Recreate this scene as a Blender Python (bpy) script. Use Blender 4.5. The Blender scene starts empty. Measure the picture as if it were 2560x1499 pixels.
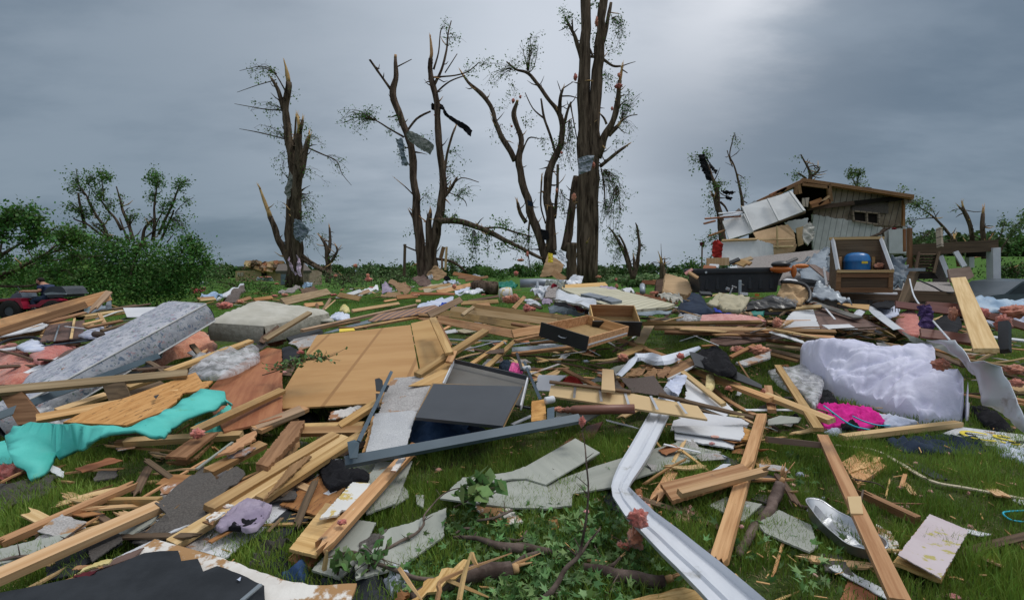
import bpy,math,random
import numpy as np
from mathutils import Vector,Matrix,Euler,noise
from mathutils.geometry import delaunay_2d_cdt
R = math.radians
MT = Matrix.Translation; V3 = Vector; nz3 = noise.noise
rnd = random.Random(7)
SC = bpy.context.scene
COL = SC.collection
# --camera
EYE,PITCH,FPX = 1.7,math.atan2(67.5,1280),1280.0
cam = bpy.data.cameras.new("Camera"); camo = bpy.data.objects.new("Camera", cam); COL.objects.link(camo)
cam.lens = 18; cam.sensor_width = 36; cam.clip_start = .05; cam.clip_end = 3000
camo.location = (0,0,EYE); camo.rotation_euler = (R(90) - PITCH,0,0)
SC.camera = camo
# --sky and sun
SC.view_settings.view_transform = 'Standard'; SC.view_settings.look = 'None'
SC.view_settings.gamma = 1; SC.view_settings.exposure = .0
SUN_EL,SUN_AZ = R(60),R(82)                # azimuth clockwise from +Y
def ray(sx,sy):                             # direction through a photo pixel (2560x1499)
 x = (sx - 1280) / FPX; v = -(sy - 749.5) / FPX
 c,s = math.cos(PITCH),math.sin(PITCH)
 return V3((x,c + v * s,-s + v * c))
W = bpy.data.worlds.new("World"); SC.world = W; W.use_nodes = True
nt = W.node_tree; N = nt.nodes; L = nt.links; N.clear()
def nn(t,**k):
 n = N.new(t)
 for a,b in k.items(): setattr(n,a,b)
 return n
out = nn('ShaderNodeOutputWorld'); bg = nn('ShaderNodeBackground'); L.new(bg.outputs[0],out.inputs[0])
sky = nn('ShaderNodeTexSky', sky_type='NISHITA'); sky.sun_disc = False
sky.sun_elevation = SUN_EL; sky.sun_rotation = SUN_AZ
tc = nn('ShaderNodeTexCoord')
def vmath(op,a,b=None):
 n = nn('ShaderNodeVectorMath', operation=op)
 for i,v in enumerate((a,b)):
  if v is None: continue
  if hasattr(v,'links'): L.new(v,n.inputs[i])
  else: n.inputs[i].default_value = v
 return n.outputs['Value'] if op in ('DOT_PRODUCT','LENGTH') else n.outputs[0]
def fmath(op,a,b=None,clamp=False):
 n = nn('ShaderNodeMath', operation=op); n.use_clamp = clamp
 for i,v in enumerate((a,b)):
  if v is None: continue
  if hasattr(v,'links'): L.new(v,n.inputs[i])
  else: n.inputs[i].default_value = v
 return n.outputs[0]
def mrange(v,a,b,c,d,smooth=True):
 n = nn('ShaderNodeMapRange'); n.interpolation_type = 'SMOOTHSTEP' if smooth else 'LINEAR'
 L.new(v,n.inputs[0])
 for i,x in enumerate((a,b,c,d)): n.inputs[1 + i].default_value = x
 return n.outputs[0]
def mixc(f,a,b,mode='MIX'):
 n = nn('ShaderNodeMix', data_type='RGBA', blend_type=mode)
 for s,v in ((n.inputs[0],f),(n.inputs[6],a),(n.inputs[7],b)):
  if hasattr(v,'links'): L.new(v,s)
  else: s.default_value = v if not isinstance(v,tuple) else (*v,1)
 return n.outputs[2]
dirv = vmath('NORMALIZE', tc.outputs['Generated'])
sep = nn('ShaderNodeSeparateXYZ'); L.new(dirv,sep.inputs[0])
# cloud layers: direction projected on a cloud deck, so streaks flatten towards the horizon
zz = fmath('ADD', fmath('MAXIMUM', sep.outputs[2],.0),.22)
comb = nn('ShaderNodeCombineXYZ')
L.new(fmath('DIVIDE', sep.outputs[0],zz),comb.inputs[0]); L.new(fmath('DIVIDE', sep.outputs[1],zz),comb.inputs[1])
def sn(scale,sx=1,sy=1,detail=5,rough=.5,off=0):
 m = nn('ShaderNodeMapping'); L.new(comb.outputs[0],m.inputs[0]); m.inputs['Scale'].default_value = (sx,sy,1)
 m.inputs['Location'].default_value = (off,off * .7,off)
 m.inputs['Rotation'].default_value = (0,0,R(-25))
 n = nn('ShaderNodeTexNoise'); L.new(m.outputs[0],n.inputs['Vector']); n.inputs['Scale'].default_value = scale
 n.inputs['Detail'].default_value = detail; n.inputs['Roughness'].default_value = rough
 return n.outputs[0]
n1 = sn(.55,1,1.5,5,.55,3.1); n2 = sn(1.7,1,1.9,8,.6,9.0)
cl = fmath('ADD', fmath('MULTIPLY', n1,.7),fmath('MULTIPLY', n2,.3))
cl = mrange(cl,.38,.62,0,1)
elev = mrange(sep.outputs[2],.0,.5,0,1)
lo = mixc(cl,(.185,.258,.330),(.295,.378,.458))
hi = mixc(cl,(.245,.312,.398),(.430,.500,.590))
base = mixc(elev,lo,hi)
def lobe(sx,sy,a,b):                      # soft patch round the direction of a photo point
 g = ray(sx,sy).normalized()
 return mrange(vmath('DOT_PRODUCT', dirv,tuple(g)),math.cos(R(a)),math.cos(R(b)),0,1)
pale = fmath('MULTIPLY', lobe(1240,60,36,4),fmath('ADD', fmath('MULTIPLY', cl,.35),.55))
base = mixc(pale,base,(.60,.66,.74))
pale2 = fmath('MULTIPLY', lobe(1660,110,24,3),.80)
base = mixc(pale2,base,(.70,.75,.83))
base = mixc(fmath('MULTIPLY', lobe(1600,560,24,4),.4),base,(.52,.58,.66))
left = fmath('MULTIPLY', lobe(-100,160,44,8),.62)
base = mixc(left,base,mixc(cl,(.132,.183,.240),(.215,.272,.335)))
dark = fmath('MULTIPLY', lobe(2420,300,36,9),.80)
base = mixc(dark,base,mixc(cl,(.125,.175,.235),(.215,.275,.345)))
# the bright gap: a band running up and to the right, softened by noise
a = ray(1600,290).normalized(); b = ray(1930,-130).normalized()
perp = a.cross(b).normalized(); mid = (a + b).normalized(); along = (b - a).normalized()
wob = fmath('MULTIPLY', fmath('SUBTRACT', n2,.5),.22)
pd = fmath('ADD', vmath('DOT_PRODUCT', dirv,tuple(perp)),wob)
ad = vmath('DOT_PRODUCT', dirv,tuple(along))
a0,b0 = a.dot(along),b.dot(along)
w1 = mrange(fmath('ABSOLUTE', pd),.0,.18,1,0)
# steep edge on the dark-cloud side
side = mrange(pd,-.07,.02,1,0) if perp.dot(ray(2200,200).normalized()) < 0 else mrange(pd,-.02,.07,1,0)
w2 = mrange(ad,a0 - .05,a0 + .30,0,1)
gap = fmath('MULTIPLY', w1,w2)
base = mixc(fmath('MULTIPLY', gap,.95),base,(.86,.89,.95))
# thinner, brighter deck overhead (outside the picture) carries most of the daylight
zen = mrange(sep.outputs[2],.52,.95,0,1)
base = mixc(zen,base,(1.12,1.15,1.20))
below = mrange(sep.outputs[2],-.06,.0,1,0)
base = mixc(below,base,(.06,.075,.06))
skym = mixc(1.0,sky.outputs[0],(.05,.05,.05),'MULTIPLY')
fin = mixc(.10,base,skym)
L.new(fin,bg.inputs[0]); bg.inputs[1].default_value = 1.0
sun = bpy.data.lights.new("Sun",'SUN'); suno = bpy.data.objects.new("Sun", sun); COL.objects.link(suno)
sun.energy = 1.3; sun.angle = R(16); sun.color = (1,.97,.92)
sd = V3((math.sin(SUN_AZ) * math.cos(SUN_EL),math.cos(SUN_AZ) * math.cos(SUN_EL),math.sin(SUN_EL)))
suno.rotation_euler = sd.to_track_quat('Z','Y').to_euler(); suno.location = (10,20,40)
# --from photo pixels to points in the place
CROPS = dict(S=(0,0,1),A=(0,380,3.884),B=(560,100,2.306),C=(1100,0,1.9946),D=(1640,300,2.739),
    E1=(0,700,3.9375),E2=(640,700,3.9375),E3=(1280,700,3.9375),E4=(1920,700,3.9375),
    F1=(0,1070,3.4406),F2=(640,1070,3.4406),F3=(1280,1070,3.4406),F4=(1920,1070,3.4406),
    G1=(480,620,6),G2=(880,620,6),G3=(1280,620,6),G4=(1700,640,6),G5=(2120,560,5.727),G6=(0,640,8.4))
CX = CY = 0; CS = 1
def use(k):
 global CX,CY,CS
 CX,CY,CS = CROPS[k]
def P(x,y,q):
 """point seen at crop pixel (x, y): q < 5 is its height above the ground, q >= 5 its distance ahead"""
 r = ray(CX + x / CS,CY + y / CS)
 if q < 5: k = (q - EYE) / min(r.z,-1e-3)
 else: k = q / r.y
 return V3((0,0,EYE)) + r * k
def MPP(q): return q / FPX / CS              # metres per crop pixel at distance q
# --materials
MATS = {}
def node_mat(name):
 m = bpy.data.materials.new(name); m.use_nodes = True
 t = m.node_tree; t.nodes.clear()
 o = t.nodes.new('ShaderNodeOutputMaterial'); p = t.nodes.new('ShaderNodeBsdfPrincipled')
 t.links.new(p.outputs[0],o.inputs[0])
 return m,t,p,o
def mk(name,c1,c2=None,sc=4,st=(1,1,1),rough=.8,bump=.25,vary=.12,hue=.01,spec=.3,metal=0,
  spots=None,sheen=0,fine=0,attr=False,trans=0,alpha=1,bsc=None,lines=None,detail=6,bdist=.01):
 """spots=(colour, scale, threshold, softness[, stretch]); lines=(colour, axis, spacing, width)"""
 if name in MATS: return MATS[name]
 m,t,p,o = node_mat(name); n = t.nodes; l = t.links
 c2 = c2 or tuple(min(1,v * 1.25) for v in c1)
 tcn = n.new('ShaderNodeTexCoord'); oi = n.new('ShaderNodeObjectInfo')
 addv = n.new('ShaderNodeVectorMath'); addv.operation = 'ADD'
 l.new(tcn.outputs['Object'],addv.inputs[0])
 mu = n.new('ShaderNodeVectorMath'); mu.operation = 'SCALE'; mu.inputs[0].default_value = (37,53,91)
 l.new(oi.outputs['Random'],mu.inputs[3]); l.new(mu.outputs[0],addv.inputs[1])
 def noi(s,stt,det=detail,ro=.6):
  mp = n.new('ShaderNodeMapping'); l.new(addv.outputs[0],mp.inputs[0]); mp.inputs['Scale'].default_value = stt
  x = n.new('ShaderNodeTexNoise'); x.inputs['Scale'].default_value = s; x.inputs['Detail'].default_value = det
  x.inputs['Roughness'].default_value = ro
  l.new(mp.outputs[0],x.inputs['Vector']); return x.outputs[0]
 def mx(f,a,b,mode='MIX'):
  x = n.new('ShaderNodeMix'); x.data_type = 'RGBA'; x.blend_type = mode
  for s,v in ((x.inputs[0],f),(x.inputs[6],a),(x.inputs[7],b)):
   if hasattr(v,'links'): l.new(v,s)
   else: s.default_value = (*v,1) if isinstance(v,tuple) else v
  return x.outputs[2]
 def rng(v,a,b,c=0,d=1):
  x = n.new('ShaderNodeMapRange'); l.new(v,x.inputs[0]); x.interpolation_type = 'SMOOTHSTEP'
  for i,q in enumerate((a,b,c,d)): x.inputs[i + 1].default_value = q
  return x.outputs[0]
 f = noi(sc,st)
 colr = mx(rng(f,.32,.68),c1,c2)
 if fine:
  f2 = noi(fine,(1,1,1),2); colr = mx(rng(f2,.3,.7,0,.55),colr,tuple(v * .35 for v in c1))
 if spots:
  for s in (spots if isinstance(spots[0],tuple) and isinstance(spots[0][0],tuple) else (spots,)):
   f3 = noi(s[1],s[4] if len(s) > 4 else (1,1,1),6,.65)
   colr = mx(rng(f3,s[2],s[2] + s[3]),colr,s[0])
 if lines:
  sx = n.new('ShaderNodeSeparateXYZ'); l.new(tcn.outputs['Object'],sx.inputs[0])
  w = n.new('ShaderNodeMath'); w.operation = 'PINGPONG'; l.new(sx.outputs[lines[1]],w.inputs[0]); w.inputs[1].default_value = lines[2] / 2
  colr = mx(rng(w.outputs[0],lines[3] * .5,lines[3],1,0),colr,lines[0])
 if attr:
  at = n.new('ShaderNodeAttribute'); at.attribute_name = 'rnd'
  hs = n.new('ShaderNodeHueSaturation'); l.new(colr,hs.inputs['Color'])
  l.new(rng(at.outputs['Fac'],0,1,.55,1.5),hs.inputs['Value'])
  sepc = n.new('ShaderNodeSeparateColor'); l.new(at.outputs['Color'],sepc.inputs[0])
  l.new(rng(sepc.outputs[1],0,1,.47,.515),hs.inputs['Hue'])
  colr = hs.outputs[0]
 hs = n.new('ShaderNodeHueSaturation'); l.new(colr,hs.inputs['Color'])
 l.new(rng(oi.outputs['Random'],0,1,1 - vary,1 + vary),hs.inputs['Value'])
 fr = n.new('ShaderNodeMath'); fr.operation = 'MULTIPLY'; fr.inputs[1].default_value = 7.13; l.new(oi.outputs['Random'],fr.inputs[0])
 fr2 = n.new('ShaderNodeMath'); fr2.operation = 'FRACT'; l.new(fr.outputs[0],fr2.inputs[0])
 l.new(rng(fr2.outputs[0],0,1,.5 - hue,.5 + hue),hs.inputs['Hue'])
 l.new(hs.outputs[0],p.inputs['Base Color'])
 p.inputs['Roughness'].default_value = rough; p.inputs['Specular IOR Level'].default_value = spec
 p.inputs['Metallic'].default_value = metal
 if sheen: p.inputs['Sheen Weight'].default_value = sheen
 if bump:
  b = n.new('ShaderNodeBump'); b.inputs['Strength'].default_value = bump; b.inputs['Distance'].default_value = bdist
  l.new(noi(bsc or sc * 3,st),b.inputs['Height']); l.new(b.outputs[0],p.inputs['Normal'])
 if trans:
  tr = n.new('ShaderNodeBsdfTranslucent'); l.new(hs.outputs[0],tr.inputs[0])
  ms = n.new('ShaderNodeMixShader'); ms.inputs[0].default_value = trans
  l.new(p.outputs[0],ms.inputs[1]); l.new(tr.outputs[0],ms.inputs[2]); l.new(ms.outputs[0],o.inputs[0])
 if alpha < 1: p.inputs['Alpha'].default_value = alpha
 MATS[name] = m
 return m
G = lambda *a,**k: mk(*a,**k)
DW = (.035,.018,.008)
G('pine', (.39,.205,.080),(.60,.370,.175),3,(.35,9,9),.72,.35,.26,.012,spots=(((.20,.085,.028),2.2,.68,.05,(1.6,5,5)),((.27,.165,.085),1.2,.54,.2),((.17,.13,.09),5,.66,.12)))
G('pine_pale', (.50,.31,.14),(.66,.46,.25),3,(.3,9,9),.75,.2,.12,.008,spots=((.28,.13,.05),2.4,.70,.04,(1.6,4,4)))
G('pine_dark', (.17,.085,.036),(.30,.165,.080),3,(.35,8,8),.75,.3,.16,.008)
G('pine_worn', (.25,.165,.095),(.42,.30,.185),3,(.35,9,9),.8,.35,.16,.01,spots=((.15,.10,.06),2.2,.64,.08,(1.2,5,5)))
G('wood_old', (.085,.055,.035),(.17,.11,.07),3,(.3,10,10),.85,.4,.2,.01)
G('wood_split', (.46,.25,.09),(.72,.47,.22),5,(.3,14,14),.85,.6,.12,.01)
G('plywood', (.42,.235,.085),(.50,.300,.120),1.3,(.5,3,3),.62,.04,.08,.005,spots=(((.29,.15,.05),9,.73,.04),((.36,.19,.065),.9,.56,.25)))
G('ply_red', (.27,.105,.042),(.40,.185,.078),2,(.5,5,5),.7,.15,.12,.01,spots=(((.12,.05,.025),7,.68,.05),((.34,.16,.07),1,.55,.2)))
G('ply_fresh', (.50,.27,.10),(.64,.40,.18),3,(.4,7,7),.7,.2,.12,.01)
G('osb', (.36,.175,.045),(.55,.31,.10),14,(.6,1.6,1),.75,.35,.1,.01,spots=((.13,.07,.03),22,.60,.08))
G('osb_streak', (.45,.235,.065),(.60,.35,.12),9,(.4,3,1),.75,.3,.05,.01,spots=((.035,.025,.018),26,.60,.05,(.4,2.2,1)))
G('mdf', (.55,.385,.205),(.59,.42,.235),2,(1,1,1),.6,.03,.05,.005)
G('mdf_edge', (.27,.165,.075),(.34,.21,.10),20,(1,1,1),.8,.1,.05)
G('white', (.56,.57,.60),(.66,.67,.69),2,(1,1,1),.6,.08,.08,.01,spots=((.30,.28,.25),5,.70,.08))
G('white_board', (.50,.51,.53),(.62,.63,.64),3,(1,1,1),.8,.5,.06,.005,fine=160,bsc=120,bdist=.003)
G('peel', (.60,.56,.52),(.72,.69,.65),6,(1,1,1),.8,.4,.06,.01,spots=((.36,.19,.09),5,.47,.07))
G('peel_grey', (.40,.38,.37),(.50,.48,.47),5,(1,1,1),.8,.5,.06,.01,spots=((.33,.19,.11),3.2,.52,.06),fine=60)
G('sage', (.285,.300,.265),(.360,.372,.330),2,(.4,3,3),.75,.25,.08,.01,bsc=12,spots=((.16,.16,.12),3,.66,.1))
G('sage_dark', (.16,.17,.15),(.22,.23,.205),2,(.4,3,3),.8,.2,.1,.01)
G('vinyl', (.55,.60,.69),(.66,.70,.77),1.2,(1,1,1),.38,.05,.05,.005,spec=.5,spots=((.36,.38,.40),2.2,.66,.15))
G('metal_white', (.55,.58,.63),(.66,.68,.72),1.5,(.4,2,2),.4,.12,.05,.005,spec=.45,metal=.05,spots=(((.34,.34,.32),3.5,.58,.14),((.20,.17,.12),30,.70,.05)))
G('car_grey', (.10,.12,.14),(.12,.14,.16),2,rough=.3,bump=0,vary=0,metal=.4)
G('metal_grey', (.22,.25,.28),(.34,.38,.42),2,(1,1,1),.42,.1,.12,.01,metal=.35,spots=((.16,.12,.10),4,.64,.1))
G('steel_blue', (.052,.083,.110),(.075,.112,.142),3,(1,1,1),.5,.05,.04,.005,spec=.4,spots=((.03,.035,.04),8,.68,.05))
G('alu', (.50,.51,.53),(.70,.71,.72),4,(1,1,1),.32,.1,.03,.005,metal=.85,spots=((.62,.60,.55),3,.6,.15))
G('laminate_dark', (.030,.034,.042),(.040,.045,.054),2,(1,1,1),.42,.03,.04,.005,spec=.5)
G('laminate_grey', (.125,.118,.105),(.155,.147,.132),2,(1,1,1),.5,.03,.05)
G('black_gloss', (.010,.010,.011),(.018,.018,.019),2,(1,1,1),.35,.05,.05,spec=.5)
G('black_plastic', (.016,.019,.023),(.026,.029,.034),3,(1,1,1),.55,.1,.05,spec=.35)
G('shingle', (.060,.053,.050),(.105,.094,.086),90,(1,1,1),.95,.6,.18,.01,bsc=170,bdist=.004,spots=((.045,.040,.038),1.6,.55,.2))
G('tarpaper', (.016,.019,.024),(.030,.034,.041),5,(1,1,1),.8,.5,.1,.01,bsc=60,bdist=.004,spots=((.055,.055,.056),30,.70,.05))
G('granule', (.17,.15,.14),(.34,.31,.29),26,(1,1,1),.95,.6,.05,.01,bsc=60,spots=((.08,.07,.065),14,.60,.1))
G('granule_dark', (.09,.075,.066),(.18,.15,.13),36,(1,1,1),.95,.6,.05,.01,bsc=80,spots=((.05,.04,.036),10,.58,.1))
G('pink', (.52,.155,.105),(.70,.29,.20),7,(1,1,1),1,1,.10,.012,spec=.05,sheen=.4,bsc=22,bdist=.03,spots=((.25,.085,.06),3,.62,.15))
G('pink_pale', (.60,.26,.22),(.74,.42,.36),9,(1,1,1),1,1,.1,.012,spec=.05,sheen=.4,bsc=26,bdist=.02,spots=((.36,.2,.15),6,.64,.1))
G('foam_yellow', (.62,.50,.20),(.75,.65,.34),12,(1,1,1),1,.8,.1,.01,bsc=30)
G('teal', (.060,.430,.370),(.110,.560,.480),2.2,(1,1,1),.55,.15,.03,.005,spots=(((.10,.43,.30),5,.62,.08),((.015,.28,.25),11,.66,.06)),bsc=40)
G('green_plastic', (.0,.16,.115),(.01,.22,.16),2,(1,1,1),.4,.05,.05)
G('mattress_top', (.33,.35,.41),(.50,.50,.54),7,(1,1,1),.9,.7,.02,.005,bsc=9,bdist=.03,
 spots=(((.13,.175,.25),15,.55,.06),((.13,.19,.17),17,.58,.05),((.42,.29,.31),15,.60,.06)))
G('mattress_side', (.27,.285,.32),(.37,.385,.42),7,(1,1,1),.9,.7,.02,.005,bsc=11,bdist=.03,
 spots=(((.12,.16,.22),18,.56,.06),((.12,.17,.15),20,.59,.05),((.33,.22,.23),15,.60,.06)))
G('piping', (.50,.50,.50),(.60,.60,.59),4,(1,1,1),.8,.1)
G('cream_cloth', (.42,.40,.34),(.52,.50,.44),3,(1,1,1),.9,.5,.03,.005,bsc=8,bdist=.02,spots=((.33,.30,.24),2,.62,.2))
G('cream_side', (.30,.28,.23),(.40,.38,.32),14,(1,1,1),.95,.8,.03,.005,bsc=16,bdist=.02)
G('duvet', (.56,.56,.71),(.66,.66,.79),2.2,(1,1,1),.95,.5,.02,.003,bsc=7,bdist=.02,sheen=.15,spots=((.12,.11,.11),7,.765,.02))
G('white_cloth', (.42,.47,.60),(.58,.61,.70),4,(1,1,1),.9,.5,.1,.01,bsc=10,bdist=.02)
G('lilac_cloth', (.27,.22,.31),(.40,.34,.43),5,(1,1,1),.9,.4,.06)
G('navy', (.010,.018,.036),(.022,.036,.062),4,(1,1,1),.95,.6,.1,bsc=14,bdist=.02)
G('denim', (.022,.060,.135),(.050,.110,.215),4,(1,1,1),.95,.6,.1,bsc=14,bdist=.02)
G('blue_bright', (.015,.050,.32),(.03,.09,.45),4,(1,1,1),.9,.5,.1,bsc=14,bdist=.02)
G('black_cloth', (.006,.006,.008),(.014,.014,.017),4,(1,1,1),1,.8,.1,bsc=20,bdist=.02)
G('magenta', (.46,.008,.17),(.66,.02,.27),4,(1,1,1),.9,.6,.05,.004,bsc=14,bdist=.02)
G('hot_pink', (.75,.10,.32),(.85,.18,.42),4,(1,1,1),.9,.6,.05)
G('red_cloth', (.20,.006,.014),(.34,.015,.028),4,(1,1,1),.9,.6,.1,bsc=14)
G('maroon', (.085,.012,.016),(.13,.02,.024),4,(1,1,1),.9,.6,.1)
G('purple', (.055,.035,.105),(.085,.055,.150),4,(1,1,1),.9,.6,.1)
G('bag_blue', (.25,.36,.52),(.40,.50,.62),3,(1,1,1),.45,.6,.08,bsc=6,bdist=.03)
G('rose_wood', (.15,.050,.038),(.22,.085,.06),3,(.4,4,4),.45,.05,.05,spec=.5)
G('brown_ply', (.115,.070,.052),(.155,.100,.078),3,(.5,4,4),.6,.1,.12)
G('carpet_brown', (.085,.067,.058),(.115,.092,.080),60,(1,1,1),1,.5,.1,bsc=120,bdist=.005)
G('tan_board', (.42,.29,.15),(.52,.37,.20),2,(1,1,1),.8,.2,.08,spots=((.32,.21,.11),3,.62,.1))
G('buff', (.40,.35,.24),(.47,.42,.30),2,(1,1,1),.8,.1,.05)
G('tarp', (.095,.125,.155),(.145,.180,.215),3,(1,1,1),.55,.5,.05,bsc=5,bdist=.04)
G('tarp_light', (.16,.20,.235),(.23,.275,.31),3,(1,1,1),.5,.5,.05,bsc=5,bdist=.04)
G('bark', (.050,.034,.024),(.185,.135,.098),6,(1,1,.12),1,1,.1,.008,bsc=9,bdist=.14,spec=.1,spots=((.030,.020,.014),4,.56,.1,(1,1,.15)))
G('bark_near', (.060,.040,.032),(.16,.12,.10),9,(1,1,1),.95,.9,.15,.01,bsc=40,bdist=.006)
G('twig', (.055,.038,.026),(.10,.075,.055),5,(1,1,1),1,.3,.1)
G('bare_wood', (.42,.24,.10),(.60,.39,.19),6,(1,1,.25),.85,.5,.08,.01)
G('leaf', (.060,.150,.030),(.105,.225,.048),1.5,(1,1,1),.55,0,.06,.01,attr=True,trans=.22,spec=.25)
G('leaf_dark', (.030,.075,.020),(.060,.125,.032),1.0,(1,1,1),.6,0,.06,.01,attr=True,trans=.18,spec=.2)
G('leaf_sparse', (.085,.150,.055),(.150,.235,.090),1.5,(1,1,1),.6,0,.06,.01,attr=True,trans=.2,spec=.2)
G('leaf_near', (.075,.165,.045),(.155,.265,.085),5,(1,1,1),.45,0,.05,.01,attr=True,trans=.15,spec=.35)
G('blade', (.120,.205,.028),(.205,.310,.055),2,(1,1,1),.5,0,0,0,attr=True,trans=.25,spec=.3)
G('straw', (.26,.19,.10),(.40,.30,.18),4,(1,1,1),.8,0,0,0,attr=True,spec=.2)
G('pale_siding', (.40,.33,.245),(.50,.43,.34),3,(1,1,.3),.85,.2,.02,.003,lines=((.13,.11,.09),0,.30,.025),spots=((.17,.13,.095),2.6,.60,.12))
G('brown_siding', (.23,.17,.115),(.34,.27,.20),2.6,(1,1,.3),.85,.2,.02,.003,lines=((.09,.07,.055),0,.30,.025),spots=((.085,.060,.045),2.2,.56,.15))
G('white_siding', (.52,.51,.48),(.64,.63,.60),2,(1,1,.3),.8,.15,.02,.003,lines=((.26,.26,.25),0,.30,.02),spots=((.30,.28,.25),3,.66,.1))
G('white_wall', (.56,.565,.56),(.66,.665,.66),1.5,(1,1,1),.7,.1,.05,.003,spots=((.33,.32,.30),2.5,.66,.12))
G('block', (.15,.14,.12),(.21,.195,.17),5,(1,1,1),.95,.4,.03,lines=((.09,.08,.07),0,.40,.02))
G('dark_void', (.012,.009,.007),(.020,.015,.011),3,(1,1,1),1,0,0)  # near-black colour standing in for the shade inside openings and hollows
G('red_paint', (.24,.010,.018),(.30,.016,.026),2,(1,1,1),.3,.02,.02,spec=.5)
G('rubber', (.013,.012,.011),(.022,.020,.018),20,(1,1,1),.9,.4)
G('dark_grey', (.045,.052,.062),(.065,.072,.082),3,(1,1,1),.5,.05)
G('skin', (.40,.20,.13),(.46,.24,.16),8,(1,1,1),.6,.02,0)
G('hair', (.012,.008,.006),(.02,.013,.01),30,(1,1,1),.8,.3,0)
G('shirt', (.022,.038,.082),(.034,.052,.105),6,(1,1,1),.9,.3,0)
G('jeans', (.010,.022,.046),(.020,.036,.066),6,(1,1,1),.9,.3,0)
G('barrel', (.012,.10,.34),(.02,.15,.45),2,(1,1,1),.32,.05,.03,spec=.5)
G('yellow', (.70,.52,.04),(.80,.62,.08),2,(1,1,1),.6,.05)
G('lime', (.10,.62,.02),(.14,.72,.04),2,(1,1,1),.5,.05)
G('orange', (.45,.12,.025),(.58,.18,.04),2,(1,1,1),.45,.05)
G('letter_grey', (.50,.50,.52),(.6,.6,.62),2,(1,1,1),.6,0)
G('glass_dark', (.02,.028,.036),(.035,.045,.055),2,(1,1,1),.12,0,spec=.6)
G('cyan', (.02,.36,.50),(.03,.42,.56),2,(1,1,1),.4,0)
G('cardboard', (.26,.155,.085),(.33,.205,.12),3,(1,1,1),.9,.1,.1)
G('curtain', (.40,.30,.40),(.52,.42,.50),4,(1,1,1),.9,.4)
G('siding_stripes', (.155,.105,.085),(.215,.150,.125),3,(.5,4,4),.75,.1,.05,lines=((.40,.24,.12),1,.13,.03))
# see-through film
def film():
 m,t,p,o = node_mat('film'); n = t.nodes; l = t.links
 p.inputs['Base Color'].default_value = (.62,.62,.64,1); p.inputs['Roughness'].default_value = .25
 tr = n.new('ShaderNodeBsdfTransparent'); ms = n.new('ShaderNodeMixShader')
 tcn = n.new('ShaderNodeTexCoord'); x = n.new('ShaderNodeTexNoise'); x.inputs['Scale'].default_value = 9
 x.inputs['Detail'].default_value = 5; l.new(tcn.outputs['Object'],x.inputs['Vector'])
 r = n.new('ShaderNodeMapRange'); l.new(x.outputs[0],r.inputs[0]); r.inputs[1].default_value = .4; r.inputs[2].default_value = .65
 r.inputs[3].default_value = .32; r.inputs[4].default_value = .85
 l.new(r.outputs[0],ms.inputs[0]); l.new(tr.outputs[0],ms.inputs[1]); l.new(p.outputs[0],ms.inputs[2]); l.new(ms.outputs[0],o.inputs[0])
 MATS['film'] = m
film()
# --object helpers
K0 = dict(name='siding_piece', cat='siding')
K1 = dict(name='wood_piece', cat='board')
K2 = dict(name='wood_sliver', cat='splinter')
K3 = dict(name='painted_board', cat='board')
K4 = dict(name='wood_chip', cat='chip')
K5 = dict(name='lumber_board', cat='lumber')
K6 = dict(name='trim_strip', cat='trim')
K7 = dict(name='roofing_felt', cat='roofing')
K8 = dict(name='metal_strip', cat='metal strip')
K9 = dict(name='log', cat='log')
K10 = dict(name='shingle_piece', cat='shingle')
K11 = dict(name='felt_piece', cat='felt')
K12 = dict(name='rag', cat='rag')
K13 = dict(name='metal_sheet', cat='metal sheet')
K14 = dict(name='paper_scrap', cat='paper')
K15 = dict(name='plywood_piece', cat='board')
K16 = dict(name='veneer_sheet', cat='veneer')
K17 = dict(name='split_boards', cat='lumber')
K18 = dict(name='wood_splinter', cat='splinter')
K19 = dict(name='painted_scrap', cat='chip')
K20 = dict(name='foam_strip', cat='foam')
K21 = dict(name='foam_sheet', cat='foam sheet')
K22 = dict(name='thin_panel', cat='panel')
K23 = dict(name='plywood_sheet', cat='panel')
K24 = dict(name='post', cat='post')
K25 = dict(name='tarp', cat='tarp')
K26 = dict(name='sheet', cat='sheet')
K27 = dict(name='cloth', cat='clothing')
K28 = dict(name='glued_board', cat='board')
K29 = dict(name='strand_board', cat='board')
K30 = dict(name='shingle_sheet', cat='shingle')
K31 = dict(name='steel_rail', cat='steel rail')
K32 = dict(name='edging_strip', cat='trim')
K33 = dict(name='plank', cat='lumber')
K34 = dict(name='rail_strip', cat='trim')
K35 = dict(name='building_wrap', cat='wrap')
K36 = dict(name='folded_foam', cat='foam seat')
K37 = dict(name='strap', cat='strap')
K38 = dict(name='curtain', cat='curtain')
K39 = dict(name='snagged_sheet', cat='sheet')
K40 = dict(name='foam_scrap', cat='scrap')
def frame(o,x,z=None):                      # matrix with local X along x and local Z near z
 x = Vector(x).normalized(); z = Vector(z or (0,0,1))
 y = z.cross(x)
 if y.length < 1e-5: y = V3((0,1,0)).cross(x)
 y.normalize(); z = x.cross(y)
 m = Matrix((x,y,z)).transposed().to_4x4(); m.translation = Vector(o)
 return m
def tag(o,label=None,cat=None,group=None,kind=None):
 if label: o['label'] = label
 if cat: o['category'] = cat
 if group: o['group'] = group
 if kind: o['kind'] = kind
 return o
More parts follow.
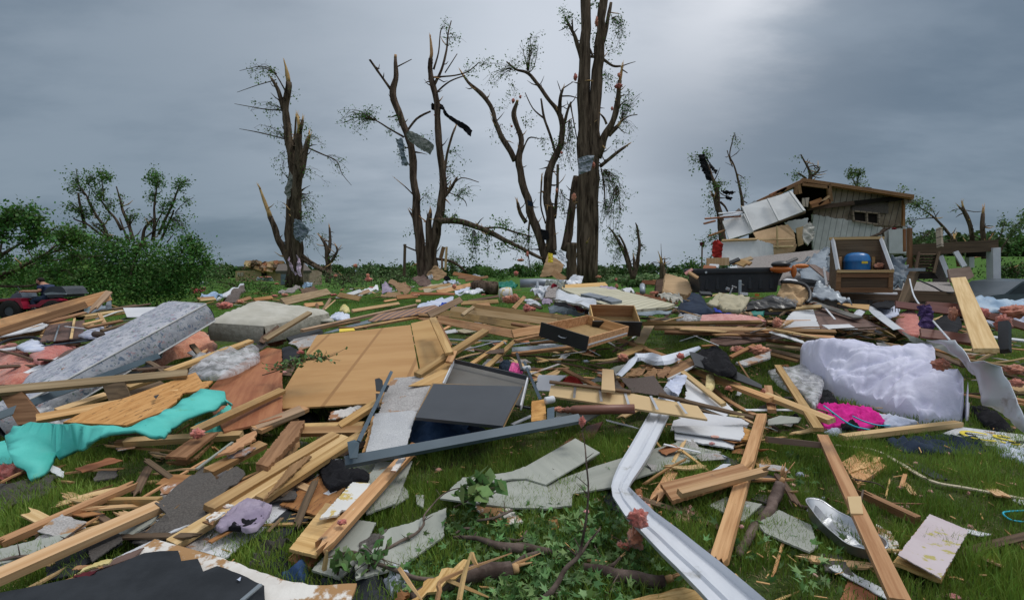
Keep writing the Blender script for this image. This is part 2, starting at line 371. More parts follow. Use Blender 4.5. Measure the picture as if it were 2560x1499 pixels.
def mesh_obj(name,verts,faces,mat,parent=None,M=None,smooth=False,mids=None):
 """verts in world space unless parent is given; M is the object's own frame"""
 me = bpy.data.meshes.new(name)
 if M is not None and parent is None:
  I = M.inverted(); verts = [I @ Vector(v) for v in verts]
 me.from_pydata([tuple(v) for v in verts],[],faces)
 for mm in (mat if isinstance(mat,(list,tuple)) else [mat]): me.materials.append(MATS[mm])
 if mids is not None: me.polygons.foreach_set('material_index', mids)
 if smooth: me.polygons.foreach_set('use_smooth', [True] * len(me.polygons))
 me.update()
 o = bpy.data.objects.new(name,me); COL.objects.link(o)
 if parent: o.parent = parent
 if M is not None and parent is None: o.matrix_world = M
 return o
def empty(name,label,cat,M,group=None):
 o = bpy.data.objects.new(name,None); COL.objects.link(o); o.empty_display_size = .2
 o.matrix_world = M if isinstance(M,Matrix) else MT(M)
 return tag(o,label,cat,group)
class MB:
 """collects simple shapes and links them as one mesh object"""
 def __init__(s): s.v = []; s.f = []; s.m = []
 def add(s,vs,fs,mi=0):
  b = len(s.v); s.v += [Vector(v) for v in vs]; s.f += [tuple(i + b for i in f) for f in fs]; s.m += [mi] * len(fs); return s
 def box(s,c,size,rot=(0,0,0),mi=0,taper=1.0,bev=.0):
  hx,hy,hz = size[0] / 2,size[1] / 2,size[2] / 2
  E = Euler(rot).to_matrix(); vs = []
  if bev:
   b = min(bev,hx * .9,hy * .9,hz * .9)
   prof = [(hx - b,-hy),(hx,-hy + b),(hx,hy - b),(hx - b,hy),(-hx + b,hy),(-hx,hy - b),(-hx,-hy + b),(-hx + b,-hy)]
   for z,k in ((-hz,1 - b / hx),(-hz + b,1),(hz - b,taper),(hz,taper * (1 - b / hx))):
    for x,y in prof: vs.append(E @ V3((x * k,y * k,z)) + Vector(c))
   fs = [tuple(range(7,-1,-1)),tuple(range(24,32))]
   for r in range(3):
    for i in range(8): fs.append((r * 8 + i,r * 8 + (i + 1) % 8,r * 8 + 8 + (i + 1) % 8,r * 8 + 8 + i))
   return s.add(vs,fs,mi)
  for z,k in ((-hz,1),(hz,taper)):
   for x,y in ((-hx,-hy),(hx,-hy),(hx,hy),(-hx,hy)): vs.append(E @ V3((x * k,y * k,z)) + Vector(c))
  return s.add(vs,[(3,2,1,0),(4,5,6,7),(0,1,5,4),(1,2,6,5),(2,3,7,6),(3,0,4,7)],mi)
 def tube(s,pts,rad,n=8,mi=0,cap=True,rough=.0,spike=0):
  pts = [Vector(p) for p in pts]; k = len(pts)
  if not isinstance(rad,(list,tuple)): rad = [rad] * k
  b = len(s.v); up = V3((0,0,1)); prev = None
  for i,p in enumerate(pts):
   t = (pts[min(i + 1,k - 1)] - pts[max(i - 1,0)])
   t = t.normalized() if t.length > 1e-9 else up
   if prev is None:
    a = t.cross(up if abs(t.z) < .9 else V3((1,0,0))).normalized()
   else:
    a = prev - t * prev.dot(t); a = a.normalized() if a.length > 1e-6 else t.orthogonal().normalized()
   prev = a; c = t.cross(a)
   for j in range(n):
    th = 2 * math.pi * j / n; r = rad[i]
    if rough: r *= 1 + rough * nz3(V3((math.cos(th) * 1.6,math.sin(th) * 1.6,0)) + p * 1.7)
    s.v.append(p + (a * math.cos(th) + c * math.sin(th)) * r)
   if i:
    for j in range(n):
     q = b + (i - 1) * n; s.f.append((q + j,q + (j + 1) % n,q + n + (j + 1) % n,q + n + j)); s.m.append(mi)
  if cap:
   s.f.append(tuple(b + j for j in range(n - 1,-1,-1))); s.m.append(mi)
   e = b + (k - 1) * n
   s.f.append(tuple(e + j for j in range(n))); s.m.append(mi)
  return s
 def lathe(s,o,prof,n=20,mi=0,axis=(0,0,1)):
  Mx = frame(o,Vector(axis).orthogonal(),axis); b = len(s.v)
  for z,r in prof:
   for j in range(n):
    th = 2 * math.pi * j / n; s.v.append(Mx @ V3((r * math.cos(th),r * math.sin(th),z)))
  for i in range(len(prof) - 1):
   for j in range(n): s.f.append((b + i * n + j,b + i * n + (j + 1) % n,b + (i + 1) * n + (j + 1) % n,b + (i + 1) * n + j)); s.m.append(mi)
  return s
 def prism(s,poly,z0,z1,M=None,mi=0):
  k = len(poly); vs = [V3((x,y,z0)) for x,y in poly] + [V3((x,y,z1)) for x,y in poly]
  if M: vs = [M @ v for v in vs]
  fs = [tuple(range(k - 1,-1,-1)),tuple(range(k,2 * k))] + [(i,(i + 1) % k,k + (i + 1) % k,k + i) for i in range(k)]
  return s.add(vs,fs,mi)
 def ell(s,c,r,rot=None,mi=0,n=12,m=8,nz=.0,fr=3.0,seed=0):
  b = len(s.v); E = rot or Matrix.Identity(3)
  for i in range(m + 1):
   ph = math.pi * i / m
   for j in range(n):
    th = 2 * math.pi * j / n
    d = V3((math.sin(ph) * math.cos(th),math.sin(ph) * math.sin(th),math.cos(ph)))
    k = 1 + (nz * noise.fractal(d * fr + V3((seed,seed * 2.3,0)),.9,2.1,4) if nz else 0)
    s.v.append(E @ V3((d.x * r[0] * k,d.y * r[1] * k,d.z * r[2] * k)) + Vector(c))
  for i in range(m):
   for j in range(n): s.f.append((b + i * n + j,b + (i + 1) * n + j,b + (i + 1) * n + (j + 1) % n,b + i * n + (j + 1) % n)); s.m.append(mi)
  return s
 def build(s,name,mat,parent=None,M=None,smooth=False):
  return mesh_obj(name,s.v,s.f,mat,parent,M,smooth,s.m)
# --- a beam, plank or strip between two points; w lies flat, tilt turns it on edge
def board_geo(Lx,w,t,end='', nseg=8,bend=.0,seed=0):
 r = random.Random(seed); cols = 7; vs = []; fs = []
 long = .10 + w * .9
 offs = {}
 for e in (0,1):
  rag = ('l' in end and e == 0) or ('r' in end and e == 1)
  offs[e] = [(r.uniform(-.2,1) * long * (1 if j % 2 else .35) if rag else r.uniform(-.003,.003)) for j in range(cols)]
 xs = [i / nseg for i in range(nseg + 1)]
 for i,u in enumerate(xs):
  z = bend * (4 * u * (1 - u))
  for side in (1,-1):
   for j in range(cols):
    y = (j / (cols - 1) - .5) * w
    x = (u - .5) * Lx
    if i == 0: x -= offs[0][j] * (1 if side > 0 else .7)
    if i == nseg: x += offs[1][j] * (1 if side > 0 else .7)
    vs.append((x,y,z + side * t / 2))
 C = cols * 2
 for i in range(nseg):
  a = i * C; b = a + C
  for j in range(cols - 1):
   fs.append((a + j,b + j,b + j + 1,a + j + 1)); k = cols
   fs.append((a + k + j,a + k + j + 1,b + k + j + 1,b + k + j))
  fs.append((a,a + cols,b + cols,b)); fs.append((a + cols - 1,b + cols - 1,b + C - 1,a + C - 1))
 for i,fl in ((0,False),(nseg * C,True)):
  for j in range(cols - 1):
   q = (i + j,i + j + 1,i + cols + j + 1,i + cols + j); fs.append(q[::-1] if fl else q)
 return vs,fs
USED = {}
def B(x1,y1,q1,x2,y2,q2,w,t,mat,label,tilt=0,end='', name='lumber_board', cat='lumber', bend=0,group=None,parent=None):
 a = P(x1,y1,q1); b = P(x2,y2,q2); d = b - a; k = len(bpy.data.objects) % 7
 if mat == 'pine' and k in (2,5): mat = ('pine_pale','pine_worn')[k == 5]
 M = frame((a + b) / 2,d) @ Matrix.Rotation(R(tilt),4,'X')
 vs,fs = board_geo(d.length,w,t,end,max(4,int(d.length / .25)),bend,len(bpy.data.objects))
 # the upper face carries the pixel line, so the beam hangs below it
 me = mesh_obj(name,vs,fs,mat)
 if parent: me.parent = parent; me.matrix_world = M; return me
 me.matrix_world = M
 return tag(me,label,cat,group)
def resample(pts,step,rag,seed,edges=None):
 """outline with ragged edges; pts are 3D, returns denser 3D outline"""
 r = random.Random(seed); outp = []; k = len(pts)
 c = sum(pts,Vector()) / k
 nrm = Vector()
 for i in range(k): nrm += (pts[i] - c).cross(pts[(i + 1) % k] - c)
 nrm = nrm.normalized() if nrm.length > 1e-9 else V3((0,0,1))
 for i in range(k):
  a,b = pts[i],pts[(i + 1) % k]; Ld = (b - a).length; m = max(1,int(Ld / step))
  side = (b - a).cross(nrm); side = side.normalized() if side.length > 1e-9 else side
  g = rag if (edges is None or i in edges) else 0
  for j in range(m):
   u = j / m; p = a.lerp(b,u)
   if g and j:
    s = nz3(V3((i * 9.1 + seed,u * Ld / step * .45,1))) + .6 * r.uniform(-1,1)
    p = p + side * g * s + (b - a).normalized() * r.uniform(-.2,.2) * step
   outp.append(p)
 return outp,nrm,c
def PN(pts,t,mat,label,rag=.0,edges=None,name='panel', cat='panel', step=None,sag=.0,curl=None,group=None,parent=None,q=None,wav=.0,smooth=False):
 """a sheet or panel given by its corners (crop x, y, height-or-distance)"""
 if mat == 'sage': pts = [(x,y,h + .045) for x,y,h in pts]      # siding lies on top of the grass
 W3 = [P(*(p if len(p) == 3 else (*p,q))) for p in pts]
 seed = len(bpy.data.objects) % 97
 per = sum((W3[i] - W3[i - 1]).length for i in range(len(W3)))
 if (sag or wav or curl) and not step: step = max(per / 60,.03)
 if rag and not step: step = max(min(rag * 1.6,per / 30),per / 160)
 o3,nrm,c = resample(W3,step or 1e9,rag,seed,edges)
 if nrm.z < 0 or (abs(nrm.z) < .15 and nrm.y > 0): nrm = -nrm
 M = frame(c,W3[1] - W3[0],nrm); I = M.inverted()
 L3 = [I @ p for p in o3]
 flat = [V3((p.x,p.y)) for p in L3]; nb = len(flat)
 extra = []
 if sag or wav or curl:
  xs = [p.x for p in flat]; ys = [p.y for p in flat]; g = max((max(xs) - min(xs)),(max(ys) - min(ys))) / 16
  x = min(xs) + g / 2
  while x < max(xs):
   y = min(ys) + g / 2
   while y < max(ys):
    if inside((x,y),flat): extra.append(V3((x,y)))
    y += g
   x += g
 vin = flat + extra
 ov,oe,of,*_ = delaunay_2d_cdt(vin,[(i,(i + 1) % nb) for i in range(nb)],[],2,1e-5)
 # height of each vertex: outline z where it belongs to the outline, smooth blend elsewhere
 xs = [p.x for p in flat]; ys = [p.y for p in flat]; sx = max(xs) - min(xs) or 1; sy = max(ys) - min(ys) or 1
 zo = np.array([p.z for p in L3]); fo = np.array([[p.x,p.y] for p in flat])
 def zat(p):
  d2 = (fo[:,0] - p[0]) ** 2 + (fo[:,1] - p[1]) ** 2 + 1e-8; w = 1 / d2
  z = float((w * zo).sum() / w.sum()) if np.ptp(zo) > 1e-4 else float(zo[0])
  u,v = (p[0] - min(xs)) / sx,(p[1] - min(ys)) / sy
  z += sag * 4 * u * (1 - u)
  if curl: z += curl * (max(0,v - .5) * 2) ** 2
  if wav: z += wav * nz3(V3((p[0] * 5 / max(sx,.2),p[1] * 5 / max(sx,.2),seed))) + wav * .5 * nz3(V3((p[0] * 13 / max(sx,.2),p[1] * 13 / max(sx,.2),seed)))
  return z
 top = [V3((p[0],p[1],zat(p))) for p in ov]; n0 = len(top)
 bot = [v - V3((0,0,t)) for v in top]
 fs = []
 cnt = {}
 for f in of:
  f = tuple(f)
  ar = sum(ov[f[i]][0] * ov[f[(i + 1) % len(f)]][1] - ov[f[(i + 1) % len(f)]][0] * ov[f[i]][1] for i in range(len(f)))
  if ar < 0: f = f[::-1]
  fs.append(f)
  for i in range(len(f)): cnt[(f[i],f[(i + 1) % len(f)])] = 1
 mids = [0] * len(fs); fb = [tuple(i + n0 for i in f[::-1]) for f in fs]; mids += [0] * len(fb); fs2 = fs + fb
 for (i,j) in cnt:
  if (j,i) not in cnt: fs2.append((i,i + n0,j + n0,j)); mids.append(0)
 o = mesh_obj(name,[M @ v for v in top + bot],fs2,mat,None,M,smooth,mids)
 if parent: Mw = o.matrix_world.copy(); o.parent = parent; o.matrix_parent_inverse = parent.matrix_world.inverted(); return o
 return tag(o,label,cat,group)
def inside(p,poly):
 c = False; x,y = p; k = len(poly)
 for i in range(k):
  a = poly[i]; b = poly[i - 1]
  if (a[1] > y) != (b[1] > y) and x < (b[0] - a[0]) * (y - a[1]) / (b[1] - a[1]) + a[0]: c = not c
 return c
def HEAP(pts,h,mound,mat,label,fold=.03,fr=4.0,name='cloth', cat='clothing', res=22,group=None,soft=.35,rag=.02,warp=(1,1),parent=None,base=None):
 """crumpled soft thing: outline in crop pixels at height h, rising by mound"""
 W3 = [P(p[0],p[1],p[2] if len(p) > 2 else h) for p in pts]; seed = len(bpy.data.objects) % 89 + 1
 per = sum((W3[i] - W3[i - 1]).length for i in range(len(W3)))
 o3,nrm,c = resample(W3,per / 60,rag * per / 12,seed)
 flat = [V3((p.x,p.y)) for p in o3]; nb = len(flat)
 xs = [p.x for p in flat]; ys = [p.y for p in flat]; sx,sy = max(xs) - min(xs),max(ys) - min(ys)
 g = max(sx,sy) / res; g2 = min(g,min(sx,sy) / 16); extra = []
 x = min(xs)
 r = random.Random(seed)
 while x < max(xs):
  y = min(ys)
  while y < max(ys):
   q = (x + r.uniform(-.3,.3) * g2,y + r.uniform(-.3,.3) * g2)
   if inside(q,flat): extra.append(Vector(q))
   y += g2
  x += g2
 ov,oe,of,*_ = delaunay_2d_cdt(flat + extra,[(i,(i + 1) % nb) for i in range(nb)],[],2,1e-5)
 fo = np.array([[p.x,p.y] for p in flat]); S = soft * min(sx,sy); zo = np.array([p.z for p in o3]); vary = np.ptp(zo) > .01
 vs = []
 for p in ov:
  d2 = ((fo - np.array([p[0],p[1]])) ** 2).sum(1); k = min(1,math.sqrt(float(d2.min())) / S) if S else 1; k = math.sin(k * math.pi / 2)
  zb = float((zo / (d2 + 1e-4)).sum() / (1 / (d2 + 1e-4)).sum()) if vary else h
  q = V3((p[0] * fr * warp[0],p[1] * fr * warp[1],seed * 3.1))
  wq = q + V3((nz3(q * .7),nz3(q * .7 + V3((5,5,5))),0)) * 1.6
  rid = 1 - min(1,abs(nz3(wq)) * 3.2) ** .7 * 1.6; rid2 = 1 - min(1,abs(nz3(wq * 2.1 + V3((3,1,2)))) * 3) ** .7 * 1.6
  if mat in ('duvet','pink','cream_cloth'): rid,rid2 = .5 - rid,(.5 - rid2) * .6
  z = zb + mound * k * (.72 + .6 * nz3(q * .45)) + fold * min(1,k * 3 + .15) * (rid * .8 + rid2 * .42)
  if mat == 'duvet':                    # stitched quilting in diamonds
   for s in ((p[0] + p[1] * .8) % .46,(p[0] - p[1] * .8) % .46): z -= .022 * math.exp(-((s - .23) / .018) ** 2)
  vs.append(V3((p[0],p[1],max(.012,z))))
 n0 = len(vs); M = MT(V3((c.x,c.y,h)))
 fs = []; cnt = {}
 for f in of:
  f = tuple(f)
  ar = sum(ov[f[i]][0] * ov[f[(i + 1) % 3]][1] - ov[f[(i + 1) % 3]][0] * ov[f[i]][1] for i in range(3))
  if ar < 0: f = f[::-1]
  fs.append(f)
  for i in range(3): cnt[(f[i],f[(i + 1) % 3])] = 1
 # skirt closes the rim down to what it lies on
 rim = {}
 for (i,j) in list(cnt):
  if (j,i) not in cnt:
   for q in (i,j):
    if q not in rim: rim[q] = len(vs); vs.append(V3((vs[q].x,vs[q].y,max(.004,vs[q].z - .012 - fold * .6 - (zo.max() - zo.min())))))
   fs.append((i,rim[i],rim[j],j))
 o = mesh_obj(name,vs,fs,mat,None,M,True)
 return tag(o,label,cat,group)
def BLOB(x,y,rx,ry,q,mat,label,nz=.45,name='insulation', cat='insulation', depth=.7,n=30,rot=0,group=None,fr=2.2,parent=None):
 c = P(x,y,q); d = c.y; m = MPP(d) * (.72 if q > 25 else 1)
 s = len(bpy.data.objects) % 71 + 1
 mb = MB(); E = Matrix.Rotation(R(rot),3,'Y')
 mb.ell((0,0,0),(rx * m * .85,max(rx,ry) * m * depth,ry * m * .85),E,0,n,int(n * .6),nz,fr,s)
 # push the surface about so it reads as torn wool
 for i,v in enumerate(mb.v):
  k = 1 + .30 * nz3(v.normalized() * 7 + V3((s,0,0))) + .22 * nz3(v.normalized() * 15 + V3((0,s,0))) if v.length else 1
  mb.v[i] = v * k + c
 o = mb.build(name,mat,None,MT(c),True)
 if parent: o.parent = parent; o.matrix_parent_inverse = parent.matrix_world.inverted(); return o
 return tag(o,label,cat,group)
def TUBE(pts,rad,mat,label,name='pipe', cat='pipe', n=8,rough=0,group=None,sub=4,jit=0):
 p3 = [P(*p) for p in pts]; p3,rr = smooth_path(p3,rad if isinstance(rad,list) else [rad] * len(p3),sub)
 if jit:
  p3 = [p + V3((nz3(p * 6),nz3(p * 6 + V3((9,0,0))),nz3(p * 6 + V3((0,9,0))))) * jit for p in p3]
 mb = MB(); mb.tube(p3,rr,n,rough=rough)
 return tag(mb.build(name,mat,None,MT(p3[0]),True),label,cat,group)
def smooth_path(p,r,sub=4):
 if sub <= 1 or len(p) < 3: return p,r
 o = []; ro = []
 for i in range(len(p) - 1):
  p0,p1,p2,p3 = p[max(i - 1,0)],p[i],p[i + 1],p[min(i + 2,len(p) - 1)]
  for k in range(sub):
   t = k / sub
   o.append(.5 * ((2 * p1) + (p2 - p0) * t + (2 * p0 - 5 * p1 + 4 * p2 - p3) * t * t + (3 * p1 - p0 - 3 * p2 + p3) * t ** 3))
   ro.append(r[i] + (r[i + 1] - r[i]) * t)
 o.append(p[-1]); ro.append(r[-1])
 return o,ro
def STRIP(pts,w,t,mat,label,name='trim_strip', cat='trim', side=None,group=None,ridge=0,sub=5,prof=None):
 """bent strip or folded sheet: a cross-section swept along a path; side = per-point cross direction"""
 p3 = [P(*p) for p in pts]; k = len(p3)
 ws = w if isinstance(w,list) else [w] * k
 sd = [Vector(s) for s in side] if side else None
 p2,ws2 = smooth_path(p3,ws,sub)
 if sd: s2,_ = smooth_path(sd,[.0] * k,sub)
 prof = prof or [(-.5,0),(-.17,ridge),(.17,ridge * .6),(.5,0)]
 mb = MB(); n = len(p2); m = len(prof); vs = []
 for i,p in enumerate(p2):
  tg = (p2[min(i + 1,n - 1)] - p2[max(i - 1,0)]).normalized()
  s = s2[i].normalized() if sd else tg.cross(V3((0,0,1)))
  s = (s - tg * s.dot(tg)).normalized(); u = s.cross(tg).normalized()
  if u.z < 0: u = -u
  for a,b in prof: vs.append(p + s * a * ws2[i] + u * b * ws2[i])
  for a,b in prof: vs.append(p + s * a * ws2[i] + u * (b * ws2[i] - t))
 fs = []; C = 2 * m
 for i in range(n - 1):
  a = i * C; b = a + C
  for j in range(m - 1):
   fs.append((a + j,a + j + 1,b + j + 1,b + j)); fs.append((a + m + j,b + m + j,b + m + j + 1,a + m + j + 1))
  fs.append((a,b,b + m,a + m)); fs.append((a + m - 1,a + C - 1,b + C - 1,b + m - 1))
 for e in (0,(n - 1) * C):
  for j in range(m - 1): fs.append((e + j,e + m + j,e + m + j + 1,e + j + 1))
 mb.add(vs,fs)
 return tag(mb.build(name,mat,None,frame(p3[0],p3[-1] - p3[0]),False),label,cat,group)
def soup(name,V,Fn,mat,rnds=None,smooth=False,parent=None):
 """fast mesh from numpy arrays: V (n,3), Fn faces of equal size (m,k), rnds per-vertex (n,2)"""
 me = bpy.data.meshes.new(name); k = Fn.shape[1]
 me.vertices.add(len(V)); me.vertices.foreach_set('co', V.astype(np.float32).ravel())
 me.loops.add(Fn.size); me.loops.foreach_set('vertex_index', Fn.astype(np.int32).ravel())
 me.polygons.add(len(Fn)); me.polygons.foreach_set('loop_start', np.arange(0,Fn.size,k,dtype=np.int32))
 me.polygons.foreach_set('loop_total', np.full(len(Fn),k,dtype=np.int32))
 if rnds is not None:
  at = me.attributes.new('rnd','FLOAT_COLOR','POINT')
  c = np.ones((len(V),4),np.float32); c[:,0] = rnds[:,0]; c[:,1] = rnds[:,1]; c[:,2] = rnds[:,0]
  at.data.foreach_set('color', c.ravel())
 me.materials.append(MATS[mat]); me.update(calc_edges=True); me.validate()
 if smooth: me.polygons.foreach_set('use_smooth', [True] * len(me.polygons))
 o = bpy.data.objects.new(name,me); COL.objects.link(o)
 if parent: o.parent = parent; o.matrix_parent_inverse = parent.matrix_world.inverted()
 return o
nr = np.random.default_rng(5)
def leaf_cards(C,size,shade=None,up=.3):
 """leaf-shaped quads at centres C (n,3)"""
 n = len(C); a = nr.normal(size=(n,3)); a /= np.linalg.norm(a,axis=1)[:,None]
 b = nr.normal(size=(n,3)); b[:,2] *= .5; b -= a * (a * b).sum(1)[:,None]; b /= np.linalg.norm(b,axis=1)[:,None] + 1e-9
 s = size * nr.uniform(.55,1.35,(n,1))
 V = np.empty((n,4,3)); V[:,0] = C - a * s * .5; V[:,1] = C + b * s * .32 - a * s * .02; V[:,2] = C + a * s * .5; V[:,3] = C - b * s * .32 + a * s * .02
 F = np.arange(n * 4).reshape(n,4)
 r = nr.uniform(0,1,(n,2)) if shade is None else np.stack([np.clip(shade + nr.normal(0,.14,n),0,1),nr.uniform(0,1,n)],1)
 return V.reshape(-1,3),F,np.repeat(r,4,0)
# --ground, grass, far land
def land():
 # one sheet, finer near the viewer, rising into hills on the right far away
 m,t,p,o = node_mat('ground'); n = t.nodes; l = t.links
 tcn = n.new('ShaderNodeTexCoord')
 def noi(s,det=6):
  x = n.new('ShaderNodeTexNoise'); x.inputs['Scale'].default_value = s; x.inputs['Detail'].default_value = det
  x.inputs['Roughness'].default_value = .65; l.new(tcn.outputs['Object'],x.inputs['Vector']); return x.outputs[0]
 def rg(v,a,b,c=0,d=1):
  x = n.new('ShaderNodeMapRange'); l.new(v,x.inputs[0])
  for i,q in enumerate((a,b,c,d)): x.inputs[i + 1].default_value = q
  return x.outputs[0]
 def mx(f,a,b):
  x = n.new('ShaderNodeMix'); x.data_type = 'RGBA'
  for s,v in ((x.inputs[0],f),(x.inputs[6],a),(x.inputs[7],b)):
   if hasattr(v,'links'): l.new(v,s)
   else: s.default_value = (*v,1)
  return x.outputs[2]
 c = mx(rg(noi(18),.35,.65),(.038,.055,.018),(.075,.115,.030))
 c = mx(rg(noi(3.1),.52,.70),c,(.090,.072,.042))
 sx = n.new('ShaderNodeSeparateXYZ'); l.new(tcn.outputs['Object'],sx.inputs[0])
 farc = mx(rg(noi(.35),.35,.65),(.045,.110,.016),(.075,.150,.026))
 c = mx(rg(sx.outputs[1],11,22),c,farc)
 l.new(c,p.inputs['Base Color']); p.inputs['Roughness'].default_value = 1; p.inputs['Specular IOR Level'].default_value = .1
 b = n.new('ShaderNodeBump'); b.inputs['Strength'].default_value = .8; b.inputs['Distance'].default_value = .03
 l.new(noi(40),b.inputs['Height']); l.new(b.outputs[0],p.inputs['Normal'])
 MATS['ground'] = m
 ys = np.concatenate([np.linspace(-4,30,100),np.geomspace(31,900,60)]); ks = np.linspace(-1.6,1.6,90)
 V = []; 
 for y in ys:
  hw = max(8,abs(y) * 1) + 4
  for k in ks: V.append((k * hw,y,gz(k * hw,y)))
 V = np.array(V); nx,ny = len(ks),len(ys)
 F = np.array([(j * nx + i,j * nx + i + 1,(j + 1) * nx + i + 1,(j + 1) * nx + i) for j in range(ny - 1) for i in range(nx - 1)])
 o = soup('ground', V,F,'ground', smooth=True); tag(o,kind='structure')
def gz(x,y):
 z = .02 * nz3(V3((x * .5,y * .5,0))) if y < 60 else 0
 if y > 60:
  k = min(1,(y - 60) / 160); s = min(1,max(0,(x / y - .62) / .22)); s = s * s * (3 - 2 * s)
  z += s * k * (9 + 3.0 * nz3(V3((x * .01,y * .01,4))))
 return z
land()
def grass():
 def field(n,y0,y1,hmin,hmax,wmin,wmax,seed,name,mat,label,straw=0):
  g = np.random.default_rng(seed)
  # uniform over the wedge in view
  y = np.sqrt(g.uniform(y0 ** 2,y1 ** 2,n)); x = g.uniform(-1.1,1.3,n) * y
  cl = np.array([nz3(V3((a * 1.7,b * 1.7,2.2))) + .5 * nz3(V3((a * 5,b * 5,7))) for a,b in zip(x,y)])
  keep = cl > g.uniform(-.75,.05,n) if not straw else cl < g.uniform(-.2,.35,n)
  x,y,cl = x[keep],y[keep],cl[keep]; n = len(x)
  h = g.uniform(hmin,hmax,n) * (1 + .7 * np.clip(cl,-.5,.8)); w = g.uniform(wmin,wmax,n)
  th = g.uniform(0,2 * np.pi,n); lean = g.uniform(.05,.75,n) * h; ph = g.uniform(0,2 * np.pi,n)
  if straw: lean = h * g.uniform(1.0,3.0,n); h = h * .35
  dx,dy = np.cos(th) * w / 2,np.sin(th) * w / 2; lx,ly = np.cos(ph) * lean,np.sin(ph) * lean
  V = np.zeros((n,5,3))
  V[:,0] = np.stack([x - dx,y - dy,0 * x - .01],1); V[:,1] = np.stack([x + dx,y + dy,0 * x - .01],1)
  V[:,2] = np.stack([x + dx * .8 + lx * .35,y + dy * .8 + ly * .35,h * .62],1)
  V[:,3] = np.stack([x - dx * .8 + lx * .35,y - dy * .8 + ly * .35,h * .62],1)
  V[:,4] = np.stack([x + lx,y + ly,h],1)
  b = (np.arange(n) * 5)[:,None]
  F = np.concatenate([b + np.array([0,1,2]),b + np.array([0,2,3]),b + np.array([3,2,4])])
  r = np.stack([np.clip(.5 + .35 * cl + g.normal(0,.18,n),0,1),g.uniform(0,1,n)],1)
  o = soup(name,V.reshape(-1,3),F,mat,np.repeat(r,5,0)); return tag(o,label,'grass', kind='stuff')
 field(175000,2.0,5.2,.03,.115,.003,.0065,1,'grass','blade','green lawn grass in the foreground under the wreckage')
 field(140000,5.2,12,.04,.085,.006,.011,2,'grass','blade','green lawn grass among the middle debris')
 field(105000,12,45,.03,.07,.015,.04,3,'grass','blade','short green lawn grass beyond the debris towards the trees')
 field(60000,2.0,9,.03,.08,.002,.004,4,'dry_grass','straw','dry flattened grass stalks between the green blades', 1)
grass()
# --far tree lines and wooded hill
def far_wood(name,label,x0,x1,y0,y1,hmin,hmax,nn_,size,seed,mat='leaf_dark'):
 g = np.random.default_rng(seed); C = []; S = []
 for i in range(nn_):
  y = g.uniform(y0,y1); x = g.uniform(x0,x1) * y; h = g.uniform(hmin,hmax); z0 = gz(x,y); w = h * g.uniform(.5,.9)
  k = int(90)
  a = g.normal(size=(k,3)); a /= np.linalg.norm(a,axis=1)[:,None]; a *= g.uniform(.55,1,(k,1))
  q = np.stack([x + a[:,0] * w,y + a[:,1] * w,z0 + h * .5 + a[:,2] * h * .5],1); C.append(q); S.append(np.full(k,g.uniform(.15,.8)))
 C = np.concatenate(C); S = np.concatenate(S)
 V,F,r = leaf_cards(C,size,S)
 return tag(soup(name,V,F,mat,r),label,'woodland', kind='stuff')
far_wood('far_woodland','low dark green line of trees far off on the level horizon', -.95,.60,170,260,3.0,5.5,300,1.7,11)
far_wood('hillside_woodland','dense dark woodland covering the low hill on the right', .66,1.2,200,290,6,11,330,2.4,12)
far_wood('scrub_belt','belt of pale green scrub in the field behind the tall trees', .10,.50,60,110,.8,1.8,170,.5,13,'leaf_sparse')
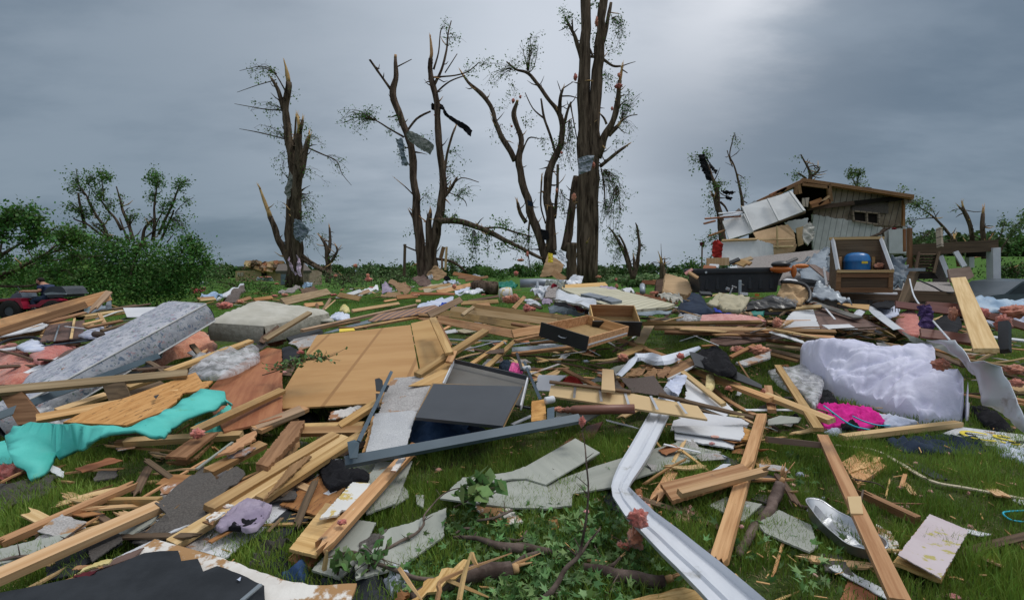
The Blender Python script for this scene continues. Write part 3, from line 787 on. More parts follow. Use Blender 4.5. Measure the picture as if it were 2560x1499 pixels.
# --trees
def TREE(name,label,d,limbs,veg=(),leafn=10,leafs=.15,lm='leaf', cat='tree', bark='bark', spread=1.0,group=None,seed=1,trunk_name='trunk', dd=None,extra=None,twig_r=.012):
 """limbs: lists of (x, y, r) in crop pixels, optional 'b' = torn pale end; veg: (ax, ay, cx, cy, rx, ry, n) hanging sprays"""
 g = random.Random(seed); m = MPP(d); mb = MB(); anchors = []
 base = None
 for li,lb in enumerate(limbs):
  torn = isinstance(lb[-1],str); mode = lb[-1] if torn else ''; pts = [q for q in lb if not isinstance(q,str)]
  ph = g.uniform(-1,1) * spread; n = len(pts)
  p3 = []; tot = 0
  for i,q in enumerate(pts):
   if i: tot += math.hypot(q[0] - pts[i - 1][0],q[1] - pts[i - 1][1]) * m
   off = ph * min(tot * .22,2.0) if li else 0
   # join this limb to the nearest point already built
   p = P(q[0],q[1],d + off + (q[3] if len(q) > 3 else 0))
   if i == 0 and anchors:
    near = min(anchors,key=lambda a: (a[0] - q[0]) ** 2 + (a[1] - q[1]) ** 2)
    if math.hypot(near[0] - q[0],near[1] - q[1]) < 60: p = P(q[0],q[1],near[2]); 
    lo = p.y - (d + off)
   elif i and li: p = P(q[0],q[1],d + off + lo * max(0,1 - 0 * i) + (q[3] if len(q) > 3 else 0))
   p3.append(p)
  if li == 0: lo = 0
  rr = [q[2] * m * 1.06 for q in pts]
  for i,q in enumerate(pts): anchors.append((q[0],q[1],p3[i].y))
  sp,sr = smooth_path(p3,rr,4)
  # wobble so trunks are not perfectly smooth
  sp = [p + V3((nz3(p * .9),0,0)) * .12 * min(1,r * 6) for p,r in zip(sp,sr)]
  k = len(sp)
  if sr[0] > .09 and bark == 'bark':
   for _ in range(k // 2):
    i = g.randint(1,int(k * .75)); q = sp[i]; dv = V3((g.uniform(-1,1),g.uniform(-.6,.6),g.uniform(-.3,.9))).normalized() * (sr[i] + g.uniform(.15,.7)); mb.tube([q,q + dv * .6,q + dv + V3((0,0,g.uniform(-.1,.2)))],[sr[i] * .35,.03,.008],4,g.choice((0,0,1)))
  if mode:
   cut = max(1,int(k * (1 - {'b': .16,'B': .42,'c': .04}[mode[0]])))
   mb.tube(sp[:cut + 1],sr[:cut + 1],9 if sr[0] > .1 else 6,0,True,.25)
   if mode[0] == 'c': mb.tube(sp[cut:],[r * .96 for r in sr[cut:]],9,1)
   else:
    mb.tube(sp[cut:],[r * (.86 - .35 * i / max(1,k - cut)) for i,r in enumerate(sr[cut:])],7,1,True,.5)
    tipd = (sp[-1] - sp[-2]).normalized()
    for s in range(5):
     a = sp[-1] + V3((g.uniform(-1,1),g.uniform(-1,1),0)) * sr[-1] * .6
     e = a + (tipd + V3((g.uniform(-.3,.3),g.uniform(-.3,.3),0))) * g.uniform(1.0,4.5) * max(sr[-1],.05)
     mb.tube([a - tipd * sr[-1],a,e],[sr[-1] * .45,sr[-1] * .3,.004],4,1)
  else: mb.tube(sp,sr,9 if sr[0] > .1 else 6,0,True,.25)
 root = empty(name,label,cat,P(limbs[0][0][0],limbs[0][0][1],d),group)
 inv = root.matrix_world.inverted(); mb.v = [inv @ v for v in mb.v]
 mb.build(trunk_name,[bark,'bare_wood'],root,smooth=True)
 # sprays of twigs with leaves
 tw = MB(); C = []; S = []
 for (ax,ay,cx,cy,rx,ry,n) in veg:
  na = min(anchors,key=lambda a: (a[0] - ax) ** 2 + (a[1] - ay) ** 2); dy0 = na[2]
  for _ in range(n):
   th = g.uniform(0,6.283); rr = math.sqrt(g.random())
   ex,ey = cx + math.cos(th) * rx * rr,cy + math.sin(th) * ry * rr
   a = P(ax + g.uniform(-8,8),ay + g.uniform(-8,8),dy0); e = P(ex,ey,max(5.2,dy0 + g.uniform(-1,1) * max(rx,ry) * m * .8))
   L_ = (e - a).length; pts = []; r0 = max(twig_r * .5,min(.035,L_ * .010)) * (twig_r / .012)
   kk = max(4,int(L_ / .35)); o1 = V3((g.random() * 50,g.random() * 50,0))
   for i in range(kk + 1):
    u = i / kk; p = a.lerp(e,u) + V3((0,0,.14 * L_ * math.sin(u * math.pi)))
    p += V3((nz3(o1 + V3((u * 3,0,0))),nz3(o1 + V3((0,u * 3,0))),nz3(o1 + V3((0,0,u * 3))))) * .16 * L_ * u
    pts.append(p)
   tw.tube(pts,[r0 * (1 - .75 * i / kk) for i in range(kk + 1)],4,0,False)
   # side shoots
   shade = g.uniform(.25,.85)
   for s in range(max(2,int(L_ * 2.0))):
    i = g.randint(max(1,kk // 3),kk); q = pts[i]; dirx = V3((g.uniform(-1,1),g.uniform(-1,1),g.uniform(-.9,.6))) * g.uniform(.15,.55) * min(1.3,L_)
    tw.tube([q,q + dirx * .5 + V3((0,0,.03)),q + dirx],[r0 * .45,r0 * .35,r0 * .2],3,0,False)
    for _2 in range(g.randint(1,leafn + 4)):
     u = g.uniform(.3,1.1); C.append(q + dirx * u + V3((g.gauss(0,.14),g.gauss(0,.14),g.gauss(-.05,.15)))); S.append(shade)
 if extra: extra(C,S,g)
 if tw.v:
  tw.v = [inv @ v for v in tw.v]; tw.build('twigs','twig', root)
 if C:
  V,F,r = leaf_cards(np.array([tuple(inv @ c) for c in C]),leafs * 1.15,np.array(S)); o = soup('foliage', V,F,lm,r); o.parent = root
 return root
def mass(ells,per,rr=(.35,1)):
 """leaf clumps filling crop-pixel ellipses: (cx, cy, rx, ry, distance)"""
 def f(C,S,g):
  for (cx,cy,rx,ry,dd) in ells:
   c = P(cx,cy,dd); m = MPP(dd); R3 = (rx * m,max(rx,ry) * m * .7,ry * m)
   ncl = max(8,int(per * R3[0] * R3[2] * 5))
   for _ in range(ncl):
    while True:
     a = V3((g.uniform(-1,1),g.uniform(-1,1),g.uniform(-1,1)))
     if .25 < a.length < 1: break
    q = c + V3((a.x * R3[0],a.y * R3[1],a.z * R3[2])); sh = g.uniform(.05,.95); cr = g.uniform(.2,.6)
    if q.z < .1: q.z = .1 + g.random() * .4
    for _2 in range(g.randint(16,34)):
     C.append(q + V3((g.gauss(0,cr),g.gauss(0,cr),g.gauss(0,cr * .6)))); S.append(sh)
 return f
use('B')
TREE('snapped_tree','slender snapped tree with two tall torn stems and a lilac curtain round its foot', 32,
 [[(408,1425,44),(398,1200,38),(390,1050,34),(398,900,30),(400,760,27),(385,640,24),(368,520,21),(356,400,18),(368,290,17),(362,200,13),(345,120,5),'b'],
 [(415,1400,40),(425,1200,28),(418,1000,26),(425,850,26),(432,700,22),(436,580,17),(424,440,9),'b'],
 [(350,400,14),(315,310,11),(285,245,8),(266,212,5),'b'],
 [(402,640,9),(412,520,6),(415,430,4),'b'],[(440,790,18),(462,690,16),(472,620,14),(487,555,12),'b'],[(438,560,10),(450,462,8),'b'],
 [(380,1290,26),(345,1210,19),(310,1130,16),(270,1020,14),(236,930,12),(204,850,8),'B'],
 [(440,1235,10),(520,1290,9),(600,1330,8),(700,1370,7),(770,1395,5)],[(440,1260,12),(540,1310,11),(640,1360,9),(740,1400,6)],
 [(480,620,5),(570,660,4),(650,700,3),(680,770,2),(735,838,1)],[(340,405,4),(240,400,3),(60,368,1)],
 [(350,290,4),(290,190,3),(220,152,2),(90,178,1)],[(350,570,4),(210,535,3),(88,512,1)],[(300,230,3),(190,262,2),(75,302,1)]],
 [(300,200,200,180,110,55,12),(340,405,190,400,120,40,8),(350,560,210,540,110,60,8),(350,640,310,700,60,60,7),(470,560,540,590,80,45,9),
 (600,670,670,730,60,60,7),(450,740,540,790,60,50,9),(445,900,520,980,70,70,14),(350,700,340,800,20,70,4),(450,1020,500,1040,60,50,10),(380,300,400,320,60,40,3),(460,480,470,520,40,40,4),
 (460,1130,520,1200,70,60,8),(330,950,335,960,20,20,2)],5,.11,seed=3)
TREE('stub_tree','short shattered tree of three bare stubs behind the slender snapped tree', 45,
 [[(600,1400,16),(600,1290,14),(590,1200,11),(575,1160,8),(548,1125,5),'b'],[(600,1230,11),(612,1150,8),(605,1070,4),'b'],[(615,1280,9),(640,1240,7),(652,1210,6),(640,1178,4),'b']],
 [(600,1250,680,1280,50,30,6),(590,1160,560,1110,30,20,3)],4,.16,seed=4)
TREE('forked_tree','two-stemmed broken tree with grey sheet metal and a black cloth caught in its forks', 30,
 [[(1165,1375,46),(1140,1280,30),(1122,1100,25),(1102,900,21),(1090,700,20),(1075,600,19),(1040,510,18),(1000,400,17),(975,300,18),(990,200,13),(991,85,7),'c'],
 [(1185,1370,42),(1200,1200,28),(1240,1030,25),(1262,860,20),(1250,700,18),(1240,550,17),(1225,400,16),(1208,270,15),(1190,160,12),(1200,60,11),(1186,-25,6),'b'],
 [(968,290,9),(900,200,6),(838,115,6),'c'],[(1212,260,9),(1258,170,7),(1284,60,6),(1290,-30,4),(1310,-110,3)],[(1210,170,6),(1240,70,4),(1246,-40,3),(1262,-80,2)],
 [(1180,1345,28),(1182,1100,19),(1192,980,9),'b'],[(1045,540,6),(1110,455,6),(1190,412,5)],[(1035,560,6),(960,515,5),(870,462,4),(790,440,3),(740,412,2)],
 [(1272,760,7),(1295,620,7),(1340,485,5),'b'],[(1268,905,10),(1315,845,8),(1345,792,6)],[(1310,850,4),(1370,795,3),(1470,820,2)],[(1300,880,3),(1380,920,3),(1400,960,1)],
 [(1210,215,5),(1330,205,4),(1410,180,3),(1470,130,2)],[(1228,300,5),(1300,240,4),(1390,205,3)],[(1120,930,5),(1060,860,3),(990,800,2),'B'],[(1100,1040,8),(1070,985,4),'b'],
 [(1000,155,4),(1082,112,2)],[(1275,190,3),(1345,80,2)],[(1205,130,5),(1182,150,7),(1185,210,6),'B'],[(1222,1260,8),(1320,1280,8),(1400,1340,7)],[(1110,1215,5),(1060,1195,4),(1032,1182,2)]],
 [(870,460,740,470,90,65,26),(800,440,850,420,60,40,10),(1010,500,1010,430,45,60,7),(1040,620,1020,650,40,60,9),(1250,750,1330,780,60,70,9),(1345,900,1400,870,90,60,16),
 (1160,900,1190,920,60,80,10),(1300,640,1340,690,50,60,7),(1400,180,1430,170,70,50,8),(1280,0,1350,20,60,50,7),(1260,-60,1290,-110,40,40,5),(1270,1010,1290,1080,40,60,5),(1130,560,1170,600,60,60,6),(960,510,960,560,50,30,4),(1090,1060,1080,1090,30,30,2)],
 5,.105,seed=5)
use('C')
TREE('split_tree','many-stemmed split tree left of the tallest trunk, pink wool on its tips', 31,
 [[(562,1270,28),(548,1080,22),(535,950,20),(552,830,18),(590,740,15),(612,650,13),(594,560,12),(545,505,9),(492,430,8),(440,365,7),(380,347,6),(332,308,3)],
 [(535,1310,20),(485,1160,19),(440,1020,18),(412,900,18),(396,800,16),(402,700,13),(385,630,12),(370,560,11),(385,500,6),'c'],
 [(380,800,14),(320,700,13),(282,610,11),(252,530,10),(200,465,10),(140,410,7),(98,350,4),'b'],
 [(598,570,9),(603,480,8),(613,440,5),'b'],[(613,640,8),(640,545,6),(656,508,4)],[(652,520,4),(665,600,3),(684,700,2)],
 [(582,790,6),(552,690,7),(522,590,6),(502,492,4)],[(520,590,4),(462,540,3),(424,462,2)],[(572,1090,8),(584,960,7),(588,820,6)],
 [(625,1250,22),(655,1060,19),(680,880,15)],[(525,1115,4),(502,1020,4),(508,880,5),'b'],[(432,1110,11),(402,1060,9),(382,1002,6),'b'],[(440,1150,4),(450,1080,3),(440,1240,3),(450,1350,2)],
 [(408,770,3),(440,690,4),(495,692,2)],[(440,365,3),(470,330,2),(490,220,1)],[(610,480,4),(650,480,3),(685,490,2)],[(615,440,3),(660,410,2)],[(540,1270,14),(548,1330,10)]],
 [(440,350,450,240,60,110,24),(360,340,270,380,70,60,18),(370,350,380,300,50,40,8),(360,420,370,460,40,60,8),(600,720,620,760,80,80,22),(280,620,290,660,50,50,7),(500,690,540,720,60,60,8),
 (420,620,440,600,40,40,6),(650,600,650,760,40,110,12),(600,950,620,1060,50,80,9),(440,1180,430,1250,60,90,16),(200,330,230,310,80,40,10),(330,540,320,540,50,60,4)],
 5,.105,seed=6)
TREE('tall_twin_tree','tallest tree with twin thick trunks running out of the top of the picture', 30,
 [[(722,1405,44),(726,1000,38),(716,720,30),(718,420,29),(728,150,24),(722,-60,22)],
 [(752,1410,33),(760,1000,30),(770,800,29),(772,600,27),(786,350,26),(802,150,22),(822,-60,17)],
 [(706,300,9),(682,200,9),(652,140,7),(622,88,4),'c'],[(662,150,5),(658,100,4),'c'],[(815,210,9),(836,120,9),(850,15,7),'c'],
 [(780,780,26),(815,700,18),(855,620,15),(880,540,13),(896,430,10),(906,330,7),'b'],[(845,675,11),(875,640,10),(905,600,6),'B'],[(900,610,4),(940,580,3),(984,572,2)],
 [(800,832,9),(860,780,8),(942,720,5),'b'],[(830,620,6),(818,590,5),(800,568,3),'b'],[(735,282,6),(800,290,7),(860,328,6),(900,330,4)],[(905,330,3),(940,318,2),(975,308,1)],[(905,345,3),(935,365,2)],
 [(857,95,3),(880,82,2),(905,90,1)],[(805,840,4),(820,930,4),(825,1050,2)],[(760,280,5),(745,240,4),(722,218,3),'b']],
 [(860,90,900,170,40,50,20),(640,90,660,100,45,25,10),(625,100,625,40,30,50,8),(630,120,640,165,14,30,4),(760,30,770,20,30,40,5),(820,360,840,420,30,50,12),(905,600,960,490,50,50,16),(910,600,940,640,60,50,10),
 (940,450,925,500,40,40,6),(820,850,880,960,80,100,26),(820,1000,830,1080,50,80,14),(800,240,830,260,40,40,4),(770,160,760,200,14,50,4),(880,700,900,760,50,70,5),(905,90,880,220,50,50,6),(880,930,850,1150,60,60,10)],
 5,.105,seed=7)
TREE('cut_stump','waist-high sawn stump standing against the thick twin trunks', 28.5,[[(660,1400,26),(657,1300,24),(655,1210,24),'c']],cat='tree stump', seed=8,trunk_name='stem')
TREE('fallen_limb','long bent limb with leaves hanging from the forked tree across to the split tree', 29,
 [[(0,1102,13),(60,1100,14),(120,1110,15),(200,1138,13),(300,1185,11),(400,1235,9),(512,1292,7)],[(225,1138,6),(300,1135,5),(380,1160,5),(460,1180,4)],[(20,1102,12),(-30,1095,8),'B'],[(300,1180,4),(340,1230,3),(400,1250,2)]],
 [(130,1130,140,1190,60,50,16),(170,1150,170,1270,30,60,16),(230,1160,250,1210,50,60,16),(330,1130,320,1110,80,30,12),(380,1170,400,1200,60,70,18),(60,1090,60,1080,60,25,8),(310,1200,300,1250,40,40,8)],
 6,.12,cat='broken limb', seed=9,trunk_name='branch_wood')
TREE('willow_tree','small drooping tree of thin leaning stems in the field right of the tallest trunk', 48,
 [[(965,1390,12),(940,1320,10),(905,1230,8),(870,1170,5),(840,1130,2)],[(965,1390,12),(985,1300,9),(993,1220,7),(985,1140,5),(975,1110,2)],[(950,1330,7),(920,1220,5),(890,1170,4)],[(970,1340,8),(965,1310,7),(966,1278,5),'b']],
 [(880,1180,860,1230,50,80,22),(900,1220,890,1310,40,50,12),(985,1150,975,1170,30,50,12),(985,1220,975,1250,40,40,5)],4,.15,'leaf_sparse', seed=10)
use('G3')
TREE('splinter_stump','shredded upright stump with pink wool at its foot left of the black toolbox', 38,
 [[(2280,470,60),(2262,330,42),(2235,200,26),(2195,65,6),'B'],[(2270,380,22),(2285,250,16),(2290,160,6),'b'],[(2250,200,6),(2240,90,5),(2235,-70,2)],[(2240,240,6),(2120,210,5),(2020,290,3),(1960,260,2)]],
 [(2100,220,2150,280,120,60,5)],1,.12,seed=14)
use('D')
TREE('ragged_tree','leaning broken tree left of the wrecked house with black plastic streaming from its top', 30,
 [[(455,840,22),(440,700,20),(425,580,17),(415,490,13),(390,400,10),(360,320,7),(315,240,4)],[(420,620,12),(400,540,9),(382,500,6),'b'],[(440,560,7),(470,590,6),(490,630,5)],[(440,500,4),(480,520,3),(520,500,2)]],
 [(330,260,260,280,50,50,18),(330,250,350,240,40,40,9),(400,450,430,450,90,40,22),(390,520,360,540,50,50,8),(390,620,380,620,40,40,5),(420,800,340,820,60,60,18),(440,860,370,920,30,60,5)],4,.11,seed=15)
TREE('whip_tree','thin tall whip of a tree with a bare drooping tip beside the broken roof', 34,
 [[(600,640,12),(592,560,10),(565,430,7),(535,310,5),(505,240,4),(525,140,3),(540,85,2)],[(525,320,3),(500,250,3),(488,208,3),'c'],[(600,555,4),(625,570,3)],[(525,315,2),(475,290,1)]],
 [(540,100,548,170,16,50,8),(570,440,600,430,40,40,8),(600,540,620,480,25,50,6)],2,.09,seed=16)
TREE('shorn_tree','shorn treetop with curled bare branches showing above the house ridge', 36,
 [[(1055,520,14),(1060,400,12),(1045,340,7),(1015,280,5),(992,235,3)],[(1062,385,10),(1090,370,6),(1118,335,4),(1090,312,3),(1040,322,3)],[(1030,400,6),(1000,380,6),(972,362,4),'b'],[(1030,310,4),(1052,280,3)],[(1010,360,3),(1030,320,2)]],
 [(980,370,940,390,40,25,14),(1080,360,1060,350,50,40,6),(990,240,985,260,25,25,3)],4,.11,seed=17)
TREE('roof_sapling','leafy young treetop showing above the right slope of the house roof', 38,
 [[(1370,560,6),(1372,450,4),(1385,400,3),(1400,350,2)],[(1370,450,4),(1345,400,3),(1328,350,2)]],
 [(1335,370,1335,365,40,45,22),(1395,370,1400,370,40,40,22),(1370,430,1380,430,80,25,8)],7,.13,'leaf_sparse', seed=18)
TREE('leaning_sapling','thin bowed tree leaning left over the dark porch roof with torn wood at its bend', 30,
 [[(2075,1000,10),(2050,850,10),(2000,770,8),(1930,690,6),(1840,620,4),(1740,560,2)],[(1900,670,4),(1820,675,3),(1720,690,1)],[(1930,690,3),(1880,600,2),(1780,540,1)],[(2050,850,16),(2035,825,20),(2040,800,12),'B']],
 [(1800,580,1760,570,90,60,30),(1840,620,1880,590,50,60,9),(1760,680,1750,690,50,30,7),(1680,480,1680,480,50,30,7),(1740,690,1740,740,14,40,6),(1900,780,1840,820,90,45,38)],5,.12,'leaf_sparse', seed=19)
TREE('snapped_pole_tree','bare snapped trunk with one arm behind the porch roof, left of its twin', 32,
 [[(2165,950,13),(2165,840,13),(2160,740,12),(2130,660,12),(2105,610,10),(2097,560,6),'b'],[(2105,625,7),(2080,600,6),(2062,580,4),'B'],[(2110,615,3),(2180,628,3),(2235,625,2)],[(2080,610,2),(2040,615,2),(2010,632,1)]],
 [(2060,610,2030,615,30,20,2)],2,.1,seed=20)
TREE('bare_pole_tree','straight bare trunk snapped off flat behind the right half of the porch roof', 31.5,
 [[(2245,950,15),(2242,840,14),(2235,700,12),(2240,600,9),'b'],[(2260,880,12),(2275,830,8),(2300,790,3),'B']],[(2240,800,2270,840,20,30,1)],1,.1,seed=21)
TREE('pale_sapling','pale leafy sapling rising at the right edge above the green field', 30,
 [[(2330,980,5),(2380,860,4),(2440,780,3),(2500,720,2)],[(2335,840,3),(2370,760,3),(2385,690,1)]],
 [(2380,720,2370,700,40,60,14),(2450,770,2470,730,60,50,26),(2480,720,2510,700,40,60,16)],6,.12,'leaf_sparse', seed=22)
TREE('edge_branch','leafy bough cut by the right edge of the picture above the field', 22,
 [[(2640,860,6),(2560,850,4),(2480,835,2)]],[(2540,845,2510,840,55,25,34),(2580,650,2520,655,30,30,14)],8,.11,'leaf','bough', seed=23)
use('A')
# left: heap of toppled leafy trees
TREE('toppled_maple','toppled big-leaved maple at the left edge, crown hanging over the quad bike', 19,
 [[(-160,1120,22),(0,1010,16),(130,930,12),(240,860,10),(330,800,8),(440,790,6),(560,720,4)],[(0,1000,9),(20,880,8),(40,760,6),(90,640,4)],[(230,870,5),(300,760,4),(380,660,3)],[(-60,950,8),(-30,780,6),(-20,640,4)]],
 [(40,700,100,620,140,90,40),(100,650,230,580,160,90,50),(300,720,370,640,110,80,36),(0,800,40,780,120,110,30),(240,860,300,870,120,60,20),(440,790,430,830,90,60,16),(0,1000,30,1080,80,80,20),(-20,680,-40,620,100,100,20),(330,800,300,740,150,60,20)],
 6,.12,seed=24,twig_r=.009)
TREE('uprooted_tree','long uprooted trunk leaning up to the right in front of the bush mass', 21,
 [[(-120,1290,26),(0,1210,22),(120,1150,19),(330,1050,14),(480,985,10),(700,900,7),(860,850,5)],[(0,1240,12),(160,1170,10),(330,1085,8),(520,1050,6),(800,1030,4),(1000,1000,3)],[(330,1050,7),(480,960,6),(600,860,4),(690,790,3)],[(380,1160,7),(560,1160,6),(800,1120,4)],[(0,1300,12),(200,1305,12),(380,1285,10)]],
 [(600,900,640,800,140,90,46),(700,880,780,780,130,80,36),(420,1000,420,1060,160,60,24),(200,1110,180,1150,160,60,22),(700,1000,750,1060,160,70,34),(560,1160,560,1200,200,60,30)],
 9,.11,seed=25,extra=mass([(620,1180,420,150,24),(250,1230,300,110,22),(750,930,240,120,25),(120,1160,230,90,23),(560,1350,620,110,25),(620,770,130,70,24),(700,1180,420,220,26),(330,1320,420,130,26)],12),twig_r=.009)
TREE('coppiced_tree','clump of upright leafy stems fanning left above the bush mass', 27,
 [[(1060,860,17),(1010,720,13),(930,610,11),(870,500,9),(840,420,7),(760,310,4),(740,160,2)],[(830,740,14),(800,620,13),(775,500,10),(760,398,7),'c'],[(1180,760,15),(1120,650,10),(1040,560,9),(980,470,7),(900,380,4),(860,300,2)],[(1010,480,6),(1000,380,5),(985,250,4),(975,180,2)],
 [(1290,860,16),(1255,720,14),(1200,590,12),(1170,470,8),(1128,335,5),'c'],[(1250,880,14),(1210,780,9),(1160,640,5)],[(1255,720,6),(1300,640,5)],[(1030,830,12),(930,760,10),(850,700,9),(740,660,7),(710,640,3)],[(1180,540,5),(1205,480,4)],[(1190,850,9),(1060,820,8),(900,690,6)]],
 [(760,310,720,250,60,80,22),(860,320,870,250,70,50,18),(985,220,985,210,50,50,26),(1040,260,1050,240,35,50,16),(980,450,970,380,80,90,34),(1040,560,1090,440,50,70,14),(830,420,720,330,90,40,20),(800,600,680,530,80,60,28),(900,600,900,480,60,60,18),
 (1170,500,1190,420,40,40,7),(1260,640,1290,620,50,50,18),(1060,640,1060,600,50,60,12),(960,700,960,760,70,50,16),(700,800,640,740,70,40,12),(840,640,840,600,40,80,12),(900,280,860,230,60,70,10)],
 4,.10,seed=26)
TREE('upright_tree','clump of upright leafy stems on the right above the bush mass', 27.5,
 [[(1380,880,15),(1400,760,12),(1450,690,10),(1490,655,7)],[(1480,860,16),(1505,700,13),(1500,560,10),(1505,440,8),(1520,330,6),(1480,200,3)],[(1540,800,12),(1610,650,11),(1680,500,9),(1730,360,6),(1770,290,4),(1850,275,2)],[(1560,860,10),(1660,640,8),(1690,560,5)],[(1470,860,9),(1520,700,7),(1590,570,4)],[(1700,590,4),(1770,510,3),(1880,440,2)],[(1620,880,5),(1690,790,3),'c'],[(1400,840,8),(1480,780,7),(1560,740,4)]],
 [(1500,250,1480,220,50,80,26),(1520,340,1540,260,70,80,36),(1505,420,1480,420,60,80,26),(1730,340,1740,300,60,60,22),(1790,280,1810,290,60,40,12),(1660,520,1660,480,60,100,24),(1580,560,1570,540,60,90,20),(1800,480,1830,480,60,60,10),(1680,640,1740,700,80,80,20),(1700,660,1780,770,50,80,14),
 (1480,680,1440,680,50,60,14),(1600,760,1620,700,90,90,28),(1700,600,1790,640,100,30,6),(1420,260,1430,270,30,30,6)],
 4,.10,seed=27)
TREE('thicket','dense rounded thicket of dark green leaves on the right of the bush mass', 24.5,
 [[(1250,1330,14),(1280,1150,10),(1330,980,7),(1370,880,5)],[(1600,1330,12),(1680,1150,9),(1760,980,6),(1830,860,3)],[(1900,1260,6),(1960,1130,4),(2030,1060,2)]],
 [(1830,880,1840,850,50,50,22),(1880,950,1930,940,80,60,30),(1980,1050,2010,1050,50,40,16),(1370,900,1400,900,160,60,26),(1100,900,1120,880,180,60,26),(900,900,900,880,120,60,16)],
 8,.115,cat='bush', seed=28,trunk_name='stems', extra=mass([(1320,1130,340,260,25.5),(1020,1100,300,240,25),(1660,1090,290,200,24.5),(1830,1060,160,180,24),(1500,1330,420,120,24.5),(1150,1340,400,130,24),(1750,1250,150,150,24),(1830,900,60,70,24.5)],15))
use('G1')
def bush(name,label,x,y,w,h,d,per=30,lm='leaf', seed=1,size=.13,cat='bush'):
 TREE(name,label,d,[[(x,y + h * .6,10),(x + w * .1,y,6),(x + w * .15,y - h * .7,3)],[(x,y + h * .5,7),(x - w * .4,y - h * .4,3)],[(x,y + h * .5,7),(x + w * .5,y - h * .3,3)]],
   [(x,y,x,y - h * .4,w,h * .7,14),(x,y,x + w * .4,y - h * .3,w * .7,h * .8,8)],5,size,lm,cat=cat,seed=seed,trunk_name='stems', extra=mass([(x,y,w,h,d)],per),spread=.5)
bush('bush','pale loose bush between the thicket and the far roofless house', 400,380,150,150,40,10,'leaf_sparse', 31)
bush('brush_heap','low heap of leafy broken branches in front of the far roofless house', 650,590,560,90,29,12,'leaf', 32,.1,'brush')
bush('brush_heap','heap of crushed branches at the foot of the slender tree, left side', 1080,620,260,60,28,12,'leaf', 33,.1,'brush')
bush('brush_heap','wide heap of fallen branches right of the slender snapped tree', 2250,480,420,130,30,8,'leaf_sparse', 34,.1,'brush')
bush('low_bush','dark low bush at the far left of the thicket foot beside a red heap', 100,430,180,110,38,10,'leaf_dark', 47)
use('G2')
bush('bush','round green bush left of the leaning dark post', 260,380,150,130,36,10,'leaf_sparse', 35)
bush('bush','green bush between the leaning dark post and the forked tree', 900,380,110,140,36,14,'leaf', 36)
bush('bush','thin green bush left of the leaning dark post, nearest to it', 640,380,160,110,35,10,'leaf_sparse', 37)
bush('bush','wide low green bush behind the brown cardboard sheets', 560,500,380,90,32,10,'leaf_sparse', 38)
bush('bush','sparse bush behind the rusty curved sheet by the forked tree', 1500,280,130,170,37,6,'leaf_sparse', 39)
bush('bush','round far bush seen between the forked tree and the split tree', 2040,370,110,80,60,20,'leaf', 40)
bush('bush','small far bush right of the round far bush', 2260,420,110,50,60,14,'leaf', 41)
use('G3')
bush('bush','round dark bush seen between the split tree stems near the ground', 380,310,90,90,50,22,'leaf', 42)
bush('bush','leafy bush just right of the tallest trunk with pink wool caught in it', 1370,380,130,80,33,9,'leaf_sparse', 43)
use('G4')
bush('bush','dark bush behind the black toolbox lid, left end', 150,170,110,90,34,14,'leaf', 44)
use('S')
bush('bush','low hedge at the right edge behind the grey car', 2530,680,45,18,24,30,'leaf_dark', 45,.1)
bush('bush','dark bush under the porch roof behind the stairs', 2300,660,60,28,30,9,'leaf_dark', 46,.1)
# --foreground wreckage, right half
G('plywood_lines', (.42,.235,.085),(.50,.300,.120),1.3,(.5,3,3),.62,.04,.03,.005,lines=((.33,.18,.065),0,.80,.03),spots=(((.29,.15,.05),9,.74,.03),((.37,.20,.07),.9,.56,.25)))
G('glue_white', (.50,.42,.44),(.56,.49,.51),3,(1,1,1),.6,.1,.03,.005,spots=((.42,.36,.12),9,.56,.05))
G('glue_board', (.62,.61,.58),(.70,.69,.66),3,(1,1,1),.6,.1,.03,.005,spots=((.55,.42,.12),8,.52,.06))
G('siding_lap', (.46,.43,.31),(.54,.51,.39),2,(1,1,1),.75,.1,.03,.003,lines=((.30,.28,.20),1,.17,.02),spots=((.34,.31,.22),3,.62,.1))
use('F4')
B(470,70,.22,1140,1500,.20,.085,.038,'pine','long pine two-by-four crossing over the silver roasting pan in the right foreground', 4,cat='lumber')
PN([(683,585,.24),(800,582,.24),(820,732,.235),(712,730,.235)],.012,'mdf','small square wood offcut lying on the board over the roasting pan', cat='offcut', name='wood_offcut')
B(640,80,.10,1640,-40,.10,.09,.05,'pine','thick pine beam lying below the lavender comforter, pointing right', 0)
B(-10,95,.20,510,150,.19,.15,.05,'brown_ply','purple-brown weathered double plank lying across the right-hand pine boards', -15)
PN([(800,190,.05),(1020,322,.05),(772,482,.05),(636,290,.05)],.035,'ply_fresh','thick square of split plywood in the grass beside the long crossing board', .006,**K15,edges=[0,2])
PN([(690,385,.06),(860,215,.06),(985,260,.06),(840,340,.06)],.01,'wood_split','sheet of splintered veneer peeling off the thick plywood square', .02,**K16)
STRIP([(440,130,.04),(890,178,.05),(1120,285,.05),(1400,445,.05),(1740,512,.05),(2300,620,.05)],.035,.012,'buff','long thin cream trim strip bent through the grass at far right', side=[(0,1,0)] * 6)
PN([(1040,215,.02),(1200,235,.02),(1560,440,.02),(1420,425,.02)],.008,'laminate_dark','dark wet sheet half buried in grass beside the cream trim strip', .01,cat='sheet', name='dark_sheet')
B(895,605,.07,1290,790,.05,.06,.05,'pine_dark','short splintered red-brown stud in grass right of the crossing board', 0,'l')
PN([(1390,735,.12),(1728,875,.11),(1488,1288,.13),(1118,1085,.12)],.006,'glue_white','square lilac-grey board with yellow glue blotches at lower right', .004,**K28)
PN([(1345,790,.085),(1700,900,.08),(1490,1300,.07),(1075,1150,.08)],.022,'wood_split','ragged plywood square under the board with yellow glue blotches', .02,edges=[2],**K15)
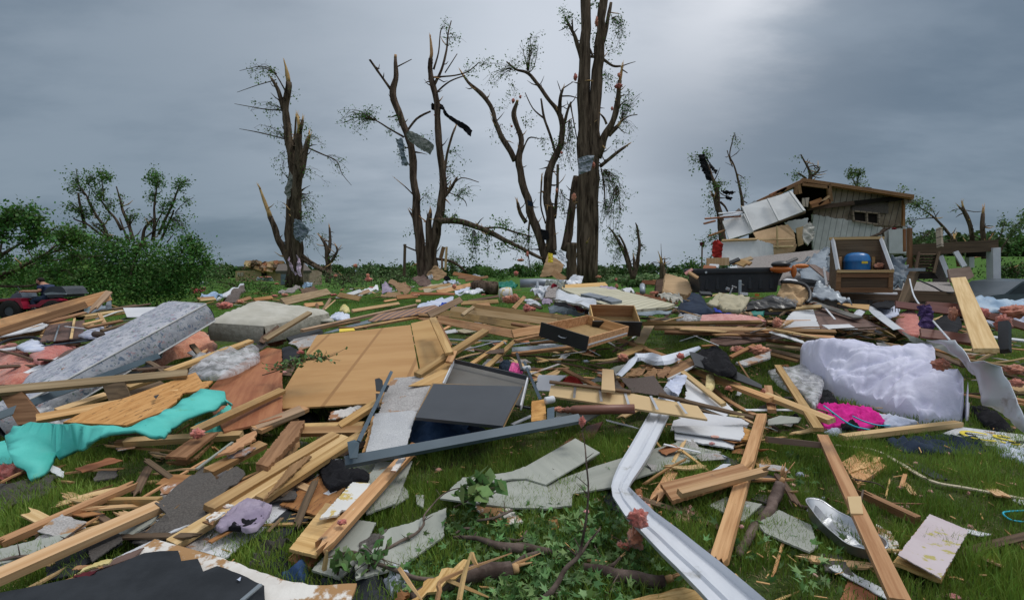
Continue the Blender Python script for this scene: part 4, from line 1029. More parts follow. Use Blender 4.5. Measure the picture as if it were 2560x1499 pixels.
PN([(95,700,.04),(370,830,.04),(430,1010,.04),(355,1060,.04),(-20,900,.04),(-90,815,.04)],.012,'sage','sage siding offcut partly under the left end of the roasting pan', .004,**K0)
PN([(930,820,.05),(1055,885,.05),(1125,1010,.05),(1100,1080,.05),(1000,1020,.05)],.01,'peel','white chipped board end between the roasting pan and the glued board', .02,**K3)
PN([(710,1255,.03),(966,1372,.03),(925,1500,.03),(615,1490,.03)],.012,'ply_red','reddish plywood square lying at the bottom edge beside the crossing board', .004,**K15)
PN([(0,250,.03),(70,270,.03),(20,310,.03),(-40,295,.03)],.006,'ply_fresh','small orange wood chip under the purple-brown plank, upper of two', .01,**K4)
PN([(60,300,.03),(150,345,.03),(100,370,.03),(40,350,.03)],.006,'ply_fresh','small orange wood chip under the purple-brown plank, lower of two', .01,**K4)
B(55,1230,.03,130,980,.06,.016,.006,'wood_split','thin upright sliver of wood in grass below the sage offcut', 0,'lr', **K2)
B(1018,570,.03,1042,465,.05,.012,.005,'wood_split','thin sliver of wood stuck in grass below the thick plywood square', 0,'lr', **K2)
B(1150,490,.04,1180,395,.05,.028,.008,'ply_fresh','small flat stick with a pink tuft at its foot in grass', 0,'l', **K2)
B(1500,325,.02,1600,360,.02,.012,.006,'pine_pale','pale splinter lying alone in the grass below the navy cloth', 0,'lr', **K2)
B(900,640,.05,1270,648,.06,.012,.006,'pine_dark','thin stick lying over the short splintered red-brown stud', 0,'r', **K2)
B(520,605,.03,690,655,.04,.02,.008,'pine_dark','thin brown sliver running under the long crossing board', 0,'l', **K2)
B(630,755,.03,700,715,.03,.03,.012,'pine','stubby pine offcut just above the roasting pan', 0,'l')
B(1650,1275,.02,1900,1476,.02,.008,.004,'twig','thin brown stalk in the grass at the lower right corner', name='stalk', cat='stalk')
B(2110,940,.04,2210,1030,.04,.03,.01,'pine','torn stake end at the right edge of the foreground grass', 0,'lr', **K2)
B(90,1476,.02,160,1445,.02,.015,.006,'wood_split','small pale splinter at the bottom edge left of the reddish square', 0,'lr', **K2)
for x,y,rx,ry,lb in ((1740,850,26,22,'pink wool tuft touching the top corner of the glued board'),(1728,560,16,18,'small pink tuft in grass under the cream trim strip'),
       (1600,1446,55,22,'pink wool scrap at the bottom edge on the right'),(1140,510,28,12,'pink tuft below the small flat stick in the grass'),(1120,80,40,14,'pink scrap beside the left tip of the navy cloth'),
       (2050,800,0,0,'')):
 if rx: BLOB(x,y,rx,ry,.03,'pink_pale', lb,name='insulation_tuft')
HEAP([(1000,105),(1120,88),(1300,80),(1500,60),(1650,22),(1790,60),(1850,130),(1930,205),(1800,232),(1600,215),(1400,205),(1150,195)],.03,.09,'navy','crumpled navy blue cloth spread on the grass under the yellow-lettered sign', .05,5)
HEAP([(1900,145),(2060,130),(2210,170),(2215,300),(2120,255),(2010,225)],.04,.05,'white_cloth','white and lilac lacy cloth beside the right tip of the navy cloth', .03,12)
HEAP([(470,20),(600,-10),(760,5),(720,40),(560,75)],.03,.05,'white_cloth','scrap of white patterned cloth under the beam below the comforter', .02,12)
BLOB(275,400,38,26,.04,'white_cloth','crumpled white paper ball in the grass above the broken log', .3,**K14)
BLOB(480,610,26,22,.03,'white_cloth','white foam scrap in grass left of the crossing board', .3,**K40)
# sign with yellow letters
use('S')
sg = PN([(2357,1082,.07),(2400,1066,.07),(2560,1086,.06),(2620,1110,.05),(2560,1120,.05),(2466,1112,.05)],.006,'white','white yard sign with big yellow letters and small black ones, lying flat', cat='sign', name='yard_sign')
def letters(txt,x,y,h,q,size,mat,rot,parent,nm,sx=1,thick=.002):
 cu = bpy.data.curves.new(nm,'FONT'); cu.body = txt; cu.size = size; cu.extrude = thick; cu.align_x = 'CENTER'; cu.align_y = 'CENTER'
 o = bpy.data.objects.new(nm,cu); COL.objects.link(o); dg = bpy.context.evaluated_depsgraph_get(); me = bpy.data.meshes.new_from_object(o.evaluated_get(dg))
 bpy.data.objects.remove(o); o = bpy.data.objects.new(nm,me); me.materials.clear(); me.materials.append(MATS[mat]); COL.objects.link(o)
 o.matrix_world = MT(P(x,y,q)) @ rot @ Matrix.Scale(sx,4,(1,0,0))
 if parent: Mw = o.matrix_world.copy(); o.parent = parent; o.matrix_parent_inverse = parent.matrix_world.inverted()
 return o
letters('CS', 2470,1093,0,.075,.40,'yellow', Euler((R(2),R(3),R(-24))).to_matrix().to_4x4(),sg,'yellow_letters')
letters('TRADE', 2545,1105,0,.075,.075,'black_plastic', Euler((R(2),R(3),R(20))).to_matrix().to_4x4(),sg,'black_letters')
use('F4')
# hanger
mbh = MB(); hp = [P(*q) for q in ((2260,705,.05),(2100,712,.05),(2022,725,.06),(2060,770,.04),(2130,795,.04),(2280,810,.03))]
sp,sr = smooth_path(hp,[.006] * 6,4); mbh.tube(sp,sr,6)
tag(mbh.build('coat_hanger','cyan', None,MT(hp[0]),True),'turquoise plastic coat hanger in the grass at the right edge','hanger')
mbh = MB(); mbh.lathe(P(2195,648,.03),[(0,0),(0,.05),(.012,.055),(.012,.045),(.004,.0)],16)
tag(mbh.build('jar_cover','white', None,MT(P(2195,648,.03)),True),'small round white lid above the turquoise hanger','lid')
# roasting pan: oval dish with a folded divider
def pan():
 c = P(630,925,.07); Mx = frame(c,P(880,1130,.07) - P(380,720,.10),(.10,-.30,.9)); a,b = .28,.125
 root = empty('roasting_pan','dented silver roasting pan with a folded foil divider lying in the grass','roasting pan', Mx)
 mb = MB(); n = 40; rings = [(1.0,.085),(1.035,.09),(1.05,.083),(.98,.078),(.90,.01),(.80,-.005),(.4,-.004),(.0,-.002)]
 vs = []
 for k,z in rings:
  for i in range(n):
   th = 2 * math.pi * i / n; e = 2 / 2.6
   x = math.copysign(abs(math.cos(th)) ** e,math.cos(th)) * a * k; y = math.copysign(abs(math.sin(th)) ** e,math.sin(th)) * b * k
   dz = .012 * nz3(V3((x * 9,y * 9,z * 9))) + (.02 * math.sin(th * 2 + .5) if k > .95 else 0)
   vs.append((x,y,z + dz))
 fs = [(r * n + i,r * n + (i + 1) % n,(r + 1) * n + (i + 1) % n,(r + 1) * n + i) for r in range(len(rings) - 1) for i in range(n)]
 mb.add(vs,fs); mb.build('dish','alu', root,smooth=True)
 mb = MB(); 
 for k in range(14):
  x = -.30 + k * .045; y = .02 * math.sin(k * .7) - .01
  mb.v += [V3((x,y - .022,.0)),V3((x,y,.05 + .012 * math.sin(k * 1.7))),V3((x,y + .022,.0))]
  if k:
   q = (k - 1) * 3; mb.f += [(q,q + 3,q + 4,q + 1),(q + 1,q + 4,q + 5,q + 2)]; mb.m += [0,0]
 mb.build('foil_divider','alu', root)
pan()
# logs and branches
def BR(pts,label,mat='bark_near', name='branch', cat='branch', n=8,rough=.25,torn=False,sub=4,twigs=0):
 """pts: (x, y, h, radius in metres)"""
 p3 = [P(*p[:3]) for p in pts]; r = [p[3] for p in pts]; sp,sr = smooth_path(p3,r,sub)
 sp = [p + V3((nz3(p * 7),nz3(p * 7 + V3((9,0,0))),nz3(p * 7 + V3((0,9,0))) * .6)) * min(.03,q * 1.0) for p,q in zip(sp,sr)]
 mb = MB(); k = len(sp)
 if torn:
  cut = int(k * .86); mb.tube(sp[:cut + 1],sr[:cut + 1],n,0,True,rough); mb.tube(sp[cut:],[q * .7 for q in sr[cut:]],6,1,True,.5)
  td = (sp[-1] - sp[-2]).normalized(); g = random.Random(k)
  for s in range(4):
   a = sp[-1] + V3((g.uniform(-1,1),g.uniform(-1,1),g.uniform(-1,1))) * sr[-1] * .5; mb.tube([a,a + (td + V3((g.uniform(-.3,.3),g.uniform(-.3,.3),.1))) * sr[-1] * g.uniform(1.5,4)],[sr[-1] * .35,.002],4,1)
 else: mb.tube(sp,sr,n,0,True,rough)
 g = random.Random(len(bpy.data.objects))
 for _ in range(twigs):
  i = g.randint(1,k - 2); q = sp[i]; dv = V3((g.uniform(-1,1),g.uniform(-1,1),g.uniform(0,1))).normalized() * g.uniform(.03,.09)
  mb.tube([q,q + dv * .6,q + dv],[sr[i] * .5,sr[i] * .4,sr[i] * .2],4,0)
 return tag(mb.build(name,[mat,'bare_wood'],None,MT(sp[0]),True),label,cat)
BR([(-95,850,.06,.03),(-20,760,.06,.036),(40,640,.09,.036),(95,540,.14,.04),(130,430,.22,.028)],'broken log with torn bark rising in the grass left of the crossing board', **K9,n=12,torn=True)
BR([(-270,1100,.03,.022),(-200,1010,.04,.028),(-95,850,.06,.03)],'lower half of the split log, grey bark lying in the grass', **K9,n=12)
BR([(240,650,.04,.014),(400,700,.05,.016),(600,740,.05,.014),(760,800,.04,.01)],'grey-brown stick running behind the roasting pan', n=7)
BR([(120,905,.06,.006),(300,880,.06,.007),(345,820,.08,.005)],'small bent twig lying on the sage offcut', n=5)
BR([(180,620,.03,.006),(225,690,.03,.005),(300,700,.03,.004)],'thin pale twig below the torn end of the broken log', n=5)
BR([(740,440,.10,.007),(930,470,.10,.005),(1010,520,.06,.003)],'dark thin twig lying under the thick plywood square', n=5,twigs=4)
BR([(790,640,.12,.008),(818,530,.18,.006)],'short grey peg standing beside the small wood offcut', n=6)
# --F3
use('S')
STRIP([(1712,905,.30),(1692,950,.28),(1668,1000,.25),(1648,1040,.22),(1622,1090,.21),(1598,1135,.20),(1575,1172,.21),(1556,1205,.19),(1550,1222,.21),(1562,1248,.23),(1600,1296,.24),(1652,1342,.26),(1700,1388,.28),(1745,1428,.29),(1810,1490,.31),(1860,1540,.32)],
  [.16,.175,.19,.195,.19,.185,.17,.135,.12,.16,.185,.20,.21,.215,.22,.225],.005,'metal_white','long white metal gutter bent sharply in the middle, running to the bottom edge','gutter','gutter',
  prof=[(-.5,.20),(-.47,.0),(-.1,.01),(-.05,.09),(.06,.08),(.10,0),(.45,.03),(.5,.16)],sub=1)
use('F3')
BLOB(1085,770,90,85,.36,'pink','pink wool clump stuck on the bend of the white gutter', .55,name='insulation_tuft', rot=30)
BLOB(1060,930,75,110,.18,'pink','pink wool clump hanging beneath the bend of the white gutter', .55,name='insulation_tuft')
BLOB(960,1010,70,35,.06,'pink','darker pink wool scrap in grass left of the gutter bend', .55,name='insulation_tuft')
B(2150,-110,.20,1795,1095,.10,.092,.045,'pine','upright-lying pine post with a chewed lower end right of the gutter', 8,'r')
PN([(1275,470,.14),(1980,300,.20),(2090,400,.20),(1380,620,.12)],.03,'pine','wide plank under a narrow batten, left of and crossing the pine post', .004,**K5)
B(1440,560,.19,2150,375,.24,.05,.045,'pine_pale','narrow pale batten laid along the wide plank across the pine post', 20,'r')
B(1225,590,.05,1475,130,.10,.03,.012,'pine','thin lath sticking up behind the wide plank beside the gutter', 0,'r')
B(1250,590,.05,1385,380,.07,.08,.03,'pine','short stub of stud under the left end of the wide plank', 0,'l')
PN([(1380,-20,.16),(1980,-30,.16),(2000,60,.15),(1960,100,.15),(1400,22,.15)],.012,'white','big white board with a splintered brown right end behind the pine post', .012,edges=[1,2],**K3)
PN([(1980,-20,.145),(2060,20,.145),(2040,100,.14),(1950,90,.14)],.02,'osb','splintered brown wood showing at the right end of the white board', .015,**K1)
PN([(1400,38,.12),(1640,60,.12),(1912,108,.11),(1908,172,.10),(1400,90,.10)],.014,'white','narrow white board with brown broken edge, below the big white board', .01,edges=[1,2,3],**K3)
PN([(1040,225,.04),(1430,118,.04),(1690,180,.04),(1800,200,.04),(1520,285,.04),(1110,412,.04),(880,500,.04),(520,560,.04),(515,660,.04),(290,690,.04),(0,672,.04),(-100,560,.04),(295,480,.04),(700,330,.04)],.012,'sage','longest sage siding board running under the white gutter', .006,edges=[2,3,6,7,8],**K0)
PN([(545,85,.10),(756,207,.09),(290,482,.07),(120,430,.08),(0,432,.09),(-260,470,.10),(-170,400,.10),(0,370,.10),(130,320,.10)],.012,'sage','pointed sage siding board on top of the others left of the gutter', .008,edges=[6,7],**K0)
PN([(-420,420,.07),(-120,415,.07),(0,430,.07),(270,450,.06),(330,560,.05),(340,685,.04),(0,680,.05),(-250,650,.06),(-620,600,.06)],.012,'sage','broad sage siding board with a torn yellow edge, left in the group', .008,edges=[0,8],**K0)
PN([(1690,660,.03),(1840,590,.03),(2150,650,.03),(1985,800,.03)],.012,'sage','small sage siding piece under the pine post with a chewed end', .004,**K0)
PN([(2110,850,.03),(2230,760,.03),(2300,850,.03),(2200,900,.03)],.012,'sage','sage siding corner poking out right of the split log', .004,**K0)
PN([(770,560,.03),(900,540,.03),(960,620,.03),(930,720,.03),(830,690,.03)],.006,'tarpaper','black roofing scrap in grass beside the bend of the gutter', .01,cat='roofing', name='roofing_scrap')
PN([(640,-20,.06),(780,-60,.09),(700,80,.05),(400,160,.03),(560,40,.04)],.02,'rose_wood','dark red-brown board lying in grass under the blue bed rail', 0,**K1)
for pts,lb in (([(300,800),(350,752),(415,760),(400,850),(345,872)],'round reddish wood chip among the fallen leaves'),([(580,770),(640,790),(670,870),(620,895)],'reddish wood chip behind the upright twig'),
    ([(1200,740),(1290,710),(1280,780),(1230,790)],'orange ply chip right of the gutter bend'),([(1060,520),(1110,515),(1130,600),(1080,610)],'orange ply chip just above the gutter bend')):
 PN([(x,y,.05) for x,y in pts],.01,'ply_red', lb,.006,**K4)
PN([(2090,260,.05),(2200,240,.05),(2230,310,.05),(2100,345,.05)],.008,'ply_fresh','orange ply flake to the right of the pine post', .01,**K4)
PN([(1940,250,.04),(1990,240,.04),(1985,290,.04),(1935,285,.04)],.008,'ply_fresh','orange ply flake to the left of the pine post', .01,**K4)
HEAP([(1380,600),(1440,590),(1450,660),(1560,690),(1640,740),(1600,800),(1480,790),(1400,790)],.02,.05,'pink_pale','flat pale pink wool rag in grass below the wide plank', .02,12,'insulation','insulation')
HEAP([(1040,590),(1110,600),(1160,640),(1220,690),(1180,720),(1110,690)],.02,.05,'pink_pale','small pale pink wool rag just right of the gutter bend', .02,12,'insulation','insulation')
BLOB(1720,130,28,12,.16,'pink_pale','tiny pink wisp on the narrow white board', name='insulation_tuft'); BLOB(1745,72,40,10,.18,'pink_pale','tiny pink wisp between the two white boards', name='insulation_tuft')
BLOB(640,715,28,14,.40,'pink_pale','tiny pink wisp caught on the upright twig', name='insulation_tuft')
BLOB(400,1420,28,40,.05,'pink_pale','pink wisp among leaves at the bottom edge', name='insulation_tuft')
BLOB(1975,845,20,18,.13,'pink_pale','tiny pink wisp on the split log', name='insulation_tuft')
PN([(1790,225,.10),(1830,245,.12),(1868,260,.10),(1875,340,.02),(1810,335,.02)],.006,'white_cloth','torn white paper cup standing in the grass left of the pine post', .01,**K14)
PN([(1010,1476,.10),(1180,1430,.12),(1480,1365,.13),(1640,1410,.14),(1840,1262,.14),(1925,1245,.14),(2060,1400,.10),(2240,1530,.08),(1500,1600,.10)],.03,'wood_split','wide slab of shredded pale wood beneath the gutter at the bottom edge', .035,cat='board', name='splintered_board')
BR([(590,1185,.06,.022),(760,1210,.07,.028),(900,1260,.08,.032),(1100,1300,.08,.034),(1260,1330,.08,.034),(1390,1280,.10,.022)],'smooth grey fallen branch in the leaves left of the shredded slab', name='branch', n=12,rough=.15,torn=True)
BR([(240,1500,.04,.022),(330,1400,.10,.016),(460,1210,.16,.013),(570,1110,.20,.012),(600,1000,.26,.008),(625,850,.36,.007),(650,640,.48,.006),(655,500,.56,.005),(640,300,.68,.005),(628,160,.74,.004),(605,40,.80,.003)],'tall thin twig standing up from the leaves, pale torn foot', n=6,twigs=10)
BR([(585,1080,.19,.010),(640,1000,.19,.009),(700,930,.2,.007),(760,860,.2,.004)],'side shoot leaning right from the foot of the tall thin twig', n=6,twigs=3)
BR([(-30,1060,.08,.03),(80,1030,.08,.026),(250,1045,.08,.022),(400,1070,.06,.016)],'grey branch lying across the leaves at the left of the twig', n=9)
BR([(-220,1180,.08,.02),(0,1190,.08,.018),(120,1110,.09,.015),(240,1060,.09,.012)],'grey forked branch under the one left of the twig', n=8)
BR([(-90,940,.07,.012),(60,960,.07,.009),(130,880,.07,.006)],'thin purple-grey stick above the grey branches in the leaves', n=6)
BR([(0,700,.06,.004),(100,675,.07,.004),(180,655,.08,.003)],'fine twig resting on the lower edge of the broad sage board', n=5,twigs=3)
BR([(790,1190,.07,.012),(880,1170,.08,.013),(950,1095,.1,.009)],'short crooked stick above the smooth grey fallen branch', n=7,torn=True)
BR([(640,1130,.08,.01),(820,1150,.08,.009)],'pale splintered stick above the smooth grey fallen branch','bare_wood', n=5)
BR([(700,990,.06,.004),(760,1100,.05,.003)],'fine twig near the short crooked stick', n=4)
BR([(860,930,.06,.004),(1000,990,.06,.003),(900,960,.06,.003)],'fine twig poking toward the pink wool under the gutter', n=4)
BR([(800,1440,.05,.006),(860,1350,.08,.005),(950,1200,.12,.004)],'thin bare stem leaning right at the bottom edge', n=5,twigs=4)
BR([(1330,240,.06,.005),(1345,320,.05,.005),(1380,360,.04,.004)],'short dark twig beside the thin lath', n=5)
BR([(1470,170,.05,.005),(1540,130,.07,.005),(1590,90,.09,.004)],'small twig on the narrow white board near the gutter', n=5,twigs=4)
BR([(340,335,.10,.004),(380,360,.11,.005),(410,368,.11,.004)],'tiny twig lying on the pointed sage board', n=5,twigs=3)
BR([(1900,1010,.03,.03),(1720,1080,.03,.028),(1640,1110,.02,.02)],'dark rotten branch under the chewed end of the pine post', n=9)
BR([(2010,560,.03,.008),(2120,590,.03,.008),(2230,620,.03,.006)],'dark thin twig by the small sage piece', n=5)
# --leaves and twigs underfoot
def leaf_litter():
 g = np.random.default_rng(77); zones = [(1330,1330,170,70,800),(1190,1330,90,55,300),(1500,1400,160,80,620),(1250,1450,190,60,700),(1070,1440,90,50,260),(1480,1290,90,60,260),
    (1980,1190,60,50,60),(2060,1400,120,70,60),(1540,1180,60,30,50),(1190,1240,40,25,80),(1420,1500,300,40,400),(1400,1380,420,110,420),(1900,1330,300,150,160),(1700,1230,60,60,50),(1960,1120,50,30,40)]
 # a five-lobed silver-maple leaf
 rad = [(0,.30),(22,.42),(40,1.0),(54,.46),(72,.55),(90,1.15),(108,.55),(126,.46),(140,1.0),(158,.42),(180,.30),(220,.42),(270,.12),(320,.42)]
 base = np.array([(math.cos(R(a)) * r,math.sin(R(a)) * r,.08 * abs(math.cos(R(a))) * r) for a,r in rad]); k = len(base); V = []; F = []; Rn = []; nbv = 0
 for (cx,cy,rx,ry,n) in zones:
  for _ in range(int(n * .62)):
   th = g.uniform(0,6.283); rr = math.sqrt(g.uniform(0,1)) * g.uniform(.8,1.3); q = g.uniform(.02,.10)
   global CX,CY,CS
   CX,CY,CS = 0,0,1
   p = P(cx + math.cos(th) * rx * rr,min(1560,cy + math.sin(th) * ry * rr),q)
   s = g.uniform(.022,.058) * (1.15 if g.uniform() < .15 else 1); E = np.array(Euler((g.normal(0,.75),g.normal(0,.75),g.uniform(0,6.28))).to_matrix())
   w = g.uniform(.55,1.0); curl = g.uniform(-.35,.35)
   b = base * np.array([w,1,1]); b = b.copy(); b[:,2] += curl * (b[:,0] ** 2 + b[:,1] ** 2)
   vs = (b * s) @ E.T + np.array(p); c = np.array(p) + E @ np.array([0,.1 * s,0])
   V.append(np.vstack([c[None],vs])); F.append(np.array([(nbv,nbv + 1 + i,nbv + 1 + (i + 1) % k) for i in range(k)])); nbv += k + 1
   Rn.append(np.full((k + 1,2),(g.uniform(0,1),g.uniform(0,1))))
 Rn = np.concatenate(Rn)
 o = soup('fallen_leaves', np.concatenate(V),np.concatenate(F),'leaf_near', Rn); tag(o,'torn green maple leaves strewn over the grass in the centre foreground','leaves', kind='stuff')
 # splinters and crumbs strewn over everything close by
 mb = MB(); gg = random.Random(3)
 for _ in range(2600):
  y = math.sqrt(gg.uniform(2.3 ** 2,11 ** 2)); x = gg.uniform(-1,1) * y; a = gg.uniform(0,6.28); Ls = gg.uniform(.02,.09); w = gg.uniform(.003,.010)
  mb.box((x,y,gg.uniform(.01,.08)),(Ls,w,w * .6),(gg.uniform(-.3,.3),gg.uniform(-.3,.3),a))
 tag(mb.build('wood_splinters','wood_split'),'small pale wood splinters strewn over the grass','splinters', kind='stuff')
 mb = MB()
 for _ in range(260):
  y = math.sqrt(gg.uniform(2.4 ** 2,9 ** 2)); x = gg.uniform(-1,1) * y
  mb.ell((x,y,.03),(gg.uniform(.008,.03),gg.uniform(.008,.03),gg.uniform(.005,.015)),None,0,6,4,.4,3,gg.random() * 9)
 tag(mb.build('wool_crumbs','pink_pale', smooth=True),'tiny pink wool crumbs strewn over the grass','crumbs', kind='stuff')
leaf_litter()
# --foreground wreckage, left half
use('F2')
B(605,985,.17,1375,150,.20,.088,.045,'pine','heavy square pine beam pointing at the blue bed rail, centre foreground', 10,'l')
PN([(285,1035,.14),(515,1092,.14),(860,700,.17),(600,640,.17)],.018,'pine','wide cupped pine board lying left of the heavy square beam', .003,**K5)
PN([(275,1130,.06),(455,1202,.06),(640,985,.07),(400,1010,.07)],.02,'ply_red','darker board under the cupped pine board, lower end showing', .006,**K5)
PN([(545,770,.20),(830,462,.21),(984,470,.21),(832,708,.20),(735,700,.20),(700,745,.20)],.012,'glue_board','white board crusted with yellow glue on top of the cupped board', .006,edges=[0,4,5],**K28)
PN([(1158,362,.27),(1235,250,.27),(1290,252,.27),(1200,372,.27)],.01,'peel','small flaking white scrap on the heavy square beam', .006,cat='scrap', name='painted_scrap')
BLOB(740,805,45,22,.23,'pink','small pink tuft near the lower end of the heavy beam', name='insulation_tuft')
G('osb_red', (.26,.095,.038),(.38,.165,.065),7,(.5,3,1),.75,.35,.04,.01,spots=((.05,.025,.015),16,.58,.06,(.5,3,1)))
PN([(203,652,.10),(545,400,.10),(770,510,.10),(565,762,.10)],.012,'osb_red','streaky red-brown board under the black fur cloth', .004,**K29)
HEAP([(535,305),(640,275),(770,258),(800,345),(900,345),(975,385),(965,440),(800,450),(640,512),(575,430)],.14,.05,'black_cloth','black shaggy cloth at the left end of the blue bed rail', .045,13,rag=.08)
# three parallel studs and the white sheet under them
use('S')
B(521,1272,.20,838,1086,.26,.085,.04,'pine','uppermost-left of three parallel studs running to the blue bracket', 14)
B(428,1362,.13,862,1094,.22,.085,.045,'pine','middle one of three parallel studs, longest, running beneath the lilac clothes', 14)
B(650,1250,.16,895,1092,.24,.085,.045,'pine','lowest-right of three parallel studs, torn on top near the bracket', 14,'r')
PN([(466,1366,.07),(562,1394,.07),(655,1324,.07),(718,1272,.07),(812,1180,.07),(700,1200,.07)],.01,'white','long white sheet lying under the three parallel studs', .004,**K3)
use('F2')
PN([(60,620,.24),(290,320,.24),(460,225,.24),(480,240,.24)],.01,'pine_dark','loose reddish veneer sliver on the middle stud', .008,**K16)
PN([(0,305,.30),(300,-60,.30),(420,-70,.30),(365,60,.30),(105,330,.28)],.05,'pine_dark','stack of split brown clapboards above the three studs', .012,**K17)
PN([(0,340,.20),(110,320,.22),(360,40,.24),(370,120,.2),(100,380,.16)],.04,'pine','pale split boards at the bottom of the brown clapboard stack', .01,**K17)
B(340,30,.22,1010,20,.24,.09,.045,'pine','stud lying level just left of the white textured board', 25)
# sage siding under the beam
PN([(950,735,.04),(1205,640,.05),(1345,280,.06),(1040,290,.07),(880,560,.05)],.012,'sage','sage siding piece right of the heavy square beam', .006,**K0)
PN([(1170,680,.03),(1310,590,.03),(1310,540,.03),(1260,490,.03),(1200,640,.03)],.01,'sage','small cracked sage corner just right of the beam siding', .006,**K0)
PN([(780,310,.08),(1040,290,.08),(960,430,.08),(800,430,.08)],.012,'sage_dark','greenish panel under the left end of the bed rail', .004,**K0)
PN([(480,1215,.04),(870,785,.05),(1032,808,.05),(870,1150,.04),(720,1290,.03)],.012,'sage','grooved sage board below the heavy beam', .004,**K0)
PN([(860,1290,.05),(850,1150,.05),(1150,860,.05),(1330,810,.05),(1640,680,.05),(1610,930,.04),(1280,1165,.04),(1100,1230,.04)],.012,'sage','large sage board half covered by leaves with a branch over it', .006,**K0)
PN([(1375,570,.02),(1447,572,.02),(1440,680,.02),(1385,650,.02)],.01,'sage','little sage offcut standing alone in the centre grass', .003,**K0)
PN([(1880,690,.09),(1945,510,.09),(2202,700,.09),(2300,800,.07),(2140,830,.07),(1960,740,.08)],.012,'peel','peeling pinkish board with orange edges on the broad sage board', .01,**K3)
PN([(1900,760,.06),(1960,730,.06),(2040,735,.06),(2030,775,.06),(1930,780,.06)],.008,'ply_fresh','orange flake below the peeling pinkish board', .01,**K4)
PN([(845,1150,.11),(900,970,.10),(1010,900,.12),(1130,862,.10),(1095,960,.09),(965,1085,.10)],.008,'shingle','curled grey shingle scrap lying on the grooved sage board', .012,**K10,wav=.03)
# roofing felt pieces
PN([(-30,930,.05),(0,900,.06),(250,700,.07),(480,760,.07),(300,900,.05),(0,1060,.04)],.006,'tarpaper','black roofing felt strip between the lilac clothes and the cupped board', .008,**K7)
B(100,890,.08,225,770,.09,.022,.008,'pine','small flat lath on the black roofing felt strip', 0)
PN([(-60,1200,.05),(-20,1060,.07),(150,960,.10),(305,945,.10),(130,1060,.08),(60,1200,.05)],.008,'shingle','curled brown shingle beside the cupped board', .01,**K10,wav=.05)
PN([(40,1200,.04),(130,1070,.06),(270,1060,.07),(280,1180,.04),(200,1290,.03),(60,1230,.03)],.008,'tarpaper','crumpled black felt below the curled brown shingle', .01,**K7,wav=.05)
HEAP([(200,1285),(320,1230),(415,1165),(462,1215),(400,1335),(300,1310)],.04,.09,'denim','faded blue cloth poking out behind the pale roof board', .02,6)
HEAP([(415,1335),(480,1250),(585,1205),(700,1270),(870,1215),(1000,1180),(1085,1260),(1180,1476),(980,1560),(790,1520),(865,1340),(600,1350)],.03,.04,'tarpaper','crumpled black felt heap right of the pale roof board', .06,4,'roofing_felt','roofing', soft=.25)
HEAP([(1090,1305),(1200,1252),(1320,1268),(1375,1310),(1340,1390),(1240,1360),(1165,1420)],.04,.08,'white_cloth','light blue crumpled cloth at the bottom beside the black felt', .04,10)
BR([(620,1120,.08,.008),(760,1070,.1,.009),(880,1080,.12,.010),(1060,1165,.12,.011),(1250,1240,.12,.012),(1400,1285,.12,.011),(1560,1300,.1,.008)],'long thin branch curving over the black felt towards the leaves', n=7)
BR([(1040,1090,.08,.008),(1200,1000,.1,.009),(1350,925,.11,.010),(1440,835,.12,.008),(1450,740,.14,.006),(1590,580,.16,.005),(1700,525,.2,.004),(1830,505,.22,.003)],'long thin branch lying over the large sage board', n=7,twigs=6)
BR([(1260,1140,.06,.005),(1400,1020,.07,.005),(1530,900,.08,.003)],'thin twig parallel to the branch on the large sage board', n=5,twigs=5)
BR([(2202,700,.12,.008),(2050,770,.12,.008),(1900,790,.1,.007)],'dark stick across the peeling pinkish board', n=6,twigs=3)
BR([(1700,935,.08,.010),(1860,940,.1,.014),(1940,960,.1,.016),(2080,1000,.1,.022),(2300,1060,.08,.03)],'purple-grey branch stub among the leaves, thick at right', n=9,twigs=3)
BR([(1720,900,.07,.008),(1790,860,.09,.009),(1880,860,.09,.006)],'small crooked stick above the purple-grey branch stub', n=6)
BR([(1380,1476,.08,.03),(1700,1300,.10,.04),(2000,1230,.10,.045),(2260,1210,.08,.04)],'thick mossy rotten log in leaves at the bottom centre', **K9,n=14,rough=.4,torn=True)
PN([(1330,1476,.12),(1480,1290,.16),(1740,1160,.20),(1840,1130,.2),(1780,1240,.17),(1560,1400,.13)],.02,'wood_split','orange split plank leaning over the rotten log', .02,**K18)
for pts,lb in (([(1235,1205,.22),(1320,1330,.2),(1430,1480,.16)],'pale curved splinter crossing in front of the light blue cloth'),([(1750,1480,.2),(1790,1270,.26),(1855,1060,.34)],'tall pale splinter standing from the rotten log'),
    ([(1560,1480,.15),(1580,1400,.18),(1630,1290,.22),(2202,1070,.3)],'long pale splinter arching right over the rotten log'),([(1640,1300,.2),(1830,1380,.18),(2000,1450,.14)],'thin pale splinter running down right from the log'),
    ([(1850,1070,.3),(1880,1150,.27),(1920,1195,.25)],'short hooked splinter at the tip of the tall pale one'),([(585,1215,.14),(600,1130,.2),(612,1050,.26)],'thin upright straw-coloured splinter by the black felt')):
 p3 = [P(*q) for q in pts]; sp,sr = smooth_path(p3,[.012,.011,.004] if len(pts) == 3 else [.012,.012,.010,.003],4); mb = MB(); mb.tube(sp,sr,4,rough=.4)
 tag(mb.build('wood_splinter','bare_wood', None,MT(sp[0])),lb,'splinter')
PN([(1180,1500,.1),(1240,1380,.14),(1310,1400,.13),(1290,1460,.12),(1220,1540,.1)],.03,'ply_red','broken red-orange wood lump beside the light blue cloth', .02,**K18)
